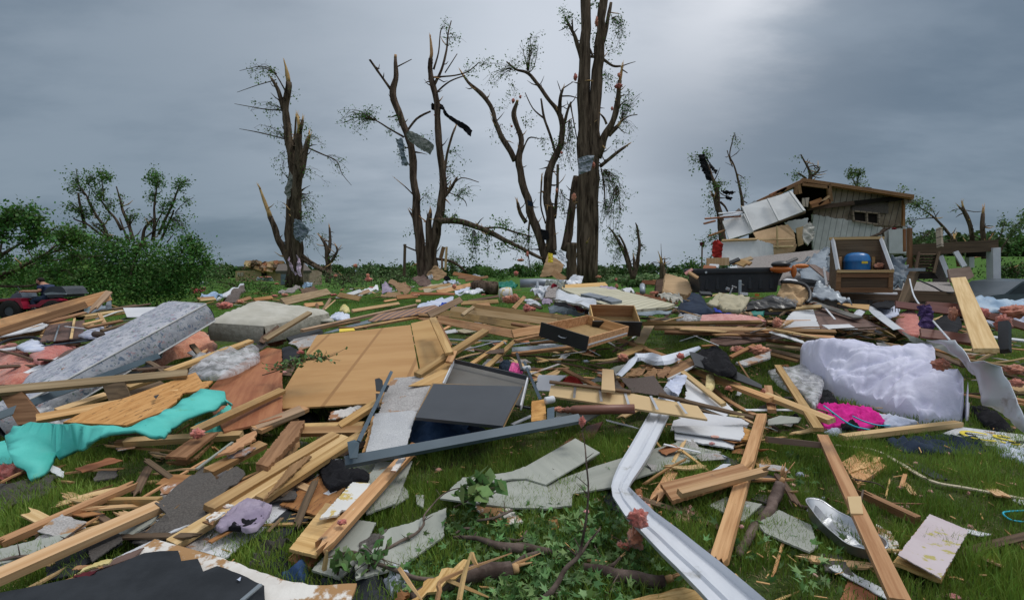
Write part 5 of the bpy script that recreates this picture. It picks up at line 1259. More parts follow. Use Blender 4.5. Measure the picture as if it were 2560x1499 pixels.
def spray(pts,label,n=60,size=.05,name='leafy_twig', cat='leafy twig', mat='leaf_near', rr=.12):
 p3 = [P(*q) for q in pts]; sp,sr = smooth_path(p3,[.006] * len(p3),4); root = empty(name,label,cat,sp[0]); inv = root.matrix_world.inverted()
 mb = MB(); mb.tube([inv @ p for p in sp],sr,5); C = []; g = random.Random(n)
 for _ in range(n):
  q = g.choice(sp[len(sp) // 3:]); e = q + V3((g.gauss(0,rr),g.gauss(0,rr),g.gauss(.02,rr * .4))); C.append(tuple(inv @ e)); mb.tube([inv @ q,inv @ e],[.003,.002],3)
 mb.build('stem','twig', root); V,F,r = leaf_cards(np.array(C),size); soup('leaves', V,F,mat,r).parent = root
spray([(700,1260,.09),(720,1180,.12),(745,1110,.16)],'small drooping green sprig on the grooved sage board', 26,.07,rr=.03)
spray([(960,1230,.1),(980,1150,.12),(1020,1090,.14),(1100,1130,.12)],'green sprig by the long thin branch over the felt', 30,.07,rr=.05)
spray([(1700,680,.14),(1850,600,.2),(1930,520,.26),(1960,600,.2)],'broad-leaved maple sprig standing beside the peeling board', 46,.13,rr=.07)
use('F1')
# left foreground
B(58,965,.09,1095,512,.12,.06,.045,'pine','stud half sunk in grass, left foreground, upper of two', 10,'lr')
B(965,640,.07,1380,632,.09,.05,.06,'pine','short stud end level in grass by the grey shingles', 0,'l')
B(-60,1300,.16,1372,672,.20,.085,.05,'pine','long stud running from the left edge to the grey shingles', 14)
PN([(1330,655,.22),(1745,322,.20),(1862,440,.20),(2030,308,.20),(2112,388,.19),(1900,560,.18),(1762,705,.17),(1800,762,.16),(1540,900,.13),(1255,992,.11),(1140,960,.11),(1430,752,.18)],.01,'shingle','large torn sheet of dark grey shingles in the left foreground', .006,**K30,wav=.03)
PN([(-40,490,.08),(180,440,.08),(490,400,.07),(425,480,.07),(490,500,.06),(340,590,.05),(150,640,.05),(-40,740,.04)],.008,'shingle','grey shingle sheet in grass at the left edge under the teal foam', .008,**K30,wav=.03)
PN([(390,1300,.07),(400,1180,.08),(740,1010,.10),(1020,900,.11),(1055,985,.10),(780,1145,.08),(600,1270,.07)],.008,'tarpaper','black felt piece below the long left stud', .008,**K7)
PN([(740,1010,.115),(1020,895,.12),(1055,960,.12),(790,1145,.11)],.007,'shingle','brown-grey shingle scrap below the long left stud', .006,**K10)
PN([(1100,960,.08),(1300,840,.09),(1480,720,.09),(1350,900,.08),(1200,1000,.07)],.008,'tarpaper','dark felt scrap tucked left of the shingle sheet', .01,**K7)
HEAP([(1250,985),(1380,900),(1460,875),(1530,910),(1440,965),(1330,955)],.08,.05,'tarpaper','crumpled black felt scrap on the pale roof board corner', .03,9,'roofing_felt','roofing')
PN([(-30,1040,.05),(300,960,.06),(640,888,.07),(560,960,.07),(300,1085,.05),(-30,1175,.04)],.012,'sage','sage siding board at the left edge above the long stud', .005,**K0)
PN([(-20,1190,.04),(90,1150,.05),(300,1110,.05),(120,1210,.04),(0,1240,.03)],.012,'sage','sage siding scrap at the left edge just above the long stud', .005,**K0)
PN([(780,860,.06),(860,820,.07),(1120,800,.10),(1370,738,.12),(1290,820,.1),(1090,940,.07),(1040,920,.06)],.012,'sage','sage siding sliver under the upper end of the long stud', .006,**K0)
PN([(550,930,.05),(640,880,.06),(830,860,.06),(690,930,.06),(480,1010,.05)],.008,'tarpaper','dark shingle strip between the two left studs', .006,**K7)
B(545,935,.09,785,800,.12,.02,.012,'pine','thin pine lath lying above the long left stud', 0,'r', **K2)
B(705,580,.08,880,520,.10,.018,.012,'pine_dark','thin reddish sliver behind the upper left stud', 0,'lr', **K2)
B(700,720,.08,850,600,.10,.012,.008,'pine_pale','fine pale stick standing across the upper left stud', 0,'lr', **K2)
B(260,1370,.05,390,1300,.07,.03,.012,'pine','small pine sliver in the grass near the bottom left corner', 0,'lr', **K2)
B(1295,860,.13,1425,755,.17,.012,.008,'pine','thin pine sliver lying on the shingle sheet', 0,'lr', **K2)
PN([(380,1180,.08),(420,1150,.09),(470,1150,.09),(430,1190,.08)],.01,'ply_fresh','small orange wood flake under the long left stud', .006,**K4)
PN([(1375,570,.1),(1390,510,.12),(1450,485,.13),(1560,455,.15),(1440,560,.12)],.012,'peel','rusty white chip at the left edge of the shingle sheet', .01,**K19)
BR([(-20,1150,.08,.007),(120,1110,.1,.009),(330,1080,.12,.008),(480,1000,.13,.007),(640,890,.14,.006),(740,820,.16,.004)],'dark bent twig lying along the sage board at left', n=6,twigs=3)
BR([(0,1010,.05,.005),(80,970,.06,.006),(300,920,.05,.005)],'thin grey twig at the lower end of the upper left stud', n=5)
PN([(1745,800,.20),(1850,770,.20),(1830,830,.20),(1740,800,.20)],.01,'pine_dark','tiny brown tab on the middle stud', 0,**K4)
PN([(1770,770,.21),(1850,715,.22),(1940,720,.22),(1860,775,.21),(1800,800,.21)],.01,'peel','small flaked white board scrap on the middle stud', .01,**K19)
PN([(1915,675,.24),(1960,645,.24),(2010,660,.24),(1960,680,.24)],.01,'peel','smallest white flaked scrap further up the middle stud', .006,**K19)
B(1800,980,.12,2030,850,.14,.035,.01,'ply_red','small brown lath crossing the white sheet under the clothes', 0)
# lilac and black clothes
cl = HEAP([(1855,835),(1900,770),(1980,690),(2060,640),(2130,600),(2202,605),(2340,655),(2320,720),(2202,850),(2110,870),(2050,820),(1960,830),(1900,860)],.18,.02,'lilac_cloth','lilac and black underclothes bundled on the studs, left foreground', .03,9)
HEAP([(1860,850),(1960,800),(2060,760),(2160,700),(2300,740),(2202,860),(2080,860),(1960,850)],.165,.01,'black_cloth','black cloth trimmed piece bundled with the lilac underclothes', .022,9)
# foreground roof section: pale sheathing with black felt on it
use('S')
rs = empty('roof_section','fallen roof section of pale boards covered in black felt, bottom left corner','roof section', P(450,1480,.10))
a = PN([(306,1401,.19),(387,1346,.20),(560,1394,.19),(640,1424,.19),(712,1449,.19),(797,1462,.19),(892,1457,.19),(868,1520,.17),(700,1640,.12),(120,1640,.10),(-60,1520,.12)],.014,'peel', None,.006,edges=[2,3,4,5,6],name='sheathing', parent=rs,step=.04)
b = PN([(-60,1490,.145),(0,1480,.16),(116,1458,.19),(218,1437,.205),(305,1404,.215),(360,1381,.218),(400,1376,.218),(445,1375,.217),(453,1401,.215),(494,1395,.215),(508,1427,.213),(543,1413,.213),(566,1420,.212),(599,1433,.212),(660,1462,.21),(662,1500,.20),(600,1660,.16),(0,1660,.14)],.006,'tarpaper', None,.004,name='felt_cover', parent=rs,step=.05)
PN([(592,1447,.219),(603,1440,.219),(600,1451,.219)],.002,'white_cloth','tiny torn white paper stuck on the black roof felt', .002,**K14)
B(605,1500,.235,652,1460,.235,.02,.008,'metal_grey','short grey metal strip on the right of the black roof felt', 0,**K8)
use('F1')
PN([(480,1345,.15),(640,1290,.16),(1000,1110,.20),(1240,1020,.21),(1150,1110,.21),(1040,1145,.21),(820,1225,.19),(720,1290,.17)],.008,'brown_ply','narrow brown board edge along the top of the roof section', .006,**K1)
PN([(615,1215,.2),(660,1180,.21),(800,1170,.22),(890,1165,.22),(880,1195,.22)],.006,'pine','orange splinter lying along the edge of the roof section', .004,**K18)
PN([(660,1245,.215),(740,1190,.225),(870,1135,.235),(965,1122,.235),(930,1160,.23),(800,1190,.225)],.01,'foam_yellow','ragged yellow foam strip on the edge of the roof section', .008,**K20)
PN([(625,1275,.2),(680,1235,.21),(830,1225,.22),(750,1282,.2)],.006,'maroon','dark red striped cloth scrap by the yellow foam strip', .004,cat='cloth', name='cloth_scrap')
PN([(615,1335,.17),(660,1295,.18),(735,1280,.19),(690,1330,.18)],.01,'foam_yellow','small yellow foam scrap at the lower end of the roof edge', .01,**K20)
# teal foam sheet
use('S')
te = PN([(33,1062,.39),(178,1056,.45),(330,1066,.43),(396,1038,.47),(444,1005,.50),(503,974,.53),(561,977,.50),(561,1000,.47),(569,1005,.45),(579,1005,.41),(500,1032,.43),(427,1070,.38),(404,1085,.42),(349,1080,.42),(285,1085,.40),(250,1088,.38),(221,1111,.32),(186,1122,.22),(145,1143,.17),(142,1131,.19),(132,1151,.16),(107,1177,.13),(74,1198,.10),(61,1172,.15),(38,1163,.19),(29,1143,.23),(15,1114,.29),(13,1090,.34)],
 .03,'teal','large torn turquoise foam sheet draped over timber at left', .01,**K21,step=.04,wav=.06,edges=list(range(10,23)),smooth=True)
PN([(528,1043,.33),(579,1006,.36),(577,1028,.30),(560,1075,.20),(500,1085,.18),(490,1058,.26)],.03,'teal','darker hanging corner of turquoise foam under the sheet tip', .008,**K21)
PN([(-20,1108,.18),(12,1100,.18),(30,1150,.10),(30,1158,.08),(-20,1160,.08)],.02,'teal','turquoise foam scrap at the left edge behind the big sheet', .005,**K21)
use('F1')
BLOB(60,390,170,85,.07,'pink','pink wool roll at the left edge below the turquoise sheet', .4,name='insulation_roll')
PN([(1420,240,.22),(1640,90,.26),(1875,30,.28),(1600,250,.22)],.025,'pine_dark','brown plank pair lying over the stud right of the turquoise foam', .005,**K5)
PN([(1425,290,.15),(1660,250,.17),(1830,110,.20),(1700,250,.16),(1580,312,.13)],.025,'pine_dark','lower brown plank under the plank pair right of the turquoise foam', .005,**K5)
B(1080,120,.14,2080,60,.20,.07,.06,'pine','stud lying level beneath the tip of the turquoise sheet', 20)
B(1000,130,.12,1500,95,.16,.05,.05,'pine_dark','dark stud under the turquoise sheet beside the level stud', 20)
BLOB(1700,45,60,45,.33,'pink','pink tuft at the end of the long stud near the turquoise foam', name='insulation_tuft')
B(1320,210,.10,1460,235,.11,.02,.012,'pine','splintered lath pointing left of the brown plank pair', 0,'lr', **K2)
B(1690,350,.22,2000,120,.26,.02,.012,'sage','narrow pale grey batten above the grey shingle sheet', 0,name='batten', cat='batten')
PN([(1850,240,.3),(2100,60,.32),(2202,20,.32),(2202,90,.3),(2000,200,.3)],.02,'pine','splintered orange plank leading up to the brown clapboards', .015,**K17)
B(1790,380,.2,2260,140,.24,.09,.045,'pine','pine stud under the splintered plank above the shingles', 14)
PN([(1950,230,.25),(2120,160,.26),(2202,165,.26),(2100,230,.25),(1960,260,.24)],.01,'peel_grey','grey-white plaster scrap between studs above the shingles', .01,cat='board', name='plaster_piece')
# --middle wreckage, left
use('E1')
def slab(name,label,cat,T,thick,mats,pip=True,bulge=.03,nz=.02,qs=3.0,wrinkle=0):
 """mattress: T = four top corners (front-left, front-right, back-right, back-left)"""
 T = [Vector(t) for t in T]; c = sum(T,Vector()) / 4; nrm = (T[1] - T[0]).cross(T[3] - T[0]).normalized()
 if nrm.z < 0: nrm = -nrm
 root = empty(name,label,cat,frame(c,T[1] - T[0],nrm)); inv = root.matrix_world.inverted(); Tl = [inv @ t for t in T]
 n = 40; m = 26; mb = MB()
 def pt(u,v): return (Tl[0] * (1 - u) + Tl[1] * u) * (1 - v) + (Tl[3] * (1 - u) + Tl[2] * u) * v
 def prof(s): return s
 def grid(f,nu,nv,mi):
  b = len(mb.v)
  for j in range(nv + 1):
   for i in range(nu + 1): mb.v.append(f(i / nu,j / nv))
  for j in range(nv):
   for i in range(nu): a = b + j * (nu + 1) + i; mb.f.append((a,a + 1,a + nu + 2,a + nu + 1)); mb.m.append(mi)
 def top(u,v):
  p = pt(u,v); e = min(u,1 - u,v,1 - v); k = min(1,e / .12); k = math.sqrt(max(0,1 - (1 - k) ** 2))
  q = abs(math.sin(p.x * qs * math.pi)) * abs(math.sin(p.y * qs * math.pi))
  return p + V3((0,0,bulge * k + nz * k * q + wrinkle * k * nz3(V3((p.x * 2,p.y * 9,3))) - .02 * (1 - k)))
 grid(top,n,m,0)
 def side(a,b2,out_):
  def f(u,v):
   p = Tl[a] * (1 - u) + Tl[b2] * u; s = math.sin(v * math.pi)
   q = abs(math.sin((p.x + p.y) * qs * math.pi))
   return p + out_ * (.02 * s + nz * .8 * s * q) - V3((0,0,.02 + v * thick))
  return f
 for a,b2 in ((0,1),(1,2),(2,3),(3,0)):
  d = (Tl[b2] - Tl[a]).normalized(); o = d.cross(V3((0,0,1))); grid(side(a,b2,o),30,8,1)
 b = len(mb.v); mb.v += [t - V3((0,0,.02 + thick)) for t in Tl]; mb.f.append((b + 3,b + 2,b + 1,b)); mb.m.append(1)
 mb.build('cover', mats,root,smooth=True)
 if pip:
  for z in (.015,thick + .02):
   mb = MB(); loop = []
   for a in range(4):
    for k in range(10): loop.append(Tl[a].lerp(Tl[(a + 1) % 4],k / 10) - V3((0,0,z)) + (Tl[a] - inv @ c).normalized() * 0)
   loop.append(loop[0]); mb.tube([p * 1.004 for p in loop],.012,6); mb.build('piping','piping', root,smooth=True)
 return root
use('S')
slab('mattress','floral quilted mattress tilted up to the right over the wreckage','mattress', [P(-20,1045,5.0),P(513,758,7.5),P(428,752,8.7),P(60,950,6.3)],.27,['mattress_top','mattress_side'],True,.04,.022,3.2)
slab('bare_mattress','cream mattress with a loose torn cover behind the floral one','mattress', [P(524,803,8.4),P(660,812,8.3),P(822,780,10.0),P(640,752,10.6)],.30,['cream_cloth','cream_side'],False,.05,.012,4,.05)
HEAP([(690,790),(760,765),(800,775),(835,800),(770,800)],.80,.05,'cream_cloth','torn flap of the cream cover at its right corner', .03,3)
use('E1')
B(-20,450,8.0,1075,150,9.4,.19,.045,'pine','big beam slanting up in front of the red quad bike', 68)
B(-20,520,7.9,850,240,9.0,.12,.04,'pine_dark','darker beam beneath the big slanting one', 68)
B(930,270,9.0,1075,115,9.35,.10,.04,'pine','snapped stub on the upper end of the big slanting beam', 20,'l')
PN([(1040,240,9.8),(1090,150,9.9),(1095,280,9.8),(1040,290,9.8)],.02,'metal_grey','upright grey board end behind the tip of the slanting beam', .01,cat='board', name='board_end')
PN([(870,230,.98),(940,225,1.0),(1060,270,.98),(940,300,.92),(840,320,.9),(820,260,.95)],.02,'tarp_light','grey-blue plastic shell under the tip of the slanting beam', .02,cat='plastic', name='plastic_shell', wav=.05)
PN([(805,255,1.0),(880,232,1.02),(865,262,1.0),(820,272,.99)],.02,'lime','bright lime green toy part under the slanting beam', 0,cat='toy', name='toy_part')
BLOB(690,290,130,40,.88,'black_cloth','black and green bundle under the slanting beam', .3,name='bundle', cat='bundle')
PN([(-20,500,.72),(150,450,.76),(300,395,.80),(520,378,.82),(430,470,.74),(200,520,.70),(-20,560,.68)],.02,'white','white countertop piece at the left edge above the pink wool', .01,cat='board', name='countertop_piece', wav=.03)
B(-20,590,.62,470,470,.70,.22,.03,'pine','wide tan board edge under the white countertop piece', 30)
PN([(395,600,.62),(470,440,.74),(832,390,.78),(822,562,.62),(600,590,.62)],.02,'brown_ply','brown cabinet back with plaster crumbs, left of the floral mattress', .006,cat='panel', name='backing_sheet')
B(700,575,.66,735,375,.84,.035,.012,'pine_pale','pale upright lath on the brown cabinet back', 0)
B(640,455,.80,930,490,.76,.03,.012,'white','white trim stick across the brown cabinet back', 0,**K6)
B(535,600,.66,585,440,.76,.02,.01,'metal_grey','grey metal strip on the brown cabinet back', 0,**K8)
TUBE([(-30,635,.60),(120,580,.62),(330,565,.62),(480,610,.60)],.025,'black_plastic','black plastic pipe curving at the left edge', sub=5)
TUBE([(480,600,.60),(700,590,.60),(930,580,.62)],.018,'black_plastic','thin black pipe below the brown cabinet back', sub=5)
B(350,660,.55,900,590,.60,.07,.02,'steel_blue','blue-grey board edge right of the white bundle', 0,name='trim_board', cat='trim')
HEAP([(160,650),(260,600),(350,590),(450,625),(440,680),(240,690)],.55,.12,'white_cloth','white cloth bundle above the pink wool', .03,4)
B(-20,695,.50,160,670,.52,.12,.02,'white','white board edge at the left border', 10,**K3)
HEAP([(-60,700),(60,645),(170,640),(250,690),(330,780),(400,835),(525,860),(500,930),(400,990),(545,965),(400,1020),(200,1060),(-60,1060)],.32,.34,'pink','largest pink wool pile at the left edge', .10,5,'insulation','insulation', soft=.4)
HEAP([(290,730),(380,680),(560,625),(700,605),(795,620),(720,680),(600,730),(480,800),(400,815),(330,780)],.48,.16,'pink','long pink wool roll right of the largest pile', .06,7,'insulation_roll','insulation', soft=.5)
PN([(480,830,.48),(640,700,.54),(1020,580,.62),(1030,610,.60),(620,770,.50),(530,860,.46)],.012,'brown_ply','thin brown sheet lying on the lower half of the floral mattress', .006,**K22)
PN([(500,880,.50),(720,740,.57),(1040,570,.66),(1000,690,.60),(860,770,.55),(690,895,.49)],.012,'plywood','tan plywood strip on the floral mattress', .006,cat='panel', name='plywood_strip')
B(640,885,.56,1215,650,.66,.08,.02,'pine','pale board with a square end on the floral mattress', 10)
PN([(505,890,.46),(600,850,.48),(730,838,.50),(690,930,.46),(620,1010,.42),(510,980,.42)],.01,'carpet_brown','dark brown felt square below the tan plywood strip', .01,**K11)
B(1000,650,.70,1050,580,.74,.03,.015,'pine','small chip standing on the floral mattress', 0,**K4)
PN([(1212,272,1.0),(1600,262,1.0),(1440,362,.90),(1250,362,.90)],.012,'white','clean white panel left of the top of the floral mattress', 0,cat='panel', name='white_sheet')
STRIP([(950,380,.84),(1050,345,.87),(1150,310,.90),(1235,295,.92)],.04,.01,'white','thin curved white strip left of the clean white panel')
B(975,330,.92,1050,465,.76,.06,.04,'pine','stub of pine leaning between the white panel and mattress', 0)
HEAP([(770,540),(860,490),(1000,450),(1180,460),(1150,520),(1040,560),(880,560)],.66,.10,'white_cloth','crumpled white plastic beside the floral mattress', .04,5,'plastic_sheet','plastic')
mbh = MB(); mbh.tube([P(935,530,.74),P(1000,540,.74)],[.05,.05],14); tag(mbh.build('pipe_end','carpet_brown', None,MT(P(935,530,.74)),True),'open brown pipe end in the white plastic','pipe')
TUBE([(1050,460,.78),(1150,420,.82),(1220,380,.86),(1330,360,.88),(1400,350,.9)],.014,'black_plastic','black rod crossing below the clean white panel', sub=4)
for i,(x1,y1,x2,y2,w,mt,lb) in enumerate(((540,350,960,265,.05,'pine_dark','dark lath stacked below the slanting beam, upper'),(820,330,1340,245,.05,'wood_old','long dark lath behind the white panel'),(830,385,1330,310,.03,'pine','pale thin lath left of the white panel'),
  (820,440,1000,395,.05,'pine','short lath left of the leaning pine stub'),(850,470,1200,400,.06,'pine_dark','brown lath lower left of the white panel'),(1000,500,1280,420,.05,'wood_old','weathered lath touching the floral mattress'),
  (450,420,840,320,.07,'pine_dark','dark board end under the slanting beam, lower'),(300,410,620,330,.05,'pine','pale lath tucked under the slanting beam'),(1120,290,1480,235,.05,'wood_old','weathered lath behind the clean white panel, higher'))):
 B(x1,y1,.80 + i * .01,x2,y2,.84 + i * .01,w,.03,mt,lb,20,name='lath', cat='lath')
# wool and bits under the mattress
HEAP([(1400,880),(1520,760),(1650,690),(1800,590),(1950,545),(2060,560),(2140,640),(2110,720),(1980,700),(1880,720),(1760,740),(1640,800),(1520,860)],.38,.26,'pink','pink wool roll pressed under the cream mattress', .07,6,'insulation_roll','insulation')
B(-40,1345,.36,350,1200,.42,.07,.03,'steel_blue','left stretch of the blue steel rail beside the floral mattress', 60,**K31)
B(300,1210,.43,1560,745,.62,.07,.03,'steel_blue','long blue steel rail lying along the side of the floral mattress', 60,**K31)
# wall frame of studs
fr = empty('stud_frame','toppled stud frame with two rails and cross blocks, left foreground','wall frame', P(600,1150,.4))
B(-60,1095,.55,1845,918,.60,.10,.045,'pine', None,35,name='rail', parent=fr)
B(360,1365,.36,1760,1115,.44,.09,.045,'pine', None,35,name='rail', parent=fr)
PN([(1000,1015,.56),(1215,1000,.57),(1280,1150,.42),(1070,1185,.40)],.04,'wood_old', None,0,name='block', parent=fr)
PN([(-10,1110,.52),(210,1095,.54),(385,1325,.36),(370,1405,.30),(170,1420,.28)],.045,'pine_dark', None,0,name='block', parent=fr)
B(560,1290,.34,1050,1130,.40,.085,.04,'pine','stud passing behind the toppled stud frame, lower part', 14)
B(1250,1060,.42,1895,830,.54,.09,.045,'pine','stud rising right from the toppled stud frame to the plastic bag', 14)
B(1640,905,.55,2470,600,.66,.085,.045,'pine','long stud resting against the cream mattress', 14)
B(1890,640,.62,1960,720,.55,.07,.04,'pine','cut block of stud on the pink wool roll', 10,'r')
B(1990,720,.56,2020,690,.58,.05,.02,'pine','small broken chip by the cut block on pink wool', 0,'lr', **K4)
PN([(620,1395,.38),(930,1250,.44),(1250,1150,.47),(1925,905,.58),(1990,1000,.52),(2095,990,.52),(1990,1080,.47),(1790,1115,.45),(1740,1190,.42),(1600,1290,.38),(1240,1425,.33)],.02,'osb_streak','long strip of black-flecked strand board above the turquoise foam', .02,edges=[0,4,5,6,7],**K29)
PN([(1510,1140,.485),(1570,1120,.49),(1535,1165,.475)],.003,'black_plastic','small black felt triangle on the flecked strand board', 0,cat='scrap', name='felt_piece')
B(1240,1130,.42,1600,1010,.48,.08,.02,'wood_old','dark board in shadow behind the flecked strand board', 20)
HEAP([(1850,910),(1900,800),(1890,745),(2050,735),(2200,715),(2360,670),(2540,640),(2560,770),(2400,860),(2250,925),(2080,955),(1950,930)],.52,.14,'film','crumpled clear plastic bag on the reddish plywood', .06,5,'plastic_sheet','plastic')
HEAP([(250,1330),(450,1250),(650,1290),(720,1360),(600,1420),(330,1420)],.24,.08,'film','dirty clear plastic behind the left block of the stud frame', .05,6,'plastic_sheet','plastic')
HEAP([(-60,1230),(40,1170),(80,1290),(-60,1330)],.30,.08,'mattress_side','crumpled quilted cloth at the left edge by the frame', .04,5)
use('S')
PN([(508,990,.36),(560,930,.42),(668,868,.50),(704,873,.50),(706,968,.38),(705,1040,.30),(640,1060,.26),(560,1078,.24)],.02,'ply_red','large reddish knotted plywood sheet left of the tan one', .006,**K23)
B(485,1078,.32,706,976,.42,.085,.045,'pine','long pale stud with pink wool at its lower end by the foam', 14)
B(640,1075,.22,760,1020,.28,.14,.04,'pine','broad pine stud end left of the grass under the tan sheet', 10)
# --E2
use('E2')
PN([(165,1268,5.45),(1655,1180,5.45),(1520,440,8.25),(600,540,8.0)],.018,'plywood_lines','largest tan plywood sheet, tilted, in the centre of the picture', .0,**K23)
PN([(1600,1020,6.0),(1850,1008,6.0),(1965,790,6.7),(1720,380,8.5),(1525,425,8.4),(1620,900,6.4)],.016,'plywood','second tan plywood sheet tucked beneath the right edge of the largest one', .003,**K23)
PN([(1500,1040,.50),(1900,840,.58),(1935,800,.6),(1860,1020,.50)],.01,'ply_fresh','orange board corner under the diagonal stud', .004,**K1)
B(450,498,.74,1580,245,.92,.06,.045,'pine','long slim stud crossing behind the largest tan plywood sheet', 14)
B(965,478,.74,1625,358,.84,.06,.04,'pine','slim stud lying on the top edge of the largest tan plywood sheet', 20)
B(820,468,.72,1090,470,.74,.05,.03,'pine_dark','short brown stick by the yellow foam block', 10)
B(640,470,.70,1020,405,.74,.05,.03,'pine','pale lath above the yellow foam block', 10)
PN([(820,478,.76),(960,470,.76),(975,492,.74),(820,506,.74)],.02,'yellow','flat bright yellow foam block at the top of the plywood', 0,cat='foam', name='foam_block')
PN([(660,520,.64),(820,470,.68),(1100,390,.74),(1160,410,.72),(900,470,.66),(760,510,.64)],.01,'tarp_light','pale blue-white panel behind the yellow foam block', .004,**K22)
PN([(300,560,.62),(620,475,.70),(660,500,.68),(650,540,.62),(340,600,.56)],.05,'black_plastic','long black box edge right of the cream mattress', 0,cat='box', name='black_box')
B(90,585,7.3,530,320,8.2,.085,.04,'pine','stud leaning across the corner of the cream mattress', 20)
PN([(30,600,.62),(60,530,.7),(180,410,.84),(225,450,.82),(140,540,.7),(70,615,.6)],.02,'wood_old','dark wedge of board in front of the cream mattress', .004,**K1)
PN([(320,620,.56),(400,560,.60),(480,535,.62),(612,535,.64),(560,640,.54),(430,690,.48),(400,640,.53)],.012,'peel_grey','jagged white plaster piece left of the largest tan plywood', .015,cat='plaster', name='plaster_piece')
PN([(255,665,.50),(330,645,.52),(440,700,.48),(430,740,.44),(360,800,.38),(265,815,.36)],.015,'tarpaper','black shingle stack between reddish and tan plywood', .01,**K10)
BLOB(190,610,95,45,.46,'pink','dim pink wool under the corner of the cream mattress', name='insulation_tuft')
BLOB(440,712,40,22,.50,'pink','pink wool scrap below the jagged plaster piece', name='insulation_tuft')
BLOB(250,905,60,18,.38,'pink_pale','pink scrap under the leafy sprig on the plywood', name='insulation_tuft')
PN([(180,930,.34),(260,850,.40),(400,760,.46),(430,770,.45),(340,940,.32)],.012,'wood_old','weathered board strip left of the largest tan plywood', .008,**K1)
spray([(60,935,.5),(210,890,.55),(350,830,.66),(500,780,.70),(690,770,.72)],'green leafy sprig lying on the left edge of the largest plywood', 170,.055,rr=.085)
BLOB(230,1320,70,55,.18,'pink','pink wool under the lower left corner of the largest plywood', name='insulation_tuft')
PN([(715,1370,.18),(740,1295,.22),(1000,1230,.28),(1110,1215,.28),(980,1320,.2),(860,1350,.18)],.015,'peel','white flaking plank end under the largest tan plywood', .015,**K3)
PN([(700,1370,.16),(860,1350,.16),(960,1330,.16),(900,1400,.12),(760,1400,.12)],.012,'ply_red','reddish underside of the flaking plank end', .01,**K1)
B(-40,1470,.22,455,1275,.32,.13,.045,'pine','broad pine plank running up left beneath the largest plywood', 10)
B(310,1475,.14,390,1380,.18,.07,.045,'pine','short round-topped stud beneath the broad pine plank', 10)
B(830,1440,.26,1200,1200,.44,.10,.045,'pine','stud disappearing under the right part of the largest plywood', 14)
B(430,1452,.22,1060,1432,.26,.07,.05,'pine','level stud touching the blue upright, below the plywood', 25)
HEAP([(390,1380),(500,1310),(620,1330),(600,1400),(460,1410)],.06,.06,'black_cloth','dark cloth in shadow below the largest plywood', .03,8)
# striped siding and frame
PN([(1100,392,.82),(1210,330,.90),(1760,243,1.0),(1810,265,.98),(1700,315,.92),(1300,385,.84),(1150,408,.80)],.02,'siding_stripes','brown striped siding panel behind the largest plywood', .006,cat='siding', name='striped_siding', edges=[4,5,6])
PN([(1250,395,.74),(1530,335,.80),(1540,350,.74),(1300,400,.7)],.04,'black_cloth','black board edge under the striped siding panel', 0,**K1)
B(1700,345,8.6,2020,190,9.1,.11,.03,'pine','plank propped up over the striped siding, pointing right', 55)
jf = empty('joist_frame','flattened frame of long parallel joists in the centre','joist frame', P(2000,380,.6))
for (a,b_,w) in (((1560,345,.86),(2540,530,.72),.14),((1800,315,.88),(2760,480,.78),.13),((1925,282,.92),(2960,420,.86),.13),((2130,262,.96),(3100,390,.90),.13)):
 B(*a,*b_,w,.04,'pine', None,62,name='joist', parent=jf)
B(2525,530,.78,3080,435,.88,.13,.04,'pine', None,62,name='joist', parent=jf)
B(2030,345,.94,2140,265,1.0,.06,.04,'pine', None,30,name='block', parent=jf)
B(1600,350,.90,1900,365,.86,.05,.04,'pine_dark','short dark stud between the first two joists', 30)
B(2520,430,.84,2810,480,.82,.05,.04,'pine_dark','dark stick inside the joist frame at right', 30)
B(1740,378,7.6,1905,725,6.1,.10,.04,'pine','stud leaning down over the second tan plywood sheet', 10)
B(1800,430,7.5,1915,660,6.6,.05,.04,'pine_dark','narrow stud behind the one leaning over the second plywood', 10)
B(1590,935,5.75,2262,500,7.0,.10,.05,'pine','diagonal stud with a square end over the right side of the plywood', 14)
B(1900,810,6.0,1950,700,6.2,.08,.03,'pine','stud stub below the crossing of the diagonal studs', 10)
PN([(1850,500,.52),(1960,480,.54),(1990,510,.50),(1880,525,.48)],.01,'white','white crumbled foam flakes beside the joist frame', .02,**K40)
PN([(1960,490,.50),(2110,470,.52),(2200,500,.48),(2050,520,.46)],.01,'buff','pale yellow board lying in the grass inside the joist frame', .008,**K1)
STRIP([(1870,575,.40),(2100,590,.40),(2300,595,.40),(2450,600,.40)],.13,.008,'metal_grey','grey metal channel lying under the joist frame')
TUBE([(2020,695,.30),(2200,650,.34),(2330,615,.38),(2430,608,.40),(2460,630,.38)],.016,'metal_grey','bent grey conduit right of the second plywood', sub=6)
TUBE([(1980,775,.20),(2120,750,.22),(2250,715,.24)],.008,'black_plastic','thin black cable right of the second plywood','cable','cable', sub=5)
B(2110,835,.22,2460,600,.40,.07,.045,'pine','stud in the grass behind the grey laminate tray, left of pair', 14)
B(2265,865,.24,2560,590,.42,.08,.045,'pine','stud in the grass behind the grey laminate tray, right of pair', 14)
PN([(2255,718,.36),(2300,690,.38),(2445,668,.40),(2440,712,.36),(2330,722,.35)],.01,'brown_ply','small brown board bridging the pair of studs', .004,**K1)
B(1840,490,.62,1915,450,.66,.05,.03,'pine','tiny stud end beside the white foam flakes', 20)
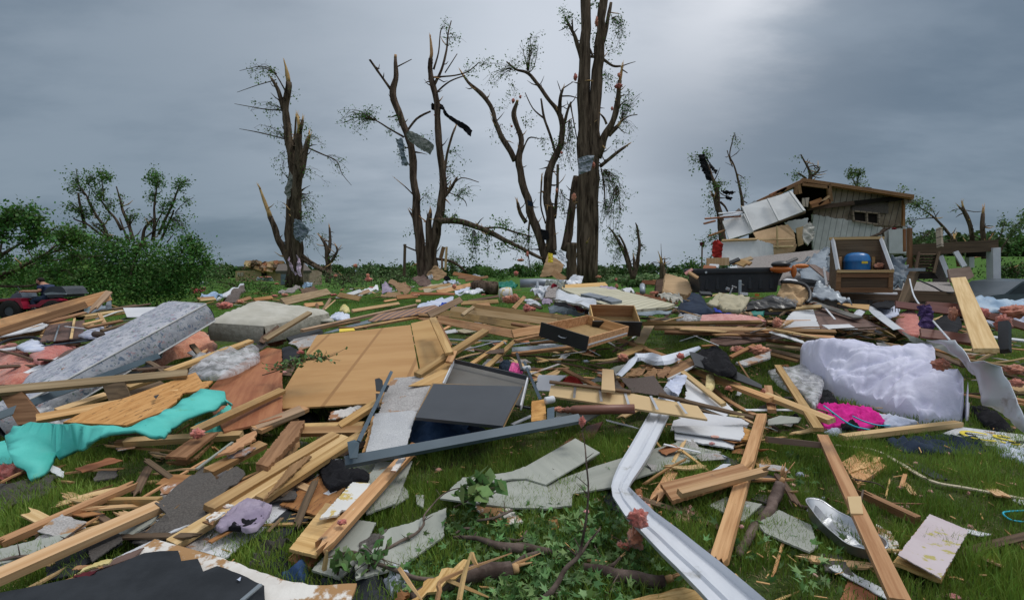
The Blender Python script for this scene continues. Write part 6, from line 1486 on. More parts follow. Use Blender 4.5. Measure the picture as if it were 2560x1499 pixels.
# grey tray and dark panel
tr = empty('laminate_tray','grey laminate cabinet panel with raised edges beside the tan plywood','cabinet panel', P(2150,950,.5))
use('S')
PN([(1133,902,.54),(1322,947,.48),(1306,1016,.38),(1106,962,.44)],.012,'laminate_grey', None,0,name='base', parent=tr)
B(1132,901,.59,1322,945,.53,.018,.05,'laminate_dark', None,0,name='edge', parent=tr)
B(1134,905,.59,1108,962,.51,.014,.05,'white', None,0,name='edge', parent=tr)
B(1319,948,.53,1302,1018,.43,.014,.05,'white', None,0,name='edge', parent=tr)
PN([(1084,959,.56),(1306,965,.56),(1257,1064,.42),(1038,1042,.44)],.028,'laminate_dark','charcoal cabinet door lying face up in the centre foreground', 0,cat='cabinet door', name='laminate_sheet')
PN([(1080,957,.548),(1308,966,.548),(1259,1067,.408),(1036,1045,.428)],.014,'mdf_edge','raw board backing under the charcoal cabinet door', .0,cat='board', name='backing_board')
B(1282,1012,.36,1326,1020,.34,.03,.02,'laminate_dark','short dark edging right of the charcoal door', 0,**K32)
PN([(968,963,.46),(988,944,.50),(1040,940,.52),(1080,948,.51),(1082,965,.49),(1060,1002,.43),(1046,1026,.40),(946,1034,.38),(955,1000,.42)],.012,'peel_grey','frayed brown and white bathroom board by the blue upright', .014,cat='board', name='frayed_board', step=.02)
PN([(937,1033,.40),(1045,1024,.40),(1032,1058,.36),(1015,1120,.27),(913,1135,.25),(926,1085,.31)],.012,'white_board','white textured ceiling board with ragged edges beside the charcoal door', .006,edges=[1,2,4,5],cat='board', name='ceiling_board')
PN([(920,1080,.29),(930,1040,.34),(945,1034,.35),(925,1120,.25),(905,1130,.23)],.012,'ply_fresh','orange torn edge behind the white textured board', .01,**K1)
HEAP([(1028,1100),(1020,1080),(1030,1045),(1070,1040),(1130,1050),(1195,1065),(1180,1092),(1120,1108),(1060,1118)],.14,.20,'denim','blue denim trousers bunched under the charcoal cabinet door', .05,7)
HEAP([(1120,1070),(1180,1060),(1215,1075),(1180,1100)],.12,.12,'navy','dark blue cloth right of the denim under the door', .04,7)
# bed frame of blue steel
bf = empty('bed_frame','blue-grey steel bed frame with white casters in the centre foreground','bed frame', P(1150,1100,.4))
B(862,1155,.33,1448,1046,.40,.075,.05,'steel_blue', None,40,name='side_rail', parent=bf)
B(895,1105,.36,978,930,.62,.032,.03,'steel_blue', None,30,name='end_rail', parent=bf)
B(1311,905,.56,1352,1000,.40,.03,.03,'steel_blue', None,30,name='end_rail', parent=bf)
PN([(868,1104,.46),(887,1098,.47),(898,1106,.46),(894,1143,.38),(874,1145,.38)],.008,'steel_blue', None,0,name='bracket', parent=bf)
PN([(937,947,.56),(948,944,.57),(956,950,.56),(957,962,.54),(973,962,.54),(966,977,.52),(940,975,.52)],.01,'black_plastic', None,0,name='bracket', parent=bf)
B(943,985,.52,945,1020,.46,.028,.02,'black_plastic', None,0,name='bracket', parent=bf)
B(1292,882,.60,1305,925,.52,.035,.02,'black_plastic', None,0,name='bracket', parent=bf)
PN([(1368,1020,.42),(1386,1016,.42),(1386,1062,.36),(1368,1064,.36)],.012,'steel_blue', None,0,name='bracket', parent=bf)
mbh = MB(); 
for (x,y,q) in ((1316,921,.52),(1374,999,.44)):
 mbh = MB(); c = P(x,y,q); ax = V3((.9,.3,.1)).normalized(); w = .05
 mbh.tube([c - ax * w,c - ax * w * .8,c + ax * w * .8,c + ax * w],[.030,.036,.036,.030],16)
 o = mbh.build('caster','white', smooth=True); o.parent = bf; o.matrix_parent_inverse = bf.matrix_world.inverted()
# --middle wreckage, centre and right
use('E3')
def drawer(label,Mx,w,d,h,handle=True):
 r = empty('drawer', label,'drawer', Mx)
 mb = MB(); mb.box((0,0,.004),(w,d,.006)); mb.build('bottom','mdf_edge', r)
 mb = MB(); mb.box((0,d / 2,h / 2),(w,.014,h)); mb.build('back_board','pine', r)
 for s in (-1,1): mb = MB(); mb.box((s * (w / 2 + .003),0,h / 2),(.014,d,h)); mb.build('side_board','pine', r)
 mb = MB(); mb.box((0,-d / 2 - .012,h / 2),(w + .05,.018,h + .04),bev=.003); mb.build('front','black_gloss', r)
 for s in (-1,1): mb = MB(); mb.box((s * (w / 2 + .013),0,h * .35),(.005,d * .95,.018)); mb.build('runner','white', r)
 mb = MB(); mb.tube([(-.05,-d / 2 - .02,h * .5),(-.045,-d / 2 - .045,h * .47),(0,-d / 2 - .052,h * .44),(.045,-d / 2 - .045,h * .47),(.05,-d / 2 - .02,h * .5)],.006,6); mb.build('handle','alu', r)
 return r
def axes(o,ex,ey): x = Vector(ex).normalized(); y = Vector(ey); y = (y - x * y.dot(x)).normalized(); z = x.cross(y); m = Matrix((x,y,z)).transposed().to_4x4(); m.translation = Vector(o); return m
# front-left, front-right and back-left corners fix where each drawer lies
a,b,c = P(430,540,5.9),P(905,690,5.55),P(590,370,7.0)
drawer('open drawer with black front and hooped handle, tipped towards the viewer, left of two', axes((b + c) / 2 - V3((0,0,.04)),b - a,c - a),(b - a).length - .04,(c - a).length,.13)
a,b,c = P(790,470,6.8),P(1270,480,6.8),P(735,335,7.3)
drawer('open drawer standing with its black front to the viewer, right of two', axes((b + c) / 2 - V3((0,0,.05)),b - a,P(735,335,7.3) - P(790,470,7.0)),(b - a).length - .04,.42,.19)
B(1045,580,.40,1660,812,.30,.09,.045,'pine','upper stretch of the long stud passing under the wide plank, centre right', 14)
B(1755,880,.28,2545,1175,.26,.09,.05,'pine','lower stretch of the long stud beneath the glossy black board', 14)
B(2490,1130,.26,3145,1385,.24,.09,.05,'pine','square-ended stud pointing at the magenta cloth', 14)
PN([(1450,905,.32),(1750,760,.40),(1812,830,.38),(1545,972,.32)],.02,'pine_dark','wide brown plank with a white edge crossing the long stud', .003,**dict(**K33))
B(1535,975,.33,1812,838,.385,.02,.02,'white','white edging of the wide brown plank', 0,**K32)
PN([(1310,430,.62),(1402,448,.60),(1300,625,.42),(1205,612,.42)],.012,'mdf','beige shelf board standing between drawer and long stud', 0,**K1)
PN([(1030,725,.34),(1270,630,.40),(1335,655,.38),(1100,760,.30)],.02,'pine','short plank lying on the grass below the two drawers', .004,**K5)
B(370,1000,.50,1170,1100,.44,.03,.025,'wood_old','grey-topped rail along the back of the bracketed board', 30,**K34)
B(1445,1125,.44,2375,1355,.24,.035,.03,'wood_old','long grey-topped rail running down right of the bracketed board', 30,**K34)
br = PN([(385,1032,.46),(1200,1118,.42),(1830,1238,.36),(1925,1368,.30),(360,1135,.38)],.022,'mdf','long beige shelf board with five metal clips', 0,name='clip_board', cat='shelf board')
for x1,y1,x2,y2 in ((622,1050,612,1158),(865,1080,880,1192),(1112,1108,1152,1232),(1365,1138,1432,1272),(1632,1195,1718,1312)):
 h1 = .46 - (x1 - 385) * .00006; B(x1,y1,h1 + .012,x2,y2,h1 - .055 + .012,.026,.004,'alu', None,0,name='metal_clip', parent=None).parent = br
for o in [o for o in COL.objects if o.name.startswith('metal_clip')]: o.matrix_parent_inverse = br.matrix_basis.inverted(); del o['category']
PN([(890,870,.56),(1000,880,.56),(1016,1088,.48),(880,1072,.48)],.03,'mdf','small beige block resting on the grey-topped rail', 0,**K1)
B(520,885,.36,960,1110,.42,.06,.03,'ply_red','reddish stick poking under the small beige block', 10)
PN([(232,1082,.34),(260,930,.42),(540,935,.42),(400,1040,.36),(380,1085,.34)],.012,'white','white board with a ragged left edge by the upper caster', .012,edges=[0],**K3)
HEAP([(470,1000),(560,955),(640,975),(700,1005),(600,1015)],.36,.06,'red_cloth','bright red cloth tucked behind the bracketed board', .03,9)
PN([(1000,880,.52),(1030,985,.50),(1085,1045,.46),(1210,1050,.44),(1190,1100,.42),(1060,1095,.42),(1010,1050,.45)],.006,'carpet_brown','curled brown felt beside the small beige block', .008,**K11,wav=.05)
PN([(1060,955,.38),(1200,965,.38),(1395,938,.40),(1535,1135,.30),(1400,1130,.30),(1180,1095,.32)],.006,'carpet_brown','large flat brown felt sheet behind the bracketed board', .008,**K11)
PN([(750,1000,.24),(1010,850,.34),(1160,815,.36),(1040,900,.30),(890,995,.24)],.008,'sage_dark','olive felt under the curved white vinyl strip', .008,**K11)
for p,lb in (([(1100,950),(1230,850),(1290,870),(1200,955)],'curled tan veneer by the curved vinyl, left'),([(1180,955),(1300,855),(1345,850),(1260,950)],'curled tan veneer by the curved vinyl, middle'),([(1260,950),(1400,870),(1440,895),(1410,955)],'tan veneer sheet by the curved vinyl, right'),([(1430,900),(1560,840),(1560,880),(1500,950),(1430,950)],'tan veneer sheet touching the wide brown plank')):
 PN([(x,y,.36) for x,y in p],.006,'pine_dark', lb,.008,**K16,wav=.04)
STRIP([(1050,940,.36),(1160,830,.42),(1215,760,.46),(1330,760,.46),(1480,790,.46),(1650,740,.48),(1850,660,.52)],[.08,.10,.14,.17,.17,.12,.05],.004,'vinyl','curved white vinyl strip bent in a hook, centre right','vinyl_strip','vinyl strip', ridge=.12,side=[(1,.6,0),(1,.6,0),(.8,.8,.4),(0,.8,.6),(0,.8,.6),(.2,.8,.5),(.4,.8,.3)])
PN([(1500,1060,.34),(1560,960,.40),(1655,930,.42),(1725,960,.40),(1640,1130,.30)],.006,'white_cloth','white plastic sheet behind the top of the gutter', .006,cat='plastic', name='plastic_sheet', wav=.04)
PN([(1690,970,.26),(1780,960,.28),(2080,1180,.20),(2180,1275,.16),(2100,1340,.14),(1850,1240,.16),(1700,1170,.18),(1720,1080,.22)],.012,'white','large white broken board right of the gutter top', .012,edges=[7,6],**K3)
PN([(1590,1380,.14),(1850,1300,.17),(2290,1365,.14),(2340,1400,.12),(2290,1476,.10),(1560,1476,.10)],.012,'white','wide white board lying in front of the beige clip board end', .012,edges=[2,3],**K3)
B(1680,905,.36,2085,1225,.22,.06,.04,'pine','narrow stud crossing down over the large white broken board', 20)
B(1880,975,.22,2400,1330,.12,.07,.02,'pine','curved batten right of the large white broken board', 0,bend=-.05)
PN([(2110,1290,.28),(2250,1290,.27),(2290,1340,.26),(2140,1330,.27)],.01,'foam_yellow','yellow frayed foam on the end of the long grey-topped rail', .015,**K20)
HEAP([(1915,910),(1985,900),(1990,960),(2000,1030),(1960,1080),(1905,1060)],.30,.04,'foam_yellow','pale yellow rag hanging over the long stud', .03,9,**K12)
# glossy board with black cloth
PN([(1745,702,.52),(1800,710,.52),(2180,880,.42),(2460,1030,.34),(2460,1065,.32),(1800,835,.42)],.02,'black_gloss','glossy black board under the black cloth, centre right', .0,cat='board', name='glossy_board')
HEAP([(1790,740),(1880,690),(2030,660),(2120,730),(2160,810),(2215,870),(2160,920),(2060,915),(1930,850)],.46,.05,'black_cloth','black shirt heaped on the glossy board', .06,7)
for p,m_,lb,w in (((1280,430,.70,2455,412,.72),'pine','long level stud behind the right drawer, upper', .07),((1400,470,.66,2545,492,.66),'pine','long level stud behind the right drawer, middle', .08),((1500,512,.60,2545,540,.60),'pine_dark','long dark stud below the two level ones', .07),
     ((2510,412,.70,2940,408,.70),'pine','short level stud in front of the brown panel', .06),((2545,492,.66,3185,510,.64),'pine_dark','level stud continuing right towards the white gutter sheet', .08),((2760,545,.58,3170,570,.56),'pine','short level stud just above the comforter', .07)):
 B(*p,w,.05,m_,lb,35)
B(1650,600,.44,1950,505,.52,.03,.008,'metal_grey','grey metal strip in grass below the level studs', 0,**K8)
B(1722,515,.56,2035,645,.46,.02,.01,'white','thin white stick crossing the grey metal strip', 0,**K6)
PN([(1955,575,.52),(2040,555,.54),(2540,530,.56),(2800,545,.55),(2540,590,.50),(2100,640,.46),(1950,615,.48)],.025,'brown_ply','long rounded purplish board below the level studs', 0,**K1)
B(1870,650,.44,2500,595,.49,.06,.02,'ply_red','red-brown board under the long purplish one', 10)
for p,w,m_,lb in (((2500,590,.5,2870,640,.46),.08,'pine_dark','upper plank of the stack left of the comforter'),((2500,640,.44,2870,680,.42),.08,'pine','second plank of the stack left of the comforter'),((2540,690,.4,2880,770,.36),.09,'wood_old','dark plank at the bottom of the stack left of the comforter'),
      ((2540,720,.36,2830,790,.32),.12,'pine_dark','rough plank below the dark one left of the comforter'),((2150,760,.42,2385,640,.5),.06,'ply_red','red stick leaning beside the black shirt'),((2230,810,.4,2380,1040,.3),.02,'pine_dark','thin upright brown lath right of the black shirt'),((2620,885,.30,2800,1100,.24),.07,'pine_dark','short brown stud under the clear film')):
 B(*p,w,.035,m_,lb,20)
PN([(2200,810,.40),(2540,700,.46),(2545,760,.42),(2300,840,.36)],.03,'peel_grey','rough bark-like grey plank right of the black shirt', .01,**K1)
for x,y,rx,ry,q,lb in ((2430,690,95,50,.46,'pink wool lump right of the black shirt'),(2230,680,90,30,.44,'pink wool under the red-brown board'),(1090,760,55,40,.34,'pink wool at the left end of the short plank'),(1660,745,40,30,.5,'red-pink tuft on the curved vinyl strip'),
       (690,1390,38,50,.42,'pink wool flower-like tuft under the beige clip board'),(2130,1060,30,24,.3,'pink wisp beside the square-ended stud'),(2470,1090,26,30,.28,'pink wisp on the right of the square-ended stud'),(460,1270,60,26,.30,'small pink smear on the turned post'),(170,280,70,40,.5,'pink wool roll behind the joist frame end'),(20,180,60,40,.6,'pink wool beside the woven basket')):
 BLOB(x,y,rx,ry,q,'pink', lb,name='insulation_tuft')
# turned post, OSB block, jeans cloth
mbh = MB(); a,b = P(430,1280,.28),P(1000,1270,.34); ax = (b - a).normalized()
mbh.lathe(a,[(0,.01),(.02,.022),(.06,.032),(.10,.026),(.13,.040),(.15,.026),(.18,.045),(.22,.048),(.8,.048),(.8,0)],10,0,ax)
tag(mbh.build('turned_post','rose_wood', None,MT(a),True),'dark red turned table leg under the beige clip board','table leg')
PN([(192,1190,.42),(325,1170,.42),(338,1370,.34),(190,1388,.34)],.02,'osb','upright strand board block beside the lower caster', .004,cat='board', name='strand_block')
HEAP([(-130,850),(-60,810),(-10,830),(0,870),(-60,890)],.36,.08,'navy','navy cloth behind the grey laminate tray', .03,8)
HEAP([(-30,880),(-10,835),(60,835),(105,890),(90,925),(20,915)],.46,.07,'hot_pink','bright pink cloth beside the upper caster', .03,9)
BLOB(730,800,36,17,.05,'white_cloth','small white paper lying alone in the middle grass', .3,**K14)
for p,w,t,m_,lb in (((0,730,.30,600,660,.34),.07,.05,'pine','stud lying level in grass left below the left drawer'),((30,600,.52,270,545,.56),.07,.045,'pine','stud with a red-painted end left of the left drawer'),((180,625,.40,560,590,.42),.06,.04,'pine_dark','brown stud under the corner of the left drawer'),
      ((0,640,.38,430,575,.44),.03,.01,'metal_grey','long thin metal rod left of the left drawer'),((180,925,.22,480,820,.28),.035,.01,'peel_grey','weathered flat lath in the centre grass'),((170,880,.2,560,870,.22),.05,.02,'pine_dark','dark lath behind the ragged white board'),((1190,590,.40,1000,700,.34),.05,.03,'wood_old','dark stick under the drawers')):
 B(*p,w,t,m_,lb,14)
PN([(0,660,.30),(450,630,.34),(560,650,.34),(420,680,.3),(0,700,.26)],.01,'metal_grey','dull grey metal sheet left of the left drawer', .004,**K13)
B(0,1465,.12,480,1345,.22,.04,.01,'metal_white','pale metal strip behind the blue bed rail', 0,**K8)
B(0,1420,.14,190,1335,.2,.05,.01,'metal_white','short pale metal strip behind the strand board block', 0,**K8)
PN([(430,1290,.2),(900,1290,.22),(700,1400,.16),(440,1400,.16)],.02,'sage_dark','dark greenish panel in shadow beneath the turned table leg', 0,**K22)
use('E4')
B(95,845,.34,500,1470,.22,.085,.04,'pine','stud running down left of the magenta cloth', 4)
B(0,1050,.20,40,1290,.16,.09,.045,'pine','upper end of the pine post left of the clear film', 4)
HEAP([(0,890),(150,850),(380,850),(500,890),(552,1000),(520,1120),(470,1255),(400,1180),(330,1090),(200,1060),(90,1000)],.22,.10,'film','sheet of clear film draped over the studs left of the comforter', .06,5,'plastic_film','plastic')
use('S')
dv = HEAP([(2001,872,.52),(2020,852,.66),(2052,846,.74),(2120,848,.74),(2182,857,.72),(2200,870,.66),(2250,868,.68),(2326,860,.74),(2338,872,.70),(2340,902,.60),(2352,920,.56),(2395,922,.58),(2420,950,.50),(2424,1010,.18),(2418,1035,.08),(2400,1043,.08),(2350,1044,.08),(2300,1045,.08),(2296,1030,.10),(2240,1022,.10),(2190,1000,.12),(2140,985,.14),(2090,962,.20),(2062,920,.34),(2030,900,.42)],.16,.12,'duvet','crumpled lavender quilted comforter lying in a long heap', .07,1.9,'comforter','comforter', res=95,soft=.34,rag=.01)
use('E4')
HEAP([(475,1225),(560,1215),(820,1245),(940,1260),(1075,1300),(1155,1385),(1060,1400),(950,1440),(760,1430),(560,1435),(500,1330)],.08,.08,'magenta','magenta shirt crumpled in the grass below the comforter', .045,14,res=40)
TUBE([(550,1235,.2),(650,1310,.18),(760,1390,.16),(860,1440,.14),(1000,1470,.12)],.008,'cyan','turquoise strap lying over the left of the magenta shirt','strap','strap', sub=5)
TUBE([(830,1335,.2),(950,1390,.16),(1080,1425,.14),(1200,1430,.12)],.007,'cyan','turquoise strap at the right of the magenta shirt','strap','strap', sub=5)
HEAP([(1060,1310),(1300,1350),(1480,1390),(1300,1430),(1150,1420)],.06,.06,'white_cloth','pale patterned cloth right of the magenta shirt', .03,10)
HEAP([(720,1410),(830,1400),(900,1430),(830,1460),(730,1455)],.10,.07,'black_cloth','black sock-like cloth at the lower edge of the magenta shirt', .03,10)
HEAP([(500,1080),(620,1100),(690,1200),(560,1215),(490,1180)],.10,.07,'black_cloth','dark cloth above the magenta shirt', .04,8)
HEAP([(200,1340),(290,1310),(320,1370),(230,1395)],.10,.07,'black_cloth','small dark cloth left of the stud beside the magenta shirt', .04,8)
HEAP([(1990,1240),(2130,1230),(2300,1340),(2430,1476),(2250,1476),(2100,1370)],.08,.10,'black_cloth','black cloth on the ground under the white gutter sheet', .05,6)
PN([(0,1370,.12),(120,1330,.14),(330,1350,.14),(300,1400,.12),(0,1420,.1)],.01,'sage','sage piece in shadow left of the magenta shirt', .004,**K0)
PN([(1545,595,.92),(1830,592,.98),(1985,800,.80),(2130,790,.86),(2300,850,.80),(2400,1100,.58),(2600,1480,.30),(2530,1500,.26),(2300,1270,.36),(2130,1225,.40),(2060,1000,.58),(1920,790,.76),(1800,650,.88)],.008,'metal_white','big bent white sheet of gutter metal at the right edge', .004,**K13,wav=.045,smooth=True)
PN([(1340,520,.72),(1560,600,.70),(1830,600,.72),(1900,720,.62),(1960,800,.56),(1700,690,.60),(1400,600,.64)],.008,'sage','dull green-grey inner side of the bent sheet', .004,**K13,wav=.08)
B(1872,-15,9.0,2150,690,5.3,.20,.045,'pine_pale','long pale plank pointing away from the viewer at right', 6)
PN([(130,470,.66),(165,400,.72),(230,320,.80),(300,280,.84),(440,270,.84),(475,380,.74),(512,476,.66)],.012,'white','torn white board above the level studs, right of centre', .018,edges=[0,1,2,5],**K3)
PN([(440,300,.80),(620,250,.86),(900,360,.76),(1170,485,.66),(520,480,.64)],.012,'brown_ply','large brown panel behind the torn white board', 0,cat='panel', name='brown_panel')
PN([(530,440,.72),(800,432,.74),(885,480,.70),(600,482,.68)],.01,'white','white board strip lying on the large brown panel', .004,**K3)
B(420,215,.96,890,372,.80,.17,.03,'laminate_grey','wide dark grey plank slanting behind the brown panel', 6,**K33)
B(10,290,.86,525,262,.90,.10,.06,'pine_pale','pale box beam left of the wide dark plank', 40)
B(560,270,.92,660,385,.82,.035,.012,'white','thin white stick under the wide dark plank', 0,**K6)
PN([(680,225,.98),(1000,240,.98),(990,290,.92),(800,262,.94)],.02,'pine','orange board end right of the wide dark plank', .004,**K1)
STRIP([(875,350,.82),(935,285,.9),(1010,270,.92),(1100,350,.86),(1290,490,.72)],[.16,.18,.19,.18,.16],.006,'metal_white','white folded cover strip arching left of the pink wool','cover_strip','metal strip', ridge=.15)
HEAP([(1240,440),(1290,330),(1400,285),(1470,330),(1490,420),(1505,500),(1480,550),(1390,540),(1300,490)],.60,.30,'pink','hanging pink wool under the dark red table rail', .08,6,'insulation','insulation')
HEAP([(1030,330),(1050,240),(1180,215),(1300,240),(1290,330),(1200,370)],.82,.16,'white_cloth','white plastic basket half covered by a dark cloth', .02,4,'laundry_basket','basket')
for k in range(3): B(1225 + 28 * k,275,7.42,1227 + 28 * k,312,7.40,.016,.006,'black_plastic','black slot in the side of the white basket', 90,name='basket_slot', cat='slot', group='slots of the white basket')
HEAP([(1020,240),(1060,215),(1180,205),(1260,225),(1200,275),(1080,270)],.98,.06,'black_cloth','black cloth lying over the rim of the white basket', .03,6)
tb = empty('picnic_table','overturned dark red wooden table frame behind the white gutter sheet','table', P(1800,350,7.2))
B(1255,240,7.4,2410,385,7.0,.10,.04,'rose_wood', None,60,name='rail', parent=tb)
B(1560,240,7.9,1920,265,7.8,.09,.04,'rose_wood', None,60,name='rail', parent=tb)
B(1500,520,6.9,2050,590,6.7,.14,.04,'rose_wood', None,50,name='rail', parent=tb)
B(2100,330,7.1,2560,470,6.9,.10,.04,'rose_wood', None,60,name='rail', parent=tb)
PN([(1480,245,7.2),(1590,235,7.2),(1640,330,7.1),(1635,480,7.05),(1560,470,7.05),(1480,470,7.1),(1500,360,7.15)],.02,'purple','purple cloth hanging over the dark red rail', .01,**K27,wav=.06)
for x,y,rx,ry,d,lb in ((1820,330,30,70,7.0,'pink wool strand hanging from the dark red rail'),(2110,330,60,60,7.0,'pink wool behind the long pale plank'),(2440,310,140,60,6.8,'big pink wool lump at the right edge on the rail'),(2310,430,70,90,6.7,'pink wool strands hanging at far right'),(1700,830,90,60,5.6,'dim pink wool behind the comforter'),
       (1960,1010,110,150,4.9,'pink wool squeezed between comforter and white sheet'),(2440,880,130,50,5.4,'pink wool right of the bent white sheet'),(2450,1010,70,40,5.0,'small pink wool lump at the right edge'),(90,420,50,50,7.2,'pink wool by the torn white board'),(470,1330,60,30,.1,'pink crumbs left of the magenta shirt')):
 BLOB(x,y,rx,ry,d,'pink', lb,name='insulation_tuft')
HEAP([(1640,400),(1750,330),(1880,350),(1910,440),(1850,520),(1700,510)],.58,.14,'black_cloth','black and white plastic bag behind the rail', .05,7,'plastic_bag','plastic')
B(2330,420,6.3,2330,700,6.1,.10,.09,'black_plastic','black square post standing at far right', 20,**K24)
PN([(1990,165,8.2),(2160,155,8.3),(2540,215,8.3),(2560,330,7.9),(2080,300,7.9)],.03,'bag_blue','rolled white building wrap at the right edge', .006,**K35,wav=.10,smooth=True)
PN([(2080,320,7.8),(2560,350,7.8),(2560,450,7.5),(2150,430,7.6)],.03,'white_cloth','pale sheet below the rolled building wrap', .006,**K35,wav=.08)
for x,y,lb in ((2380,770,'red brick block right of the long pale plank'),(2210,740,'broken brick at the foot of the long pale plank')):
 mbh = MB(); c = P(x,y,5.9); mbh.box((0,0,0),(.26,.14,.10),(.1,.1,.2),bev=.01); mbh.box((0,0,.052),(.2,.09,.004),(.1,.1,.2)); tag(mbh.build('brick','ply_red', None,MT(c)),lb,'brick')
TUBE([(1395,-10,9.5),(1410,60,9.0),(1440,160,8.4),(1520,280,7.8),(1640,420,7.0),(1790,590,6.2)],.012,'metal_white','pale cable hanging from the tilted post down to the white sheet','cable','cable', sub=6)
B(2400,1040,.3,2560,1100,.28,.2,.03,'pine_pale','pale plank end under the bent sheet at the right edge', 6)
B(2430,1170,.24,2560,1200,.22,.08,.03,'pine','pine stub under the bent sheet at the right edge', 6)
for x1,y1,x2,y2,w,m_,lb in ((1500,640,2000,770,.12,'ply_red','dark red board in shadow behind the comforter'),(1640,720,1960,850,.10,'wood_old','old board in shadow behind the comforter'),(2060,700,2300,690,.16,'wood_old','dark board at the foot of the long pale plank'),(1850,600,2250,660,.16,'ply_red','red-brown plank behind the bent white sheet'),(2200,560,2560,600,.1,'white','white plank behind the black square post'),(2250,850,2560,900,.16,'wood_old','weathered board right of the bent white sheet')):
 B(x1,y1,.42,x2,y2,.40,w,.03,m_,lb,14)
# --wrecked house and what stands before it
use('D')
def part(name,pts,t,mat,parent,**k):
 return PN(pts,t,mat,None,k.pop('rag', .0),name=name,parent=parent,**k)
hs = empty('wrecked_house','collapsed two-storey house with its front torn open and one window left','house', P(1400,1000,26))
part('gable_wall', [(1195,445,26),(1590,503,26),(1592,530,26),(1195,572,26)],.12,'pale_siding', hs,rag=.05,edges=[2])
part('upper_wall', [(1592,505,26.05),(1700,528,26.05),(1692,728,26.05),(1520,718,26),(1350,692,26),(1075,648,26),(1095,600,26),(1590,531,26)],.12,'brown_siding', hs)
part('lower_wall', [(1072,645,25.9),(1350,690,25.9),(1560,738,25.9),(1722,745,25.9),(1722,912,25.9),(1600,925,25.9),(1270,950,25.9),(1078,900,25.9)],.12,'white_siding', hs,rag=.05,edges=[0,1,2])
part('wall_patch', [(1595,752,25.75),(1712,742,25.75),(1718,912,25.75),(1598,912,25.75)],.04,'white_wall', hs)
part('stained_band', [(1350,572,25.93),(1590,548,25.93),(1592,640,25.93),(1340,628,25.93)],.02,'granule_dark', hs,rag=.04)
B(1040,606,25.7,1350,568,25.7,.20,.2,'wood_old', None,0,name='soffit_strip', parent=hs); B(1350,568,25.7,1692,530,25.7,.14,.2,'dark_void', None,0,name='soffit_strip', parent=hs)  # torn strip; right stretch painted near-black for the gap's darkness
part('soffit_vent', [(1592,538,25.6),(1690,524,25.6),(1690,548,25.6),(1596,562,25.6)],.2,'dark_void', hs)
B(1695,545,25.8,1692,725,25.8,.10,.12,'ply_red', None,90,name='corner_trim', parent=hs)
for a,b in (((1345,622),(1525,640)),((1350,690),(1525,716)),((1345,622),(1352,690)),((1522,640),(1525,716)),((1440,632),(1443,702))): B(*a,25.75,*b,25.75,.07,.12,'brown_siding', None,90,name='window_frame', parent=hs)
part('window', [(1350,627,25.85),(1520,643,25.85),(1522,712,25.85),(1354,688,25.85)],.02,'dark_void', hs)  # no hole: darkness of the room painted as a near-black panel
# attic opening: back wall, floor, rafters, ridge and both roof slopes
part('attic_back', [(960,440,29),(1250,470,29),(1250,640,29),(960,640,29)],.1,'dark_void', hs)  # attic gloom put into the colour of its back wall
part('room_back', [(640,600,28.5),(1130,560,28.5),(1130,940,28.5),(640,940,28.5)],.1,'dark_void', hs)  # near-black backing paints the darkness of the open rooms
part('roof_slope', [(1000,405,25.4),(1758,522,25.4),(1700,540,31),(1010,425,32)],.16,'ply_red', hs,rag=.12)
part('roof_slope', [(1000,405,25.4),(1010,425,32),(640,580,31),(615,586,25.8)],.16,'ply_red', hs,rag=.12)
for a,b,w,m_ in (((998,410),(1762,524),.17,'pine_dark'),((1002,418),(700,560),.16,'pine_dark'),((890,465),(780,515),.12,'ply_red'),((880,470),(840,520),.1,'ply_red'),((955,445),(955,510),.16,'pine_dark'),((975,445),(985,505),.16,'pine_dark'),((1180,440),(1196,560),.2,'pine_dark'),((1000,440),(1180,462),.14,'pine_dark'),((1060,590),(1190,555),.2,'ply_red'),((1110,580),(1185,520),.1,'pine')):
 B(*a,25.3,*b,25.3,w,.12,m_,None,90,name='rafter', parent=hs)
part('loose_board', [(1000,535,25.5),(1050,530,25.4),(1040,595,25.3),(1000,590,25.4)],.03,'pale_siding', hs); part('loose_board', [(1050,560,25.4),(1130,530,25.5),(1150,560,25.4),(1060,595,25.3)],.03,'ply_red', hs)
part('torn_soffit', [(1700,535,25.6),(1755,530,25.6),(1750,560,25.6),(1705,580,25.6)],.05,'brown_siding', hs)
# side wall running back on the right
part('side_wall', [(1698,540,26),(1700,560,33),(1712,925,33),(1722,925,26)],.12,'white_siding', hs)
part('back_wall', [(1100,520,33),(1700,560,33),(1712,925,33),(1100,925,33)],.12,'brown_siding', hs)
# fallen ceiling / wall panels
part('fallen_panel', [(590,592,25),(920,490,25),(1015,622,24.2),(664,758,24.2)],.06,'white_wall', hs)
part('fallen_panel', [(455,692,24.8),(602,645,24.8),(662,768,24.1),(500,816,24.1)],.06,'white_wall', hs)
for a,b,w in (((918,490),(1014,622),.16),((765,538),(842,690),.10),((600,645),(662,766),.08),((590,592),(664,758),.06)): B(*a,24.75,*b,24.0,w,.06,'white_wall', None,0,name='batten', parent=hs)
B(520,815,24.3,1020,630,24.3,.12,.12,'wood_old', None,60,name='torn_edge', parent=hs)
part('low_wall', [(450,828,23.4),(690,818,23.4),(802,850,23.4),(806,925,23.4),(560,985,23),(450,985,23)],.1,'white_wall', hs,rag=.03,edges=[1])
B(450,826,23.3,690,816,23.3,.08,.1,'pine', None,60,name='torn_edge', parent=hs)
part('sheathing', [(665,770,24),(850,722,24),(910,720,24),(945,760,24),(962,862,23.8),(950,900,23.8),(806,925,23.6),(805,850,23.6),(690,818,23.7)],.05,'tan_board', hs,rag=.04,edges=[1,2,3])
for a,b in (((695,818),(948,812)),((800,866),(940,864)),((828,725),(832,880))): B(*a,23.6,*b,23.6,.09,.05,'tan_board', None,60,name='batten', parent=hs)
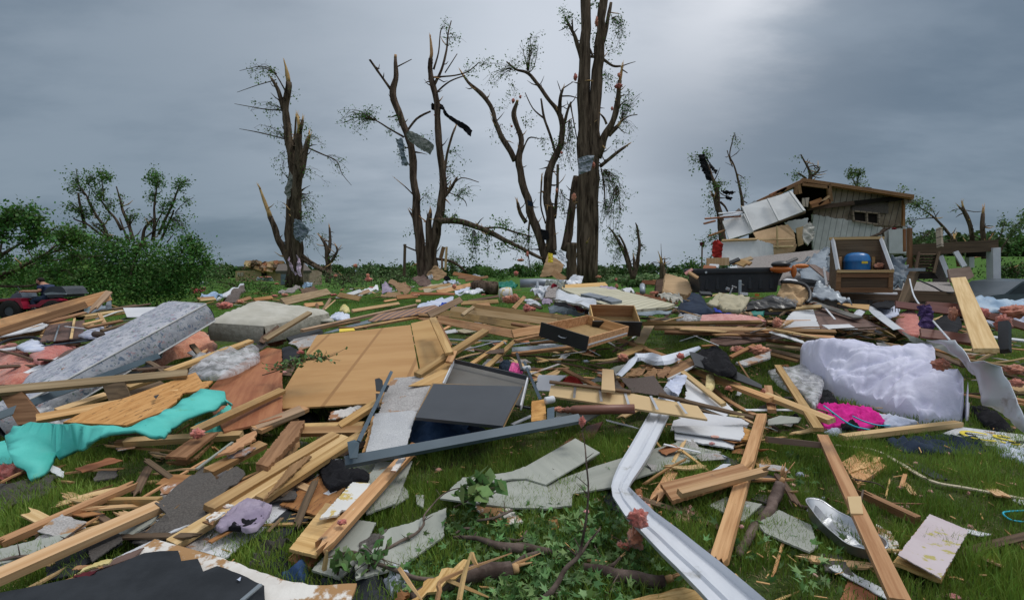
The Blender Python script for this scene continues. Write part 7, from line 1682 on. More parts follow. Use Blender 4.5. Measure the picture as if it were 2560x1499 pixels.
part('sheathing', [(960,740,24.2),(1010,725,24.2),(1010,850,24),(975,865,24)],.05,'tan_board', hs)
part('inner_wall', [(880,700,25),(1040,668,25),(1040,800,25),(930,760,25)],.05,'white_wall', hs,rag=.04)
for i,(x1,y1,x2,y2) in enumerate(((335,676,580,658),(328,710,405,690),(362,794,470,755),(430,640,590,632))): B(x1,y1,24.4,x2,y2,24.6,.10,.06,'ply_red' if i != 3 else 'white', None,20,name='loose_board', parent=hs)
part('loose_board', [(430,658,24.3),(560,634,24.5),(592,640,24.5),(440,662,24.3)],.03,'metal_white', hs)
part('loose_board', [(525,640,24.6),(568,602,24.8),(592,630,24.6)],.03,'granule_dark', hs)
for o in hs.children: o['kind'] = 'thing'; del o['kind']
HEAP_K = dict(**K27)
PN([(388,840,22.8),(400,824,22.8),(440,822,22.8),(458,850,22.7),(452,930,22.6),(430,975,22.6),(385,930,22.6)],.06,'red_cloth','dark red blanket hung over the left end of the low white wall', .03,wav=.10,smooth=True,**HEAP_K)
PN([(1010,730,23.5),(1050,698,23.5),(1085,730,23.4),(1085,800,23.3),(1040,860,23.2),(1005,820,23.3)],.08,'cream_cloth','beige cloth bundle stuffed beside the white siding', .03,wav=.14,smooth=True,**HEAP_K)
PN([(612,586,25.2),(680,552,25.4),(700,556,25.4),(640,582,25.2)],.02,'tarp','blue tarp scrap on the left roof edge of the house', .02,**K25); PN([(1400,458,26.5),(1450,456,26.5),(1505,474,26.5),(1440,468,26.5)],.03,'tarp','blue tarp scrap on the right roof slope', .02,**K25)
TREE('roof_branch','splintered branch lying over the white siding below the window', 25.2,[[(1445,808,3),(1530,780,11),(1550,760,12),(1600,738,6),(1655,708,3)],[(1545,760,8),(1560,800,5)],[(1530,780,6),(1500,800,3),(1470,806,2)],[(1540,765,7),(1560,742,4),(1570,740,2)]],cat='branch', seed=61,trunk_name='branch_wood')
BLOB(1630,744,22,9,25.4,'red_cloth','red and white bag on the top of the white wall', .3,name='bag', cat='bag')
BLOB(1732,735,18,22,25.4,'white_cloth','pale rag on the right corner of the house', .3,**K12)
# fallen shingled roof, platform deck
PN([(510,1022,17),(640,940,20.5),(1085,890,22),(1290,890,21),(1275,1120,15.5),(900,1112,15)],.15,'granule','fallen slab of grey granular roof in front of the house', .02,name='roof_slab', cat='roof slab')
dk = empty('floor_platform','raised house floor of worn grey boards on a low block wall','floor platform', P(1600,1200,13.6))
part('floor', [(1040,1172,13.6),(2062,1200,13.6),(2010,1110,16.6),(1020,1095,16.6)],.12,'granule', dk)
B(1050,1182,13.5,2064,1212,13.5,.28,.1,'wood_old', None,90,name='fascia', parent=dk)
part('foundation', [(1050,1205,13.6),(2060,1228,13.6),(2060,1300,13.6),(1050,1290,13.6)],.3,'block', dk)
B(1235,1178,13.3,1650,1187,13.3,.05,.04,'white','white strip along the edge of the floor platform', 60,**K6)
# porch with roof beam, posts, stairs
po = empty('porch','dark wooden porch frame with white posts and open stairs at right','porch', P(2040,1140,19))
B(1745,890,19,2335,858,19,.42,.12,'wood_old', None,90,name='beam', parent=po)
part('porch_roof', [(1745,870,19.1),(2330,842,19.1),(2250,850,23),(1770,872,23)],.08,'wood_old', po)
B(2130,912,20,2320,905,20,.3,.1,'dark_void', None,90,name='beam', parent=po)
for x,y,y2,w,m_,dd in ((2310,875,1140,.28,'white', 19),(2146,895,1010,.22,'white_wall', 22),(1735,740,1110,.13,'pine_dark', 19),(2075,900,1003,.14,'pine_dark', 23),(1700,745,900,.08,'ply_red', 22)): B(x,y,dd,x + 2,y2,dd,w,w,m_,None,0,name='post', parent=po)
for x1,y1,x2,y2,w,m_ in ((1945,930,2005,1075,.16,'white'),(2050,900,2112,1003,.16,'white'),(1938,740,1945,870,.2,'pale_siding'),(1935,905,1900,1050,.16,'wood_old'),(1800,905,1775,1050,.1,'wood_old')): B(x1,y1,18.8,x2,y2,18.6,w,.08,m_,None,60,name='brace', parent=po)
for k in range(7): B(1795 - k * 4,920 + k * 20,18.9,1930 - k * 5,918 + k * 20.5,18.9,.26,.04,'wood_old', None,12,name='stair_tread', parent=po)
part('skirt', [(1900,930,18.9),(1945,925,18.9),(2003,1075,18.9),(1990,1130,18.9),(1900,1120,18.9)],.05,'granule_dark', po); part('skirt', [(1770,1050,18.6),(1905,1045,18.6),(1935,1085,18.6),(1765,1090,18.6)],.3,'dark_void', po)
PN([(2000,1020,16),(2150,1003,16.2),(2180,1070,16),(2060,1130,15.6),(2015,1100,15.6)],.05,'brown_ply','rusty brown sheet leaning under the porch', .01,name='rusty_sheet', cat='metal sheet')
# grey car
def car():
 c = P(2500,1160,17.5); c.z = 0; Mx = MT(V3((c.x,c.y,0))) @ Matrix.Rotation(R(4),4,'Z')
 r = empty('parked_car','grey car half hidden behind the porch post at the right edge','car', Mx); mb = MB()
 side = [(-2.3,.35),(-2.3,.85),(-1.95,.98),(-1.55,1.02),(-.95,1.42),(-.2,1.50),(.5,1.46),(1.2,1.08),(2.15,.92),(2.35,.7),(2.35,.35)]
 mb.prism(side,-.85,.85,Matrix.Rotation(R(90),4,'X')); mb.build('body','car_grey', r)
 for s in (-1,1):
  mb = MB(); mb.prism([(-1.4,1.03),(-.92,1.36),(-.2,1.43),(.42,1.39),(1.0,1.06)],.862 * s,.868 * s,Matrix.Rotation(R(90),4,'X')); mb.build('side_window','glass_dark', r)
  for x in (-1.45,1.45):
   mb = MB(); mb.tube([(x,s * .7,.33),(x,s * .88,.33)],.33,20); w = mb.build('wheel','rubber', r)
   mb = MB(); mb.tube([(x,s * .87,.33),(x,s * .89,.33)],.20,14); mb.build('rim','alu', w)
 mb = MB(); mb.box((-2.31,0,.75),(.02,1.4,.12)); mb.build('tail_light','red_paint', r); mb = MB(); mb.box((-.2,-.9,.6),(.02,.02,.5)); mb.build('door_seam','black_plastic', r)
car()
# crate with the blue barrel
def crate():
 a,b = P(1258,1025,12.8),P(1598,1025,12.8); w = (b - a).length; zb = P(1430,1180,12.8).z; zt = a.z; top = P(1440,818,13.9).z; D_ = .6
 r = empty('wooden_crate','tall open wooden crate with pale edges standing on the floor platform','crate', MT(V3(((a.x + b.x) / 2,12.8,zb))) @ Matrix.Rotation(R(-15),4,'Z'))
 h1,h2 = zt - zb,top - zb
 def bx(nm,c,s,m_,rot=(0,0,0)): mb = MB(); mb.box(c,s,rot,bev=.004); mb.build(nm,m_,r)
 bx('front_panel', (0,.03,h1 * .5),(w - .1,.03,h1 - .05),'wood_old')
 for x in (-1,1): bx('front_post', (x * (w / 2 - .05),0,h1 * .5),(.10,.06,h1),'pine_dark')
 bx('front_rail', (0,-.012,h1 - .035),(w,.10,.07),'pine_pale'); bx('front_rail', (0,-.005,.06),(w - .2,.06,.12),'pine_dark'); bx('front_rail', (0,-.004,h1 - .14),(w - .2,.05,.1),'pine_dark')
 bx('back_panel', (0,D_,h2 * .5),(w - .1,.04,h2),'wood_old'); bx('floor', (0,D_ / 2,.02),(w - .1,D_,.04),'wood_old')
 for x in (-1,1):
  mb = MB(); mb.prism([(0,0),(D_,0),(D_,h2),(0,h1)],-.02,.02,MT((x * (w / 2 - .04),0,0)) @ Matrix.Rotation(R(90),4,'Z') @ Matrix.Rotation(R(90),4,'X')); mb.build('side_panel','wood_old', r)
  mb = MB(); mb.tube([(x * (w / 2 - .03),-.02,h1),(x * (w / 2 - .07),D_,h2)],.05,4); mb.build('side_edge','white', r)
 bx('top_rail', (0,D_,h2),(w,.09,.07),'pine_pale')
 for x in (-.62,.6): bx('inner_post', (x * w / 2,D_ - .08,h1 * 1.2),(.07,.05,h1 * .8),'pine')
 return r,w,h1
cr,cw,ch = crate()
b0 = cr.matrix_world @ V3((-.03,.42,ch - .12)); ba = empty('blue_barrel','blue plastic barrel lying in the wooden crate','barrel', b0)
mb = MB(); mb.lathe((0,0,0),[(-.3,0),(-.3,.36),(.15,.40),(.38,.40),(.40,.415),(.43,.40),(.55,.37),(.62,.30),(.66,.16),(.67,0)],28); mb.build('shell','barrel', ba,smooth=True)
mb = MB(); mb.box((0,-.40,.36),(.20,.02,.07)); mb.build('yellow_label','yellow', ba); ba.scale = (.74,.74,.85)
BLOB(1530,1000,42,22,13.1,'pink','pink wool in the wooden crate beside the blue barrel', name='insulation_tuft')
# tarps over the fallen roof
for p,m_,lb in (([(990,1080,14.8),(980,1010,15.6),(1080,930,17),(1120,900,17.5),(1180,892,17.6),(1190,960,16.6),(1170,1050,15.4),(1170,1120,14.6),(1060,1100,14.6)],'tarp_light','grey-blue tarp crumpled over the fallen roof left of the crate'),([(905,1000,15.6),(960,960,16.2),(1060,940,16.6),(1000,1010,15.6),(940,1060,15)],'tarp','dark fold of tarp over the fallen roof, left end'),
     ([(1120,895,18),(1180,880,18),(1260,868,18),(1275,900,17.6),(1200,925,17.4),(1130,915,17.6)],'tarp_light','pale tarp fold behind the top of the crate'),([(1170,930,15.2),(1265,930,15.2),(1262,1160,14),(1180,1140,14.2)],'tarp','flat blue-grey board covering left of the crate'),
     ([(1600,930,14.6),(1690,935,14.6),(1722,1000,14.4),(1722,1085,14),(1610,1170,13.5),(1600,1100,13.6)],'tarp','blue-grey tarp hanging right of the crate'),([(1605,1170,13.4),(1700,1085,13.7),(1735,1082,13.7),(1650,1150,13.4)],'tarp_light','twisted tarp end right of the crate')):
 PN([q for q in p],.02,m_,lb,.02,**K25,wav=.22,smooth=True)
PN([(1040,985,14.6),(1090,990,14.6),(1250,1080,13.9),(1245,1102,13.8),(1180,1100,13.9)],.03,'brown_ply','narrow brown shelf slanting over the tarp left of the crate', 0,name='shelf_board', cat='board')
B(1148,1008,13.9,1168,1130,13.6,.05,.04,'white','white rod leaning on the tarp left of the crate', 0,name='rod', cat='rod')
PN([(1100,1110,12.2),(1120,1105,12.2),(1220,1165,11.6),(1345,1255,11),(1060,1205,11.6)],.03,'metal_grey','grey pointed metal cover in front of the crate', 0,name='metal_cover', cat='metal sheet', wav=.12,smooth=True)
B(1775,1025,10.4,1688,1258,10,.14,.10,'wood_old','grey tilted post right of the crate with a pale bracket on top', 10,**K24)
mb = MB(); c = P(1772,1024,10.35); mb.lathe(c,[(-.03,.09),(-.03,.17),(.03,.17),(.03,.09),(-.03,.09)],8); tag(mb.build('post_bracket','metal_grey', None,MT(c)),'pale metal ring on the tilted grey post','bracket')
TUBE([(1790,1092,13.8),(1900,1140,13.6),(1960,1172,13.5),(2035,1184,13.4)],.02,'black_plastic','black hose lying across the floor platform','hose','hose', sub=5)
# black truck toolbox
def toolbox():
 a,b = P(262,1045,9.8),P(905,1045,9.8); w = (b - a).length; H = a.z - P(500,1165,9.8).z + .08; r = empty('truck_toolbox','long black plastic truck toolbox with ribbed side and lid bolts','toolbox', MT((a + b) / 2 - V3((0,0,H - .05))) @ Matrix.Rotation(R(-1),4,'Y'))
 mb = MB(); mb.box((-.02,.3,H / 2 - .04),(w * .82,.55,H - .04),taper=1.06,bev=.02); mb.build('body','black_plastic', r)
 mb = MB(); mb.box((0,.3,H - .01),(w,.64,.11),bev=.03); mb.build('lid','black_plastic', r)
 for k in range(7): mb = MB(); x = -w * .36 + k * w * .115; mb.box((x,.018,H * .42),(.075,.035,H * .62),(R(-3),0,0),taper=.7,bev=.012); mb.build('rib','black_plastic', r)
 for x in (-.38,.32): mb = MB(); mb.tube([(w * x,-.03,H - .03),(w * x,-.045,H - .03)],.022,10); mb.build('bolt','alu', r)
 mb = MB(); mb.box((w * .42,.3,H * .72),(.12,.5,.2),(0,R(25),0),bev=.02); mb.build('end_wedge','black_plastic', r)
toolbox()
use('G4')
mb = MB(); c = P(650,150,10.1); mb.ell((0,0,0),(.24,.2,.17),None,0,18,12,.03,2); tag(mb.build('grey_cushion','letter_grey', None,MT(c),True),'round grey-blue cushion on the toolbox lid','cushion')
for p,w,m_,lb in (((740,105,10.2,890,45,10.2),.07,'black_plastic','black tube end on the toolbox beside the cushion'),((565,140,10.2,565,25,10.2),.44,'pine_pale','pale board standing upright behind the toolbox lid'),((350,175,10,540,190,9.9),.12,'ply_red','small brown plank on the left of the toolbox lid'),((440,150,10.1,580,160,10),.1,'white','white plank on the left of the toolbox lid'),
      ((780,115,11.4,1075,30,12),.09,'pine','yellow lath in the crossed heap behind the toolbox'),((820,85,11.4,975,140,11),.09,'pine','second yellow lath in the crossed heap behind the toolbox'),((900,70,11.5,1060,115,11.2),.09,'pine','third yellow lath in the crossed heap behind the toolbox'),((750,195,9.9,860,185,9.9),.1,'white','white flat board on the middle of the toolbox lid'),((1600,95,10.5,1755,35,10.6),.06,'black_plastic','black pipe above the orange machine'),((80,270,9.9,190,200,9.9),.06,'pink_pale','pinkish broken lath at the left end of the toolbox'),((130,240,9.8,270,330,9.7),.05,'pine_pale','pale broken lath at the left end of the toolbox')):
 B(*p,w,.04,m_,lb,40 if w < .3 else 90)
mc = empty('orange_blower','orange machine with a black round intake on the right end of the toolbox','machine', P(1510,150,9.7)); m1 = MPP(9.7)
for nm,c,s,mm in (('housing', (0,0,-.06),(.19,.15,.07),'orange'),('intake', (0,0,.03),(.17,.15,.07),'black_gloss'),('handle', (.42,.05,.0),(.14,.06,.045),'orange'),('handle', (.25,0,-.10),(.05,.05,.12),'orange')): mb = MB(); mb.ell(c,s,None,0,16,10,.06,3); mb.build(nm,mm,mc,smooth=True)
# things under and beside the toolbox
jk = empty('jack_stand','small grey trailer jack standing against the black toolbox','jack', P(895,590,9.3)); k9 = MPP(9.3)
mb = MB(); mb.box((0,0,115 * k9),(38 * k9,.04,225 * k9),bev=.004); mb.build('post','metal_grey', jk)
for c,s in (((-.16,0,.08),(.02,.03,.14)),((-.1,0,.16),(.10,.02,.02)),((-.22,0,.12),(.06,.05,.05)),((.05,0,.2),(.06,.01,.01))): mb = MB(); mb.box(c,s,(.2,.3,.1),bev=.005); mb.build('crank_arm','alu', jk)
sm = empty('snowmobile','upturned black and tan snowmobile shell lying right of the toolbox','snowmobile', P(1500,640,9.4))
part('hood', [(1520,390,10),(1700,400,10),(1860,450,9.8),(1940,540,9.6),(1940,640,9.4),(1820,700,9.2),(1560,640,9.3),(1450,590,9.5),(1500,500,9.8)],.05,'tan_board', sm,wav=.14,smooth=True); 
mbp = MB(); mbp.tube(smooth_path([P(*q) for q in ((1520,385,9.7),(1700,392,9.7),(1860,430,9.6),(1940,520,9.4),(1950,640,9.2),(1900,700,9.1))],[.03] * 6)[0],.035,8); o = mbp.build('rim','black_gloss', None,smooth=True); o.parent = sm; o.matrix_parent_inverse = sm.matrix_world.inverted()
part('body_shell', [(1280,600,8.9),(1420,590,8.9),(1620,640,8.8),(1750,720,8.7),(1740,770,8.6),(1300,780,8.6),(1000,780,8.7),(1020,690,8.8),(1200,640,8.9)],.05,'black_gloss', sm,wav=.05)
part('white_trim', [(1530,365,10.1),(1600,335,10.2),(1740,350,10.2),(1850,430,10),(1700,400,10)],.03,'white', sm)
letters('Xpedip', 1665,655,0,8.62,.085,'letter_grey', Euler((R(90),R(14),0)).to_matrix().to_4x4(),sm,'lettering')
part('logo', [(1425,610,8.7),(1480,618,8.7),(1500,632,8.7),(1440,634,8.7)],.01,'letter_grey', sm); part('reflector', [(1128,560,9),(1190,565,9),(1190,605,9),(1130,605,9)],.02,'orange', sm)
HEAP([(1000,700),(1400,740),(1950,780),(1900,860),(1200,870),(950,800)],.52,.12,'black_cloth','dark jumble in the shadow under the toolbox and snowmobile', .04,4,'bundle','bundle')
PN([(400,700,8.4),(590,555,8.7),(640,570,8.7),(560,740,8.2),(480,740,8.2)],.05,'buff','left wing of the folded cream seat foam', 0,**K36,wav=.04,smooth=True)
PN([(600,560,8.7),(820,590,8.6),(1010,595,8.5),(1050,625,8.4),(950,780,8.0),(900,815,7.9),(740,780,8.0),(560,750,8.2)],.06,'buff','folded cream seat foam in front of the toolbox', 0,**K36,wav=.06,smooth=True)
HEAP([(-30,800),(20,660),(120,580),(300,570),(380,680),(420,760),(520,800),(480,860),(200,850),(40,840)],.72,.36,'navy','heap of navy and dark clothes left of the cream foam', .10,4)
HEAP([(500,770),(600,750),(720,790),(800,840),(640,850),(520,830)],.70,.08,'blue_bright','bright blue cloth below the cream foam', .05,6)
HEAP([(0,850),(160,810),(330,830),(430,870),(330,930),(120,980),(-60,960)],.66,.10,'film','clear plastic bag below the navy clothes heap', .05,5,'plastic_bag','plastic')
PN([(330,880,.78),(600,862,.80),(900,870,.80),(1150,910,.76),(1300,975,.70),(300,985,.68)],.10,'pink_pale','long beige padded board behind the level studs', 0,name='padded_board', cat='board')
for p,m_,lb in (([(1050,770,.84),(1180,745,.9),(1260,790,.86),(1240,880,.76),(1080,880,.76)],'green_plastic','teal plastic tub under the snowmobile'),([(920,545,9.2),(1020,550,9.2),(1020,590,9.2),(920,585,9.2)],'white','folded white paper by the trailer jack')): PN(p,.05,m_,lb,.004,name='tub', cat='tub')
for p,w,m_,lb in (((990,770,.9,1080,895,.74),.06,'pine','short stud leaning below the snowmobile'),((1180,895,.76,1260,960,.7),.06,'pine','stud end left of the pale box beam'),((820,840,.8,1150,785,.86),.03,'sage','thin greenish rod below the cream foam'),((300,560,9,470,570,9),.12,'black_plastic','black pipe under the left end of the toolbox')): B(*p,w,.04,m_,lb,20)
# --centre back
use('G3')
PN([(2300,380,10.6),(2400,400,10.6),(2640,470,10.5),(2700,640,10),(2640,700,9.8),(2270,660,10.2),(2290,480,10.5)],.10,'tan_board','tan torn couch panel left of the black toolbox', .02,name='couch_panel', cat='couch panel')
PN([(2165,470,11.5),(2290,450,11.5),(2270,670,11.3),(2160,660,11.3)],.2,'wood_old','dark cut log block left of the tan couch panel', .02,**K9)
PN([(640,590,13),(1060,560,14.2),(1400,570,14),(2440,840,9.2),(2330,880,8.9),(1640,940,8.6),(1250,800,10),(760,620,12.4)],.05,'siding_lap','big cream lapped wall panel lying flat in the centre', .01,name='wall_panel', cat='wall panel')
PN([(380,510,11.5),(500,560,11.2),(1262,780,8.9),(1240,905,8.6),(620,755,9.9),(400,660,10.8),(380,600,11.2)],.04,'metal_white','long white crumpled awning in the centre, pointing at the drawers', .01,name='awning', cat='awning', wav=.10)
TUBE([(380,510,11.3),(390,620,10.7),(450,680,10.3),(560,730,9.9)],.03,'metal_grey','grey curved pipe at the left end of the white awning', sub=6)
STRIP([(640,560,10.6),(590,620,10.3),(575,740,9.7)],.20,.02,'granule','grey strap looped round the white awning', side=[(1,0,0)] * 3,**K37); STRIP([(590,600,10.4),(620,565,10.5),(660,590,10.5)],.10,.02,'red_cloth','red strap end on the white awning', side=[(0,0,1)] * 3,**K37)
mb = MB(); mb.tube([P(120,530,15),P(420,520,15),P(830,530,15.2)],[.13,.13,.10],20,0,True,.05); tag(mb.build('metal_duct','metal_grey', None,MT(P(120,530,15)),True),'big grey metal duct lying behind the white awning','duct')
for p,m_,lb in (([(775,490,13.8),(980,405,14.6),(1075,412,14.6),(1040,520,14),(850,552,13.4)],'metal_white','bright crumpled sheet metal in front of the twin trunks'),([(270,650,10.8),(380,560,11.2),(480,600,11),(560,700,10.2),(440,730,10)],'metal_white','crumpled end of white metal left of the awning'),([(480,520,12.6),(640,500,12.8),(800,540,12.6),(700,590,12.2),(540,560,12.4)],'sage','grey-green sheet in front of the metal duct')): PN(p,.02,m_,lb,.01,**K13,wav=.16)
for p,w,m_,lb,tl in (((660,592,12.8,1410,545,14.2),.14,'pine','square beam along the back of the cream wall panel', 40),((1520,685,.96,2450,855,.80),.10,'buff','long greenish batten across the cream wall panel', 20),((1680,880,.98,2350,905,.94),.09,'pine','red-ended stud at the front of the cream wall panel', 40),((1250,850,.90,1640,965,.78),.16,'pine_dark','brown joist under the front of the cream wall panel', 60),((1260,825,.96,1680,955,.82),.05,'wood_old','dark edge strip on the brown joist', 0),
     ((1850,700,.98,2300,800,.92),.20,'ply_red','brown box beam left of the navy clothes heap', 60),((2180,650,1.02,2470,790,.94),.07,'pine','stud slanting to the navy clothes heap, upper', 30),((2080,680,1.0,2480,830,.90),.06,'pine','stud slanting to the navy clothes heap, lower', 30),((1270,640,.95,1650,760,.9),.0,'','', 0),((20,910,.86,190,730,1.0),.10,'pine','upright splintered plank left of the white awning', 30),
     ((610,360,24,790,480,22),.3,'pine','slanted plank at the foot of the split tree', 60),((1950,510,33,2170,520,32),.3,'ply_red','brown plank on the far grass left of the splinter stump', 60),((2110,490,34,2170,492,34),.12,'pine','short pale plank on the far grass', 60),((1100,695,9.9,1370,760,9.4),.22,'metal_grey','grey slatted grille lying on the cream wall panel', 6),((1380,750,9.5,1570,815,9.1),.22,'metal_grey','second grey grille piece on the cream wall panel', 6)):
 if w: B(*p,w,.05,m_,lb,tl)
for p,m_,lb in (([(540,860,.84),(800,880,.82),(1090,970,.70),(1080,1010,.66),(560,960,.70)],'tarp_light','pale blue-grey panel below the white awning'),([(180,760,.90),(360,780,.88),(440,850,.80),(240,840,.82)],'metal_white','bent metal plate left below the white awning'),([(640,780,.9),(1200,920,.7),(1180,980,.66),(620,850,.78)],'black_cloth','dark torn felt beneath the white awning'),([(850,830,.86),(1000,880,.8),(1130,960,.7),(1000,920,.72)],'maroon','maroon cloth strip beneath the white awning'),
    ([(440,740,.98),(620,770,.95),(560,840,.86),(450,820,.88)],'lilac_cloth','lilac cloth scrap at the left below the awning'),([(1330,560,14),(1640,640,12.6),(1760,700,11.8),(1630,670,12),(1300,590,13.6)],'lilac_cloth','mauve board along the right back edge of the wall panel'),([(1640,620,12.4),(1780,600,12.8),(1850,650,12.2),(1740,670,11.8)],'white','white folded panel right of the wall panel'),([(2180,690,10.2),(2460,650,10.2),(2560,760,9.6),(2400,790,9.4)],'cream_cloth','pale rumpled blanket under the tan couch panel'),
    ([(480,260,26),(545,70,27),(700,180,27),(780,240,26.6),(740,360,26),(560,420,25.5),(420,430,25.5)],'cardboard','torn brown board wrapped against the split tree'),([(545,70,25.4),(615,80,25.4),(610,215,25.2),(540,215,25.2)],'yellow','yellow board fragment at the foot of the split tree'),([(650,40,25.8),(740,20,25.8),(835,190,25.4),(800,215,25.3),(690,150,25.6)],'metal_white','silver foil sheet between the split tree and twin trunks'),([(1540,940,.70),(2400,930,.72),(2350,1000,.62),(1500,1010,.60)],'tarp_light','row of pale blue scraps in front of the red-ended stud')):
 PN(p,.02,m_,lb,.02,**K26,wav=.08)
for x1,x2,lb in ((1700,1820,'dark square bin on the far grass, left of two'),(1830,1940,'grey square bin on the far grass, right of two')):
 mb = MB(); a,b = P(x1,545,29),P(x2,545,29); mb.box((0,0,.3),((b - a).length,.5,.75),bev=.04); mb.box((0,0,.69),((b - a).length * 1.04,.54,.05),bev=.01); c = (a + b) / 2; c.z = 0; tag(mb.build('bin','metal_grey', None,MT(c)),lb,'bin')
TUBE([(1955,560,13),(1958,660,12.6)],.07,'metal_grey','grey steel post standing in the far grass','post','post', sub=1)
for x,y,rx,ry,d,lb in ((1570,570,26,40,20,'red-pink wool upright tuft in the far grass'),(1300,430,60,30,28,'pink wool in the bush right of the twin trunks'),(2130,670,70,25,10.4,'pink wool in front of the dark log block'),(130,180,80,30,28,'red-pink rags hanging left of the split tree'),(230,90,30,60,28,'red rags hanging beside the split tree'),(60,380,50,50,27,'pink wool low on the hanging limb'),(40,740,50,60,9.5,'pink wool left of the splintered plank'),(220,900,60,60,8.2,'pink wool below the upright splintered plank'),(2450,690,0,0,9,''),(1560,470,30,30,32,'pale pink wool on the far grass')):
 if rx: BLOB(x,y,rx,ry,d,'pink', lb,name='insulation_tuft')
use('G2')
bk = empty('woven_basket','yellow and white woven basket lying on its side in the grass','basket', P(2300,690,14)); mb = MB(); mb.lathe((0,0,0),[(-.16,.0),(-.16,.15),(-.08,.18),(.06,.19),(.17,.17),(.17,.15),(.06,.165),(-.1,.14)],20,0,(1,.2,.1)); mb.build('weave','glue_board', bk,smooth=True)
for p,m_,lb in (([(545,520,25),(600,450,26),(690,520,25.4),(860,600,24.6),(890,650,24),(790,690,23.4)],'cardboard','curled brown cardboard sheet left of the forked tree, front'),([(690,520,25.8),(790,505,25.8),(885,600,25),(800,640,24.5)],'cardboard','brown cardboard sheet behind the curled one'),([(430,725,22),(560,660,23.5),(760,690,23),(690,730,22)],'cardboard','flat cardboard lying in front of the curled one'),([(450,560,24.8),(500,505,25.4),(610,600,24.5),(590,650,23.8),(450,680,23.6)],'lilac_cloth','greyish curled sheet left of the cardboard'),
    ([(1110,400,27),(1240,240,27.5),(1420,380,27),(1400,430,26.5),(1290,480,26),(1210,470,26)],'cardboard','rusty brown curved sheet at the foot of the forked tree'),([(900,450,26.4),(1060,410,26.8),(1160,470,26),(1200,540,25),(1110,590,24.4),(1020,560,24.8)],'brown_ply','purplish curved sheet before the forked tree'),([(1060,600,24),(1200,540,25),(1640,530,25.4),(1500,580,24.4),(1100,670,23)],'buff','long cream panel before the forked tree'),([(1540,650,23.2),(1850,550,25),(1700,640,23.4),(1560,690,22.6)],'white_cloth','light blue panel in the far debris row'),([(1550,690,22.4),(1900,600,23.8),(1990,640,23),(1800,680,22.5)],'metal_white','ribbed white metal sheet at the right of the far debris row'),
    ([(2200,510,24),(2400,500,24),(2490,560,23),(2380,610,22.4),(2210,600,22.6)],'green_plastic','turquoise plastic tub behind the woven basket'),([(1750,430,26),(1850,390,26.5),(2020,440,26),(1800,450,25.6)],'metal_grey','grey roofing sheet behind the far debris row'),([(1130,410,26.2),(1210,405,26.2),(1210,480,26),(1150,470,26)],'white','white panel piece by the forked tree'),([(1340,510,25),(1500,480,25.6),(1600,520,25)],'white_cloth','pale wrinkled sheet before the rusty brown one'),
    ([(930,880,13),(1340,735,15.6),(1530,770,14.6),(1500,830,13.6),(1180,850,13.2)],'white_cloth','white-blue bed sheet in the grass behind the striped siding'),([(1300,850,13),(1560,800,13.6),(1560,880,12.6),(1330,880,12.6)],'blue_bright','bright blue cloth behind the propped plank'),([(0,700,20),(380,560,24),(400,600,23),(20,735,19.5)],'white','long white siding strip at the left of the far debris row'),([(1370,440,26),(1450,425,26),(1480,470,25.6),(1400,480,25.6)],'black_cloth','black bundle at the end of the rusty brown sheet')):
 PN(p,.04,m_,lb,.02,**K26,wav=.12)
B(795,-60,30,783,410,30,.14,.14,'wood_old','thin dark post leaning left of the forked tree', 90,**K24); B(1375,-20,29,1330,150,29,.2,.1,'pine_dark','brown plank caught upright right of the forked tree, short', 90); B(1420,-20,29,1400,330,29,.12,.08,'pine','pale thin plank caught upright right of the forked tree, long', 90); B(1350,160,29,1350,310,29,.1,.1,'pine_dark','brown stick below the short caught plank', 90)
for p,w,m_,lb in (((1280,665,22.6,1850,535,25,),.22,'pine','long pale plank crossing the far debris row'),((880,680,21.6,1540,690,21.6),.12,'ply_red','long red-brown batten on the far grass edge'),((670,740,20.6,980,715,21),.2,'ply_red','brown board on the far grass before the cardboard'),((1000,620,23.6,1480,545,25),.14,'pine','yellow batten on the long cream panel'),((0,945,12.2,700,830,14.4),.08,'pine_pale','thin pale lath lying in the open grass'),((1740,800,15.5,2200,720,17),.08,'wood_old','grey branch-like board in the grass left of the basket'),((1630,830,14,2190,800,14.4),.12,'pine','plank behind the joist frame near the basket'),((1870,870,13,2060,850,13.4),.12,'pine','short plank behind the joist frame'),((10,720,20,260,640,21.4),.16,'pine','slanted pale board at the left of the far debris row'),((1520,380,26,1960,460,25.4),.2,'ply_red','dark plank high in the heap right of the forked tree'),((1600,430,25.6,1930,470,25),.2,'pine_dark','second plank high in the heap right of the forked tree'),((1700,490,25,2040,430,25.4),.14,'pine_dark','third plank high in the heap right of the forked tree'),((960,792,18,1030,795,18),.1,'pine','tiny plank alone on the open grass'),((480,800,18,660,772,18.6),.07,'pine','thin lath on the open grass left')): B(*p,w,.05,m_,lb,50)
BR([(1850,560,24.6,.28),(1980,590,24,.34),(2180,600,23.8,.3)],'dark fallen trunk left of the turquoise tub','bark','log','log', 12)
for x,y,rx,ry,d,lb in ((50,265,45,42,27,'orange-pink wool caught on the twigs of the branch heap'),(235,410,28,30,25,'pink wool head-like tuft on the branch heap'),(250,470,60,35,25,'pink wool under the head-like tuft'),(960,705,70,12,20.5,'flat pink wool on the edge of the far grass'),(2360,770,110,60,13.5,'pink wool heap before the woven basket'),(1535,570,36,30,23.6,'pale pink rag on the far debris row'),(1970,700,36,12,21,'pink wool on the grass before the fallen trunk'),(300,600,60,25,23.5,'pink wool on the long white siding strip')): BLOB(x,y,rx,ry,d,'pink', lb,name='insulation_tuft')
use('G1')
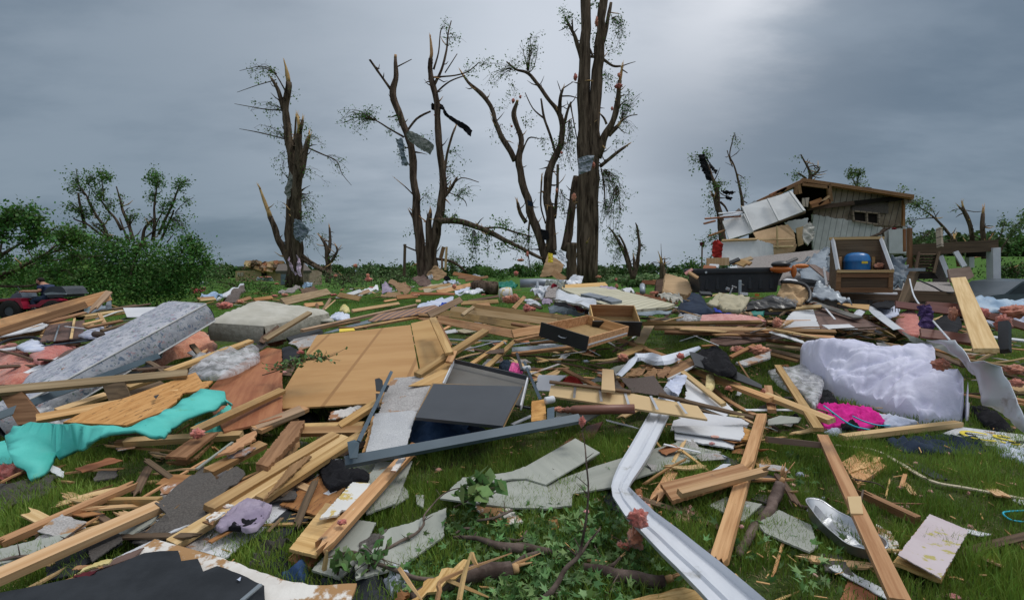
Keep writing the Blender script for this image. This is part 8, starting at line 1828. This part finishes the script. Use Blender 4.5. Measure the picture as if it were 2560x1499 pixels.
fh = empty('roofless_house','far tan house with its roof crushed into a heap of beams','house', P(1000,460,75)); part('wall', [(650,345,75),(800,335,75),(1340,345,75),(1340,500,75),(650,500,75)],3,'tan_board', fh); part('opening', [(1040,345,74.8),(1115,345,74.8),(1115,430,74.8),(1040,430,74.8)],.1,'dark_void', fh)  # the opening is a solid panel coloured like its dark inside
for x in (680,730): part('window', [(x,365,74.8),(x + 40,365,74.8),(x + 40,420,74.8),(x,420,74.8)],.1,'pale_siding', fh)
for k in range(34): x = rnd.uniform(760,1250); y = rnd.uniform(205,330); a = rnd.uniform(-.6,.6); l_ = rnd.uniform(40,160); B(x,y,74 + rnd.uniform(-1,2),x + l_ * math.cos(a),y + l_ * math.sin(a) * .6,74,.5,.3,rnd.choice(['pine','wood_old','pine_dark','ply_red','tan_board']),None,60,name='roof_beam', parent=fh)
part('roof_heap', [(730,320,75),(830,215,75),(1230,200,75),(1330,335,75)],.5,'wood_old', fh,rag=.3)
gh = empty('grey_house','low grey house with a siding wall behind the slender snapped tree','house', P(1500,500,60)); part('wall', [(1320,345,60),(1760,330,60),(1760,560,60),(1320,560,60)],4,'brown_siding', gh); part('roof', [(1250,340,59.8),(1300,240,62),(1680,220,62),(1790,335,59.8)],.3,'granule_dark', gh)
part('garage_door', [(1335,390,59.7),(1440,390,59.7),(1440,545,59.7),(1335,545,59.7)],.1,'tarp', gh)
PN([(1450,130,31),(1490,260,31),(1565,390,30.8),(1560,410,30.8),(1480,330,31),(1440,180,31)],.05,'curtain','lilac curtain strip on the left of the snapped tree foot', .02,**K38,wav=.15); PN([(1560,95,31),(1610,150,31),(1640,260,30.8),(1630,350,30.7),(1650,430,30.6),(1610,420,30.6),(1580,380,30.6),(1560,280,30.8),(1590,180,31)],.05,'curtain','lilac curtain wrapped on the right of the snapped tree foot', .02,**K38,wav=.15)
for p,m_,lb in (([(370,790,18),(480,680,19),(740,530,20),(785,550,20),(620,640,19),(590,700,18.6)],'metal_white','pale top face of the crumpled sheet metal left of the grass'),([(460,790,17.6),(610,640,18.8),(780,560,19.8),(790,620,19),(700,740,17.8),(640,800,17.4)],'granule_dark','darker side of the crumpled sheet metal left of the grass'),([(80,745,17),(200,690,17.6),(450,665,18),(460,700,17.6),(300,745,17)],'bag_blue','pale lilac sheet at the foot of the thicket'),([(1290,660,24),(1580,545,26),(1630,580,25.6),(1540,640,24.6),(1330,680,23.8)],'granule','grey metal sheet before the snapped tree'),([(1660,560,27),(1700,515,27),(1790,510,27),(1790,560,26.6),(1670,600,26.4)],'bag_blue','pale blue tub right of the snapped tree foot'),  # crumpled metal: side panel coloured darker than the top one
    ([(960,480,40),(980,430,40),(1190,425,40),(1220,500,40)],'metal_grey','parked van top with pink wool on it, far left'),([(0,600,30),(200,580,30),(190,650,29.8),(0,680,29.8)],'red_paint','red car panel under branches at the thicket foot'),([(120,500,34),(230,510,34),(220,550,34),(130,550,34)],'metal_grey','grey box seen above the red car panel'),([(1600,620,22),(1830,580,23),(1900,640,22),(1700,680,21)],'wood_old','brown timber heap piece right of the snapped tree')): PN(p,.05,m_,lb,.02,**K26,wav=.12)
for p,w,m_,lb in (((1360,810,14,2050,650,17.5),.24,'pine','large beam in the far debris row right of the cream mattress'),((1500,745,16,2040,640,18),.14,'pine_pale','pale thinner beam above the large one in the far debris row'),((2200,700,19,2520,760,18),.2,'pine','plank slanting to the grass in the far debris row'),((2300,715,19,2530,640,20.5),.14,'white','white pipe on the far debris row'),((930,780,15.6,1200,740,16.4),.12,'ply_red','dark red log-like beam behind the cream mattress'),((690,800,15.5,880,745,16.2),.1,'pine','thin plank left of the dark red beam'),((1690,860,12.6,1960,835,13),.1,'pine','plank in the grass right of the cream mattress'),((1960,940,11.5,2070,770,13),.06,'pine','lath standing in the grass, thick one of a crossed pair'),((1985,920,11.5,2140,785,13),.03,'pine_pale','lath standing in the grass, thin one of a crossed pair'),((1870,840,12.5,1890,940,12),.06,'pine_dark','short upright stick by the crossed pair of laths'),((80,760,16,330,745,16.5),.08,'pine','thin plank at the foot of the thicket'),((120,785,15.4,350,765,16),.07,'pine','lower thin plank at the foot of the thicket')): B(*p,w,.05,m_,lb,50)
for x,y,rx,ry,d,lb in ((490,860,120,55,12.5,'pink wool lump between the two mattresses'),(720,805,60,28,14,'smaller pink wool lump right of the one between the mattresses'),(1270,535,50,20,27,'pink wool on the branches left of the snapped tree'),(1390,700,55,25,19,'pink wool in the far debris row below the snapped tree'),(1240,715,45,20,18.5,'red-pink wool left of the pink one in the far debris row'),(1100,435,120,18,39.6,'pink wool covering the top of the far van'),(2150,415,40,28,27,'pink wool on the fallen branches at right'),(2120,700,60,20,18.6,'pink wool where the large beam ends'),(545,445,25,15,60,'orange cooler dot near the far house')): BLOB(x,y,rx,ry,d,'pink', lb,name='insulation_tuft')
HEAP([(2210,930),(2250,870),(2340,880),(2370,940),(2300,955)],.55,.25,'foam_yellow','yellow plastic bag in the grass behind the cream mattress', .05,5,'plastic_bag','plastic')
use('E2'); HEAP([(720,370),(760,340),(850,350),(920,335),(925,380),(850,395)],.74,.08,'white_cloth','white and brown cloth right of the cream mattress', .04,6)
# caught in the trees
use('B')
for p,m_,lb in (([(1045,535,29.4),(1080,525,29.4),(1170,570,29),(1212,610,28.8),(1190,660,28.8),(1120,620,29),(1060,575,29.4)],'sage_dark','grey-green sheet bent round the left stem of the forked tree'),([(990,575,29.5),(1030,560,29.5),(1040,650,29.3),(1065,720,29.2),(1025,725,29.2),(1015,640,29.3)],'tarp_light','pale sheet strip hanging from the forked tree'),([(1188,365,29.4),(1260,370,29.2),(1270,400,29),(1200,405,29.4)],'black_cloth','black cloth knotted round the right stem of the forked tree'),([(1250,375,29),(1300,435,28.9),(1400,490,28.6),(1428,520,28.5),(1420,556,28.5),(1370,510,28.7),(1270,435,29)],'black_cloth','black cloth tail blown to the right of the forked tree'),
    ([(400,1030,31),(440,1040,31),(498,1095,30.8),(470,1130,30.8),(440,1172,30.8),(400,1130,31)],'tarp_light','grey-green metal sheet clamped on the snapped tree trunk'),([(345,880,31.4),(380,760,31.4),(400,800,31.2),(375,920,31.2)],'sage_dark','dark folded sheet on the left of the snapped tree')): PN(p,.04,m_,lb,.03,**K39,wav=.2)
for x,y,rx,ry,d,lb in ((1182,135,9,15,29.5,'rust-pink tuft high on the right stem of the forked tree'),(1225,440,18,26,29.2,'pink tuft below the black cloth knot'),(1338,805,10,18,29.4,'pink tuft on the broken side limb of the forked tree')): BLOB(x,y,rx,ry,d,'pink', lb,name='insulation_tuft')
use('C')
for x,y,rx,ry,lb in ((675,385,14,26,'pink tuft on the left of the tall trunks'),(780,110,10,34,'pink tuft between the tops of the twin trunks'),(893,375,12,16,'pink tuft at the snapped right branch, upper'),(890,430,28,16,'pink tuft at the snapped right branch, lower'),(858,542,9,14,'pink tuft on the right branch middle'),(766,824,12,22,'pink tuft beside the grey sheet on the twin trunks'),(668,985,18,30,'orange-pink tuft on the stem beside the twin trunks'),(582,950,10,16,'red-pink tuft on the middle stem of the split tree'),(400,484,9,12,'pink tuft on the tip of the split tree, right'),(365,503,12,16,'pink tuft on the tip of the split tree, left'),(357,630,8,8,'tiny pink tuft left of the split tree'),(606,762,9,10,'tiny red-pink tuft in the split tree crown')): BLOB(x,y,rx,ry,29,'pink', lb,name='insulation_tuft')
PN([(690,790,28.6),(722,775,28.5),(770,775,28.6),(750,850,28.5),(690,872,28.5)],.05,'metal_grey','grey rounded metal sheet pressed on the twin trunks', .01,**K39,wav=.1); PN([(435,995,30.4),(468,1010,30.4),(465,1030,30.4),(440,1025,30.4)],.1,'navy','navy rag on the left stem of the split tree', .03,**K12); PN([(500,1140,30.6),(540,1150,30.6),(545,1190,30.6),(515,1200,30.6)],.1,'black_cloth','black bag in the fork of the split tree', .03,**K12)
use('D')
for p,lb in (([(292,235,29.4),(330,235,29.4),(355,300,29.2),(385,400,29),(372,430,29),(320,350,29.2),(298,280,29.4)],'black plastic streaming down the ragged tree, left strip'),([(335,245,29.2),(380,300,29),(422,350,28.8),(410,370,28.8),(370,320,29)],'black plastic streaming from the ragged tree, right strip'),([(450,480,29.2),(545,490,29),(525,510,29),(460,505,29.2)],'black plastic rag flying mid-way on the ragged tree, upper'),([(470,515,29.2),(520,530,29),(515,552,29),(480,540,29.2)],'black plastic rag flying mid-way on the ragged tree, lower')): PN(p,.06,'black_cloth', lb,.04,name='plastic_rag', cat='plastic', wav=.2)
lp = empty('lamp_post','small dark lamp post far behind the toolbox','lamp post', P(313,1010,45)); mb = MB(); mb.tube([(0,0,0),(0,0,1.9)],.07,8); mb.build('pole','wood_old', lp); mb = MB(); mb.box((0,0,2.05),(.28,.28,.34),taper=1.3,bev=.02); mb.build('lantern','maroon', lp)
# --quad bike and rider
def quad():
 r = empty('quad_bike','red quad bike with black rear box being ridden past the thicket','quad bike', MT((P(110,0,15.5).x if 0 else 0,0,0)))
 use('G6'); D0 = 15.6; s = MPP(D0); o = P(800,1100,D0); r.matrix_world = MT(o)
 def q(x,y,dy=0): return V3(((x - 800) * s,dy,(1100 - y) * s))
 def poly(nm,pts,d0,d1,m_): mb = MB(); mb.prism([((x - 800) * s,(1100 - y) * s) for x,y in pts],-d1,-d0,Matrix.Rotation(R(90),4,'X')); return mb.build(nm,m_,r)
 for dy in (-.42,.42):
  poly('front_fender', [(160,950),(300,890),(560,870),(820,865),(800,930),(830,1000),(850,1080),(800,1060),(740,960),(680,915),(400,930),(280,965)],dy - .12,dy + .12,'red_paint')
  poly('rear_fender', [(930,1000),(1100,1000),(1220,900),(1560,870),(1620,910),(1600,930),(1420,915),(1290,960),(1180,1040),(960,1050)],dy - .12,dy + .12,'red_paint')
 poly('frame', [(420,940),(700,930),(800,1060),(960,1060),(1280,960),(1500,980),(1450,1100),(500,1120)],-.2,.2,'black_plastic')
 poly('seat', [(820,870),(940,930),(1060,960),(1200,900),(1280,860),(1150,850),(900,850)],-.16,.16,'black_plastic')
 poly('front_cowl', [(380,880),(440,800),(540,750),(620,780),(640,850),(820,840),(820,870),(560,875)],-.25,.25,'tarp')
 poly('front_rack', [(0,890),(380,880),(380,905),(0,915)],-.35,.35,'dark_grey'); poly('bumper', [(-20,960),(160,940),(200,1000),(130,1120),(-20,1150)],-.3,.3,'black_plastic')
 poly('headlight', [(165,990),(210,960),(270,950),(240,990),(190,1005)],-.56,-.545,'foam_yellow')
 poly('rear_box', [(1150,770),(1260,650),(1330,630),(1540,628),(1600,680),(1650,790),(1570,800),(1570,850),(1250,850),(1220,800)],-.38,.38,'dark_grey'); poly('box_lid', [(1200,772),(1330,745),(1640,770),(1648,792),(1220,800)],-.41,.41,'metal_grey')
 for x in (560,1440):
  for dy in (-.45,.45): mb = MB(); c = q(x,1130,dy); mb.lathe(c - V3((0,.12,0)),[(0,.14),(0,.30),(.05,.345),(.19,.345),(.24,.30),(.24,.14),(0,.14)],24,0,(0,1,0)); w = mb.build('wheel','rubber', r,smooth=True); mb = MB(); mb.tube([c - V3((0,.1,0)),c + V3((0,.1,0))],.14,12); mb.build('rim','dark_grey', w)
 mb = MB(); mb.tube([q(540,760),q(600,735)],.03,8); mb.tube([q(600,735,-.38),q(590,730,0),q(600,735,.38)],.018,8); mb.build('handlebar','black_plastic', r); mb = MB(); mb.tube([q(510,715,-.1),q(460,640,-.1)],.012,6); mb.build('mirror','dark_grey', r)
 # rider: one skinned body, clothes as children
 def skin(nm,vs,es,rad,m_,par,root=0,sub=2):
  me = bpy.data.meshes.new(nm); me.from_pydata([tuple(v) for v in vs],es,[]); o2 = bpy.data.objects.new(nm,me); COL.objects.link(o2); md = o2.modifiers.new('s','SKIN'); md.use_smooth_shade = True; sv = me.skin_vertices[0].data
  for i,x in enumerate(rad): sv[i].radius = x if isinstance(x,tuple) else (x,x)
  sv[root].use_root = True; o2.modifiers.new('u','SUBSURF').levels = sub; dg = bpy.context.evaluated_depsgraph_get(); m2 = bpy.data.meshes.new_from_object(o2.evaluated_get(dg)); bpy.data.objects.remove(o2); m2.materials.clear(); m2.materials.append(MATS[m_]); m2.name = nm
  o3 = bpy.data.objects.new(nm,m2); COL.objects.link(o3); o3.parent = par; return o3
 pr = empty('person','bearded man in a navy T-shirt and jeans riding the quad bike','person', o)
 hip,ch_,nk,hd = q(1060,870),q(1010,700),q(930,580),q(880,530)
 V = [hip,q(1050,790),ch_,q(960,625),nk,hd]; E_ = [(0,1),(1,2),(2,3),(3,4),(4,5)]; Ra = [.14,.14,.16,.14,.058,.075]
 for sd in (-1,1):
  b = len(V); V += [q(985,645,sd * .19),q(1000,730,sd * .25),q(850,735,sd * .30),q(740,728,sd * .33),q(690,725,sd * .34)]; E_ += [(3,b),(b,b + 1),(b + 1,b + 2),(b + 2,b + 3),(b + 3,b + 4)]; Ra += [.062,.05,.042,.034,.03]
  for k in range(4): f = len(V); V += [q(660,722 + k * 9,sd * (.34 - .0)),q(640,736 + k * 9,sd * .34)]; E_ += [(b + 4,f),(f,f + 1)]; Ra += [.010,.008]
  f = len(V); V += [q(690,748,sd * .31),q(668,752,sd * .31)]; E_ += [(b + 4,f),(f,f + 1)]; Ra += [.011,.009]
  b = len(V); V += [q(1050,880,sd * .10),q(850,925,sd * .24),q(880,1060,sd * .26),q(850,1085,sd * .26)]; E_ += [(0,b),(b,b + 1),(b + 1,b + 2),(b + 2,b + 3)]; Ra += [.10,.075,.05,.04]
 bd = skin('body', V,E_,Ra,'skin', pr)
 mb = MB(); mb.ell(q(868,528),(.092,.078,.118),Matrix.Rotation(R(14),3,'Y'),0,20,14); mb.ell(q(795,540),(.022,.016,.026),None,0,8,6)
 for dy in (-.08,.08): mb.ell(q(885,535,dy),(.02,.01,.03),None,0,8,6)
 mb.build('head','skin', pr,smooth=True)
 for dy in (-.03,.03): mb = MB(); mb.ell(q(800,525,dy),(.010,.012,.008),None,0,8,6); mb.build('eye','hair', pr,smooth=True)
 mb = MB(); mb.ell(q(888,503),(.095,.083,.085),None,0,20,12,.05,6); mb.build('hair','hair', pr,smooth=True); mb = MB(); mb.ell(q(838,578),(.062,.066,.052),Matrix.Rotation(R(-30),3,'Y'),0,16,10,.05,6); mb.build('beard','hair', pr,smooth=True); mb = MB(); mb.ell(q(800,562),(.008,.022,.005),None,0,8,6); mb.build('mouth','pink_pale', pr,smooth=True)
 V = [q(1062,850),q(1050,790),ch_,q(965,628),q(950,605)]; E_ = [(0,1),(1,2),(2,3),(3,4)]; Ra = [.165,.16,.178,.16,.09]
 for sd in (-1,1): b = len(V); V += [q(985,645,sd * .2),q(998,700,sd * .24)]; E_ += [(3,b),(b,b + 1)]; Ra += [.078,.075]
 skin('t_shirt', V,E_,Ra,'shirt', pr)
 V = [q(1062,880)]; E_ = []; Ra = [.15]
 for sd in (-1,1): b = len(V); V += [q(1040,885,sd * .10),q(850,925,sd * .24),q(880,1045,sd * .26)]; E_ += [(0,b),(b,b + 1),(b + 1,b + 2)]; Ra += [.12,.092,.068]
 skin('jeans', V,E_,Ra,'jeans', pr)
 for sd in (-1,1): mb = MB(); mb.box(q(850,1085,sd * .26),(.27,.10,.09),bev=.03,taper=.8); mb.build('shoe','dark_grey', pr)
quad()
# --smaller wreckage between the big pieces
def scrap(kind,g):
 w,l,m_ = {'lath': (.035,.9,'pine'),'board_piece': (.10,.55,'pine_pale'),'dark_board': (.09,.9,'wood_old'),'siding_strip': (.13,.7,'white'),'plaster_piece': (.26,.34,'peel_grey'),'shingle_piece': (.20,.32,'shingle'),'ply_piece': (.24,.45,'ply_red')}[kind]
 w *= g.uniform(.7,1.3); l *= g.uniform(.6,1.3)
 if kind in ('lath','board_piece','dark_board'): vs,fs = board_geo(l,w,.022,'lr', 6,g.uniform(-.02,.03),g.randint(0,999)); return mesh_obj(kind,vs,fs,m_)
 pts,_,_ = resample([V3((-l / 2,-w / 2,0)),V3((l / 2,-w / 2 * g.uniform(.4,1),0)),V3((l / 2 * g.uniform(.5,1),w / 2,0)),V3((-l / 2,w / 2 * g.uniform(.5,1),0))],.05,.018,g.randint(0,99))
 mb = MB(); mb.prism([(p.x,p.y) for p in pts],0,.010); return mb.build(kind,m_)
CATS = {'lath': 'lath','board_piece': 'board','dark_board': 'board','siding_strip': 'siding','plaster_piece': 'plaster','shingle_piece': 'shingle','ply_piece': 'board'}
WORD = {'lath': 'splintered thin pine lath','board_piece': 'short pale broken board','dark_board': 'dark weathered broken board','siding_strip': 'torn white siding strip','plaster_piece': 'ragged grey plaster piece','shingle_piece': 'torn dark shingle piece','ply_piece': 'ragged reddish plywood piece'}
use('S'); gq = random.Random(21); PROTO = {}
for zone,poly,n,h0,h1 in (('in the band of wreckage behind the two drawers', [(1250,735),(1500,745),(1980,765),(2280,790),(2250,850),(1900,850),(1600,800),(1300,800)],200,.25,.70),
 ('in the far debris row before the broken trees', [(480,742),(1290,700),(1290,728),(760,752),(500,770)],90,.05,.5),('around the two mattresses at left', [(0,800),(450,760),(700,850),(560,900),(300,960),(0,1000)],60,.2,.55),
 ('before the floor platform and toolbox', [(1690,700),(2560,700),(2560,775),(1700,765)],60,.55,.9),('round the joist frame and drawers', [(900,830),(1250,800),(1640,830),(1650,960),(1350,960),(1150,900)],85,.05,.3),('round the comforter and red table frame', [(1930,790),(2560,780),(2560,1040),(2430,900),(2000,850)],70,.15,.5),
 ('below the studs in the left foreground', [(20,1080),(500,1080),(930,1060),(900,1290),(500,1380),(100,1330)],95,.03,.12),('round the white gutter and pine posts', [(1450,900),(2000,880),(2060,1150),(1900,1300),(1650,1180),(1480,1060)],80,.03,.14),('on the grass of the right foreground', [(1620,1250),(2500,1150),(2540,1480),(1900,1480)],16,.02,.05)):
 k = 0
 while k < n:
  x,y = gq.uniform(0,2560),gq.uniform(680,1490)
  if not inside((x,y),poly): continue
  k += 1; kind = gq.choice(list(WORD) + ['lath','dark_board','board_piece']); key = (kind,gq.randint(0,4))
  if key not in PROTO: PROTO[key] = o = scrap(kind,gq)
  else: o = PROTO[key].copy(); COL.objects.link(o)
  p = P(x,y,gq.uniform(h0,h1)); s = 1 if p.y < 12 else 1.5
  if h1 < .2 and kind != 'shingle_piece': s = .62
  o.matrix_world = MT(p) @ Euler((gq.gauss(0,.16),gq.gauss(0,.16),gq.gauss(0,.9))).to_matrix().to_4x4() @ Matrix.Scale(s,4)
  tag(o,WORD[kind] + ' ' + zone,CATS[kind],WORD[kind].replace(kind.split('_')[-1],'').strip() + ' pieces ' + zone)
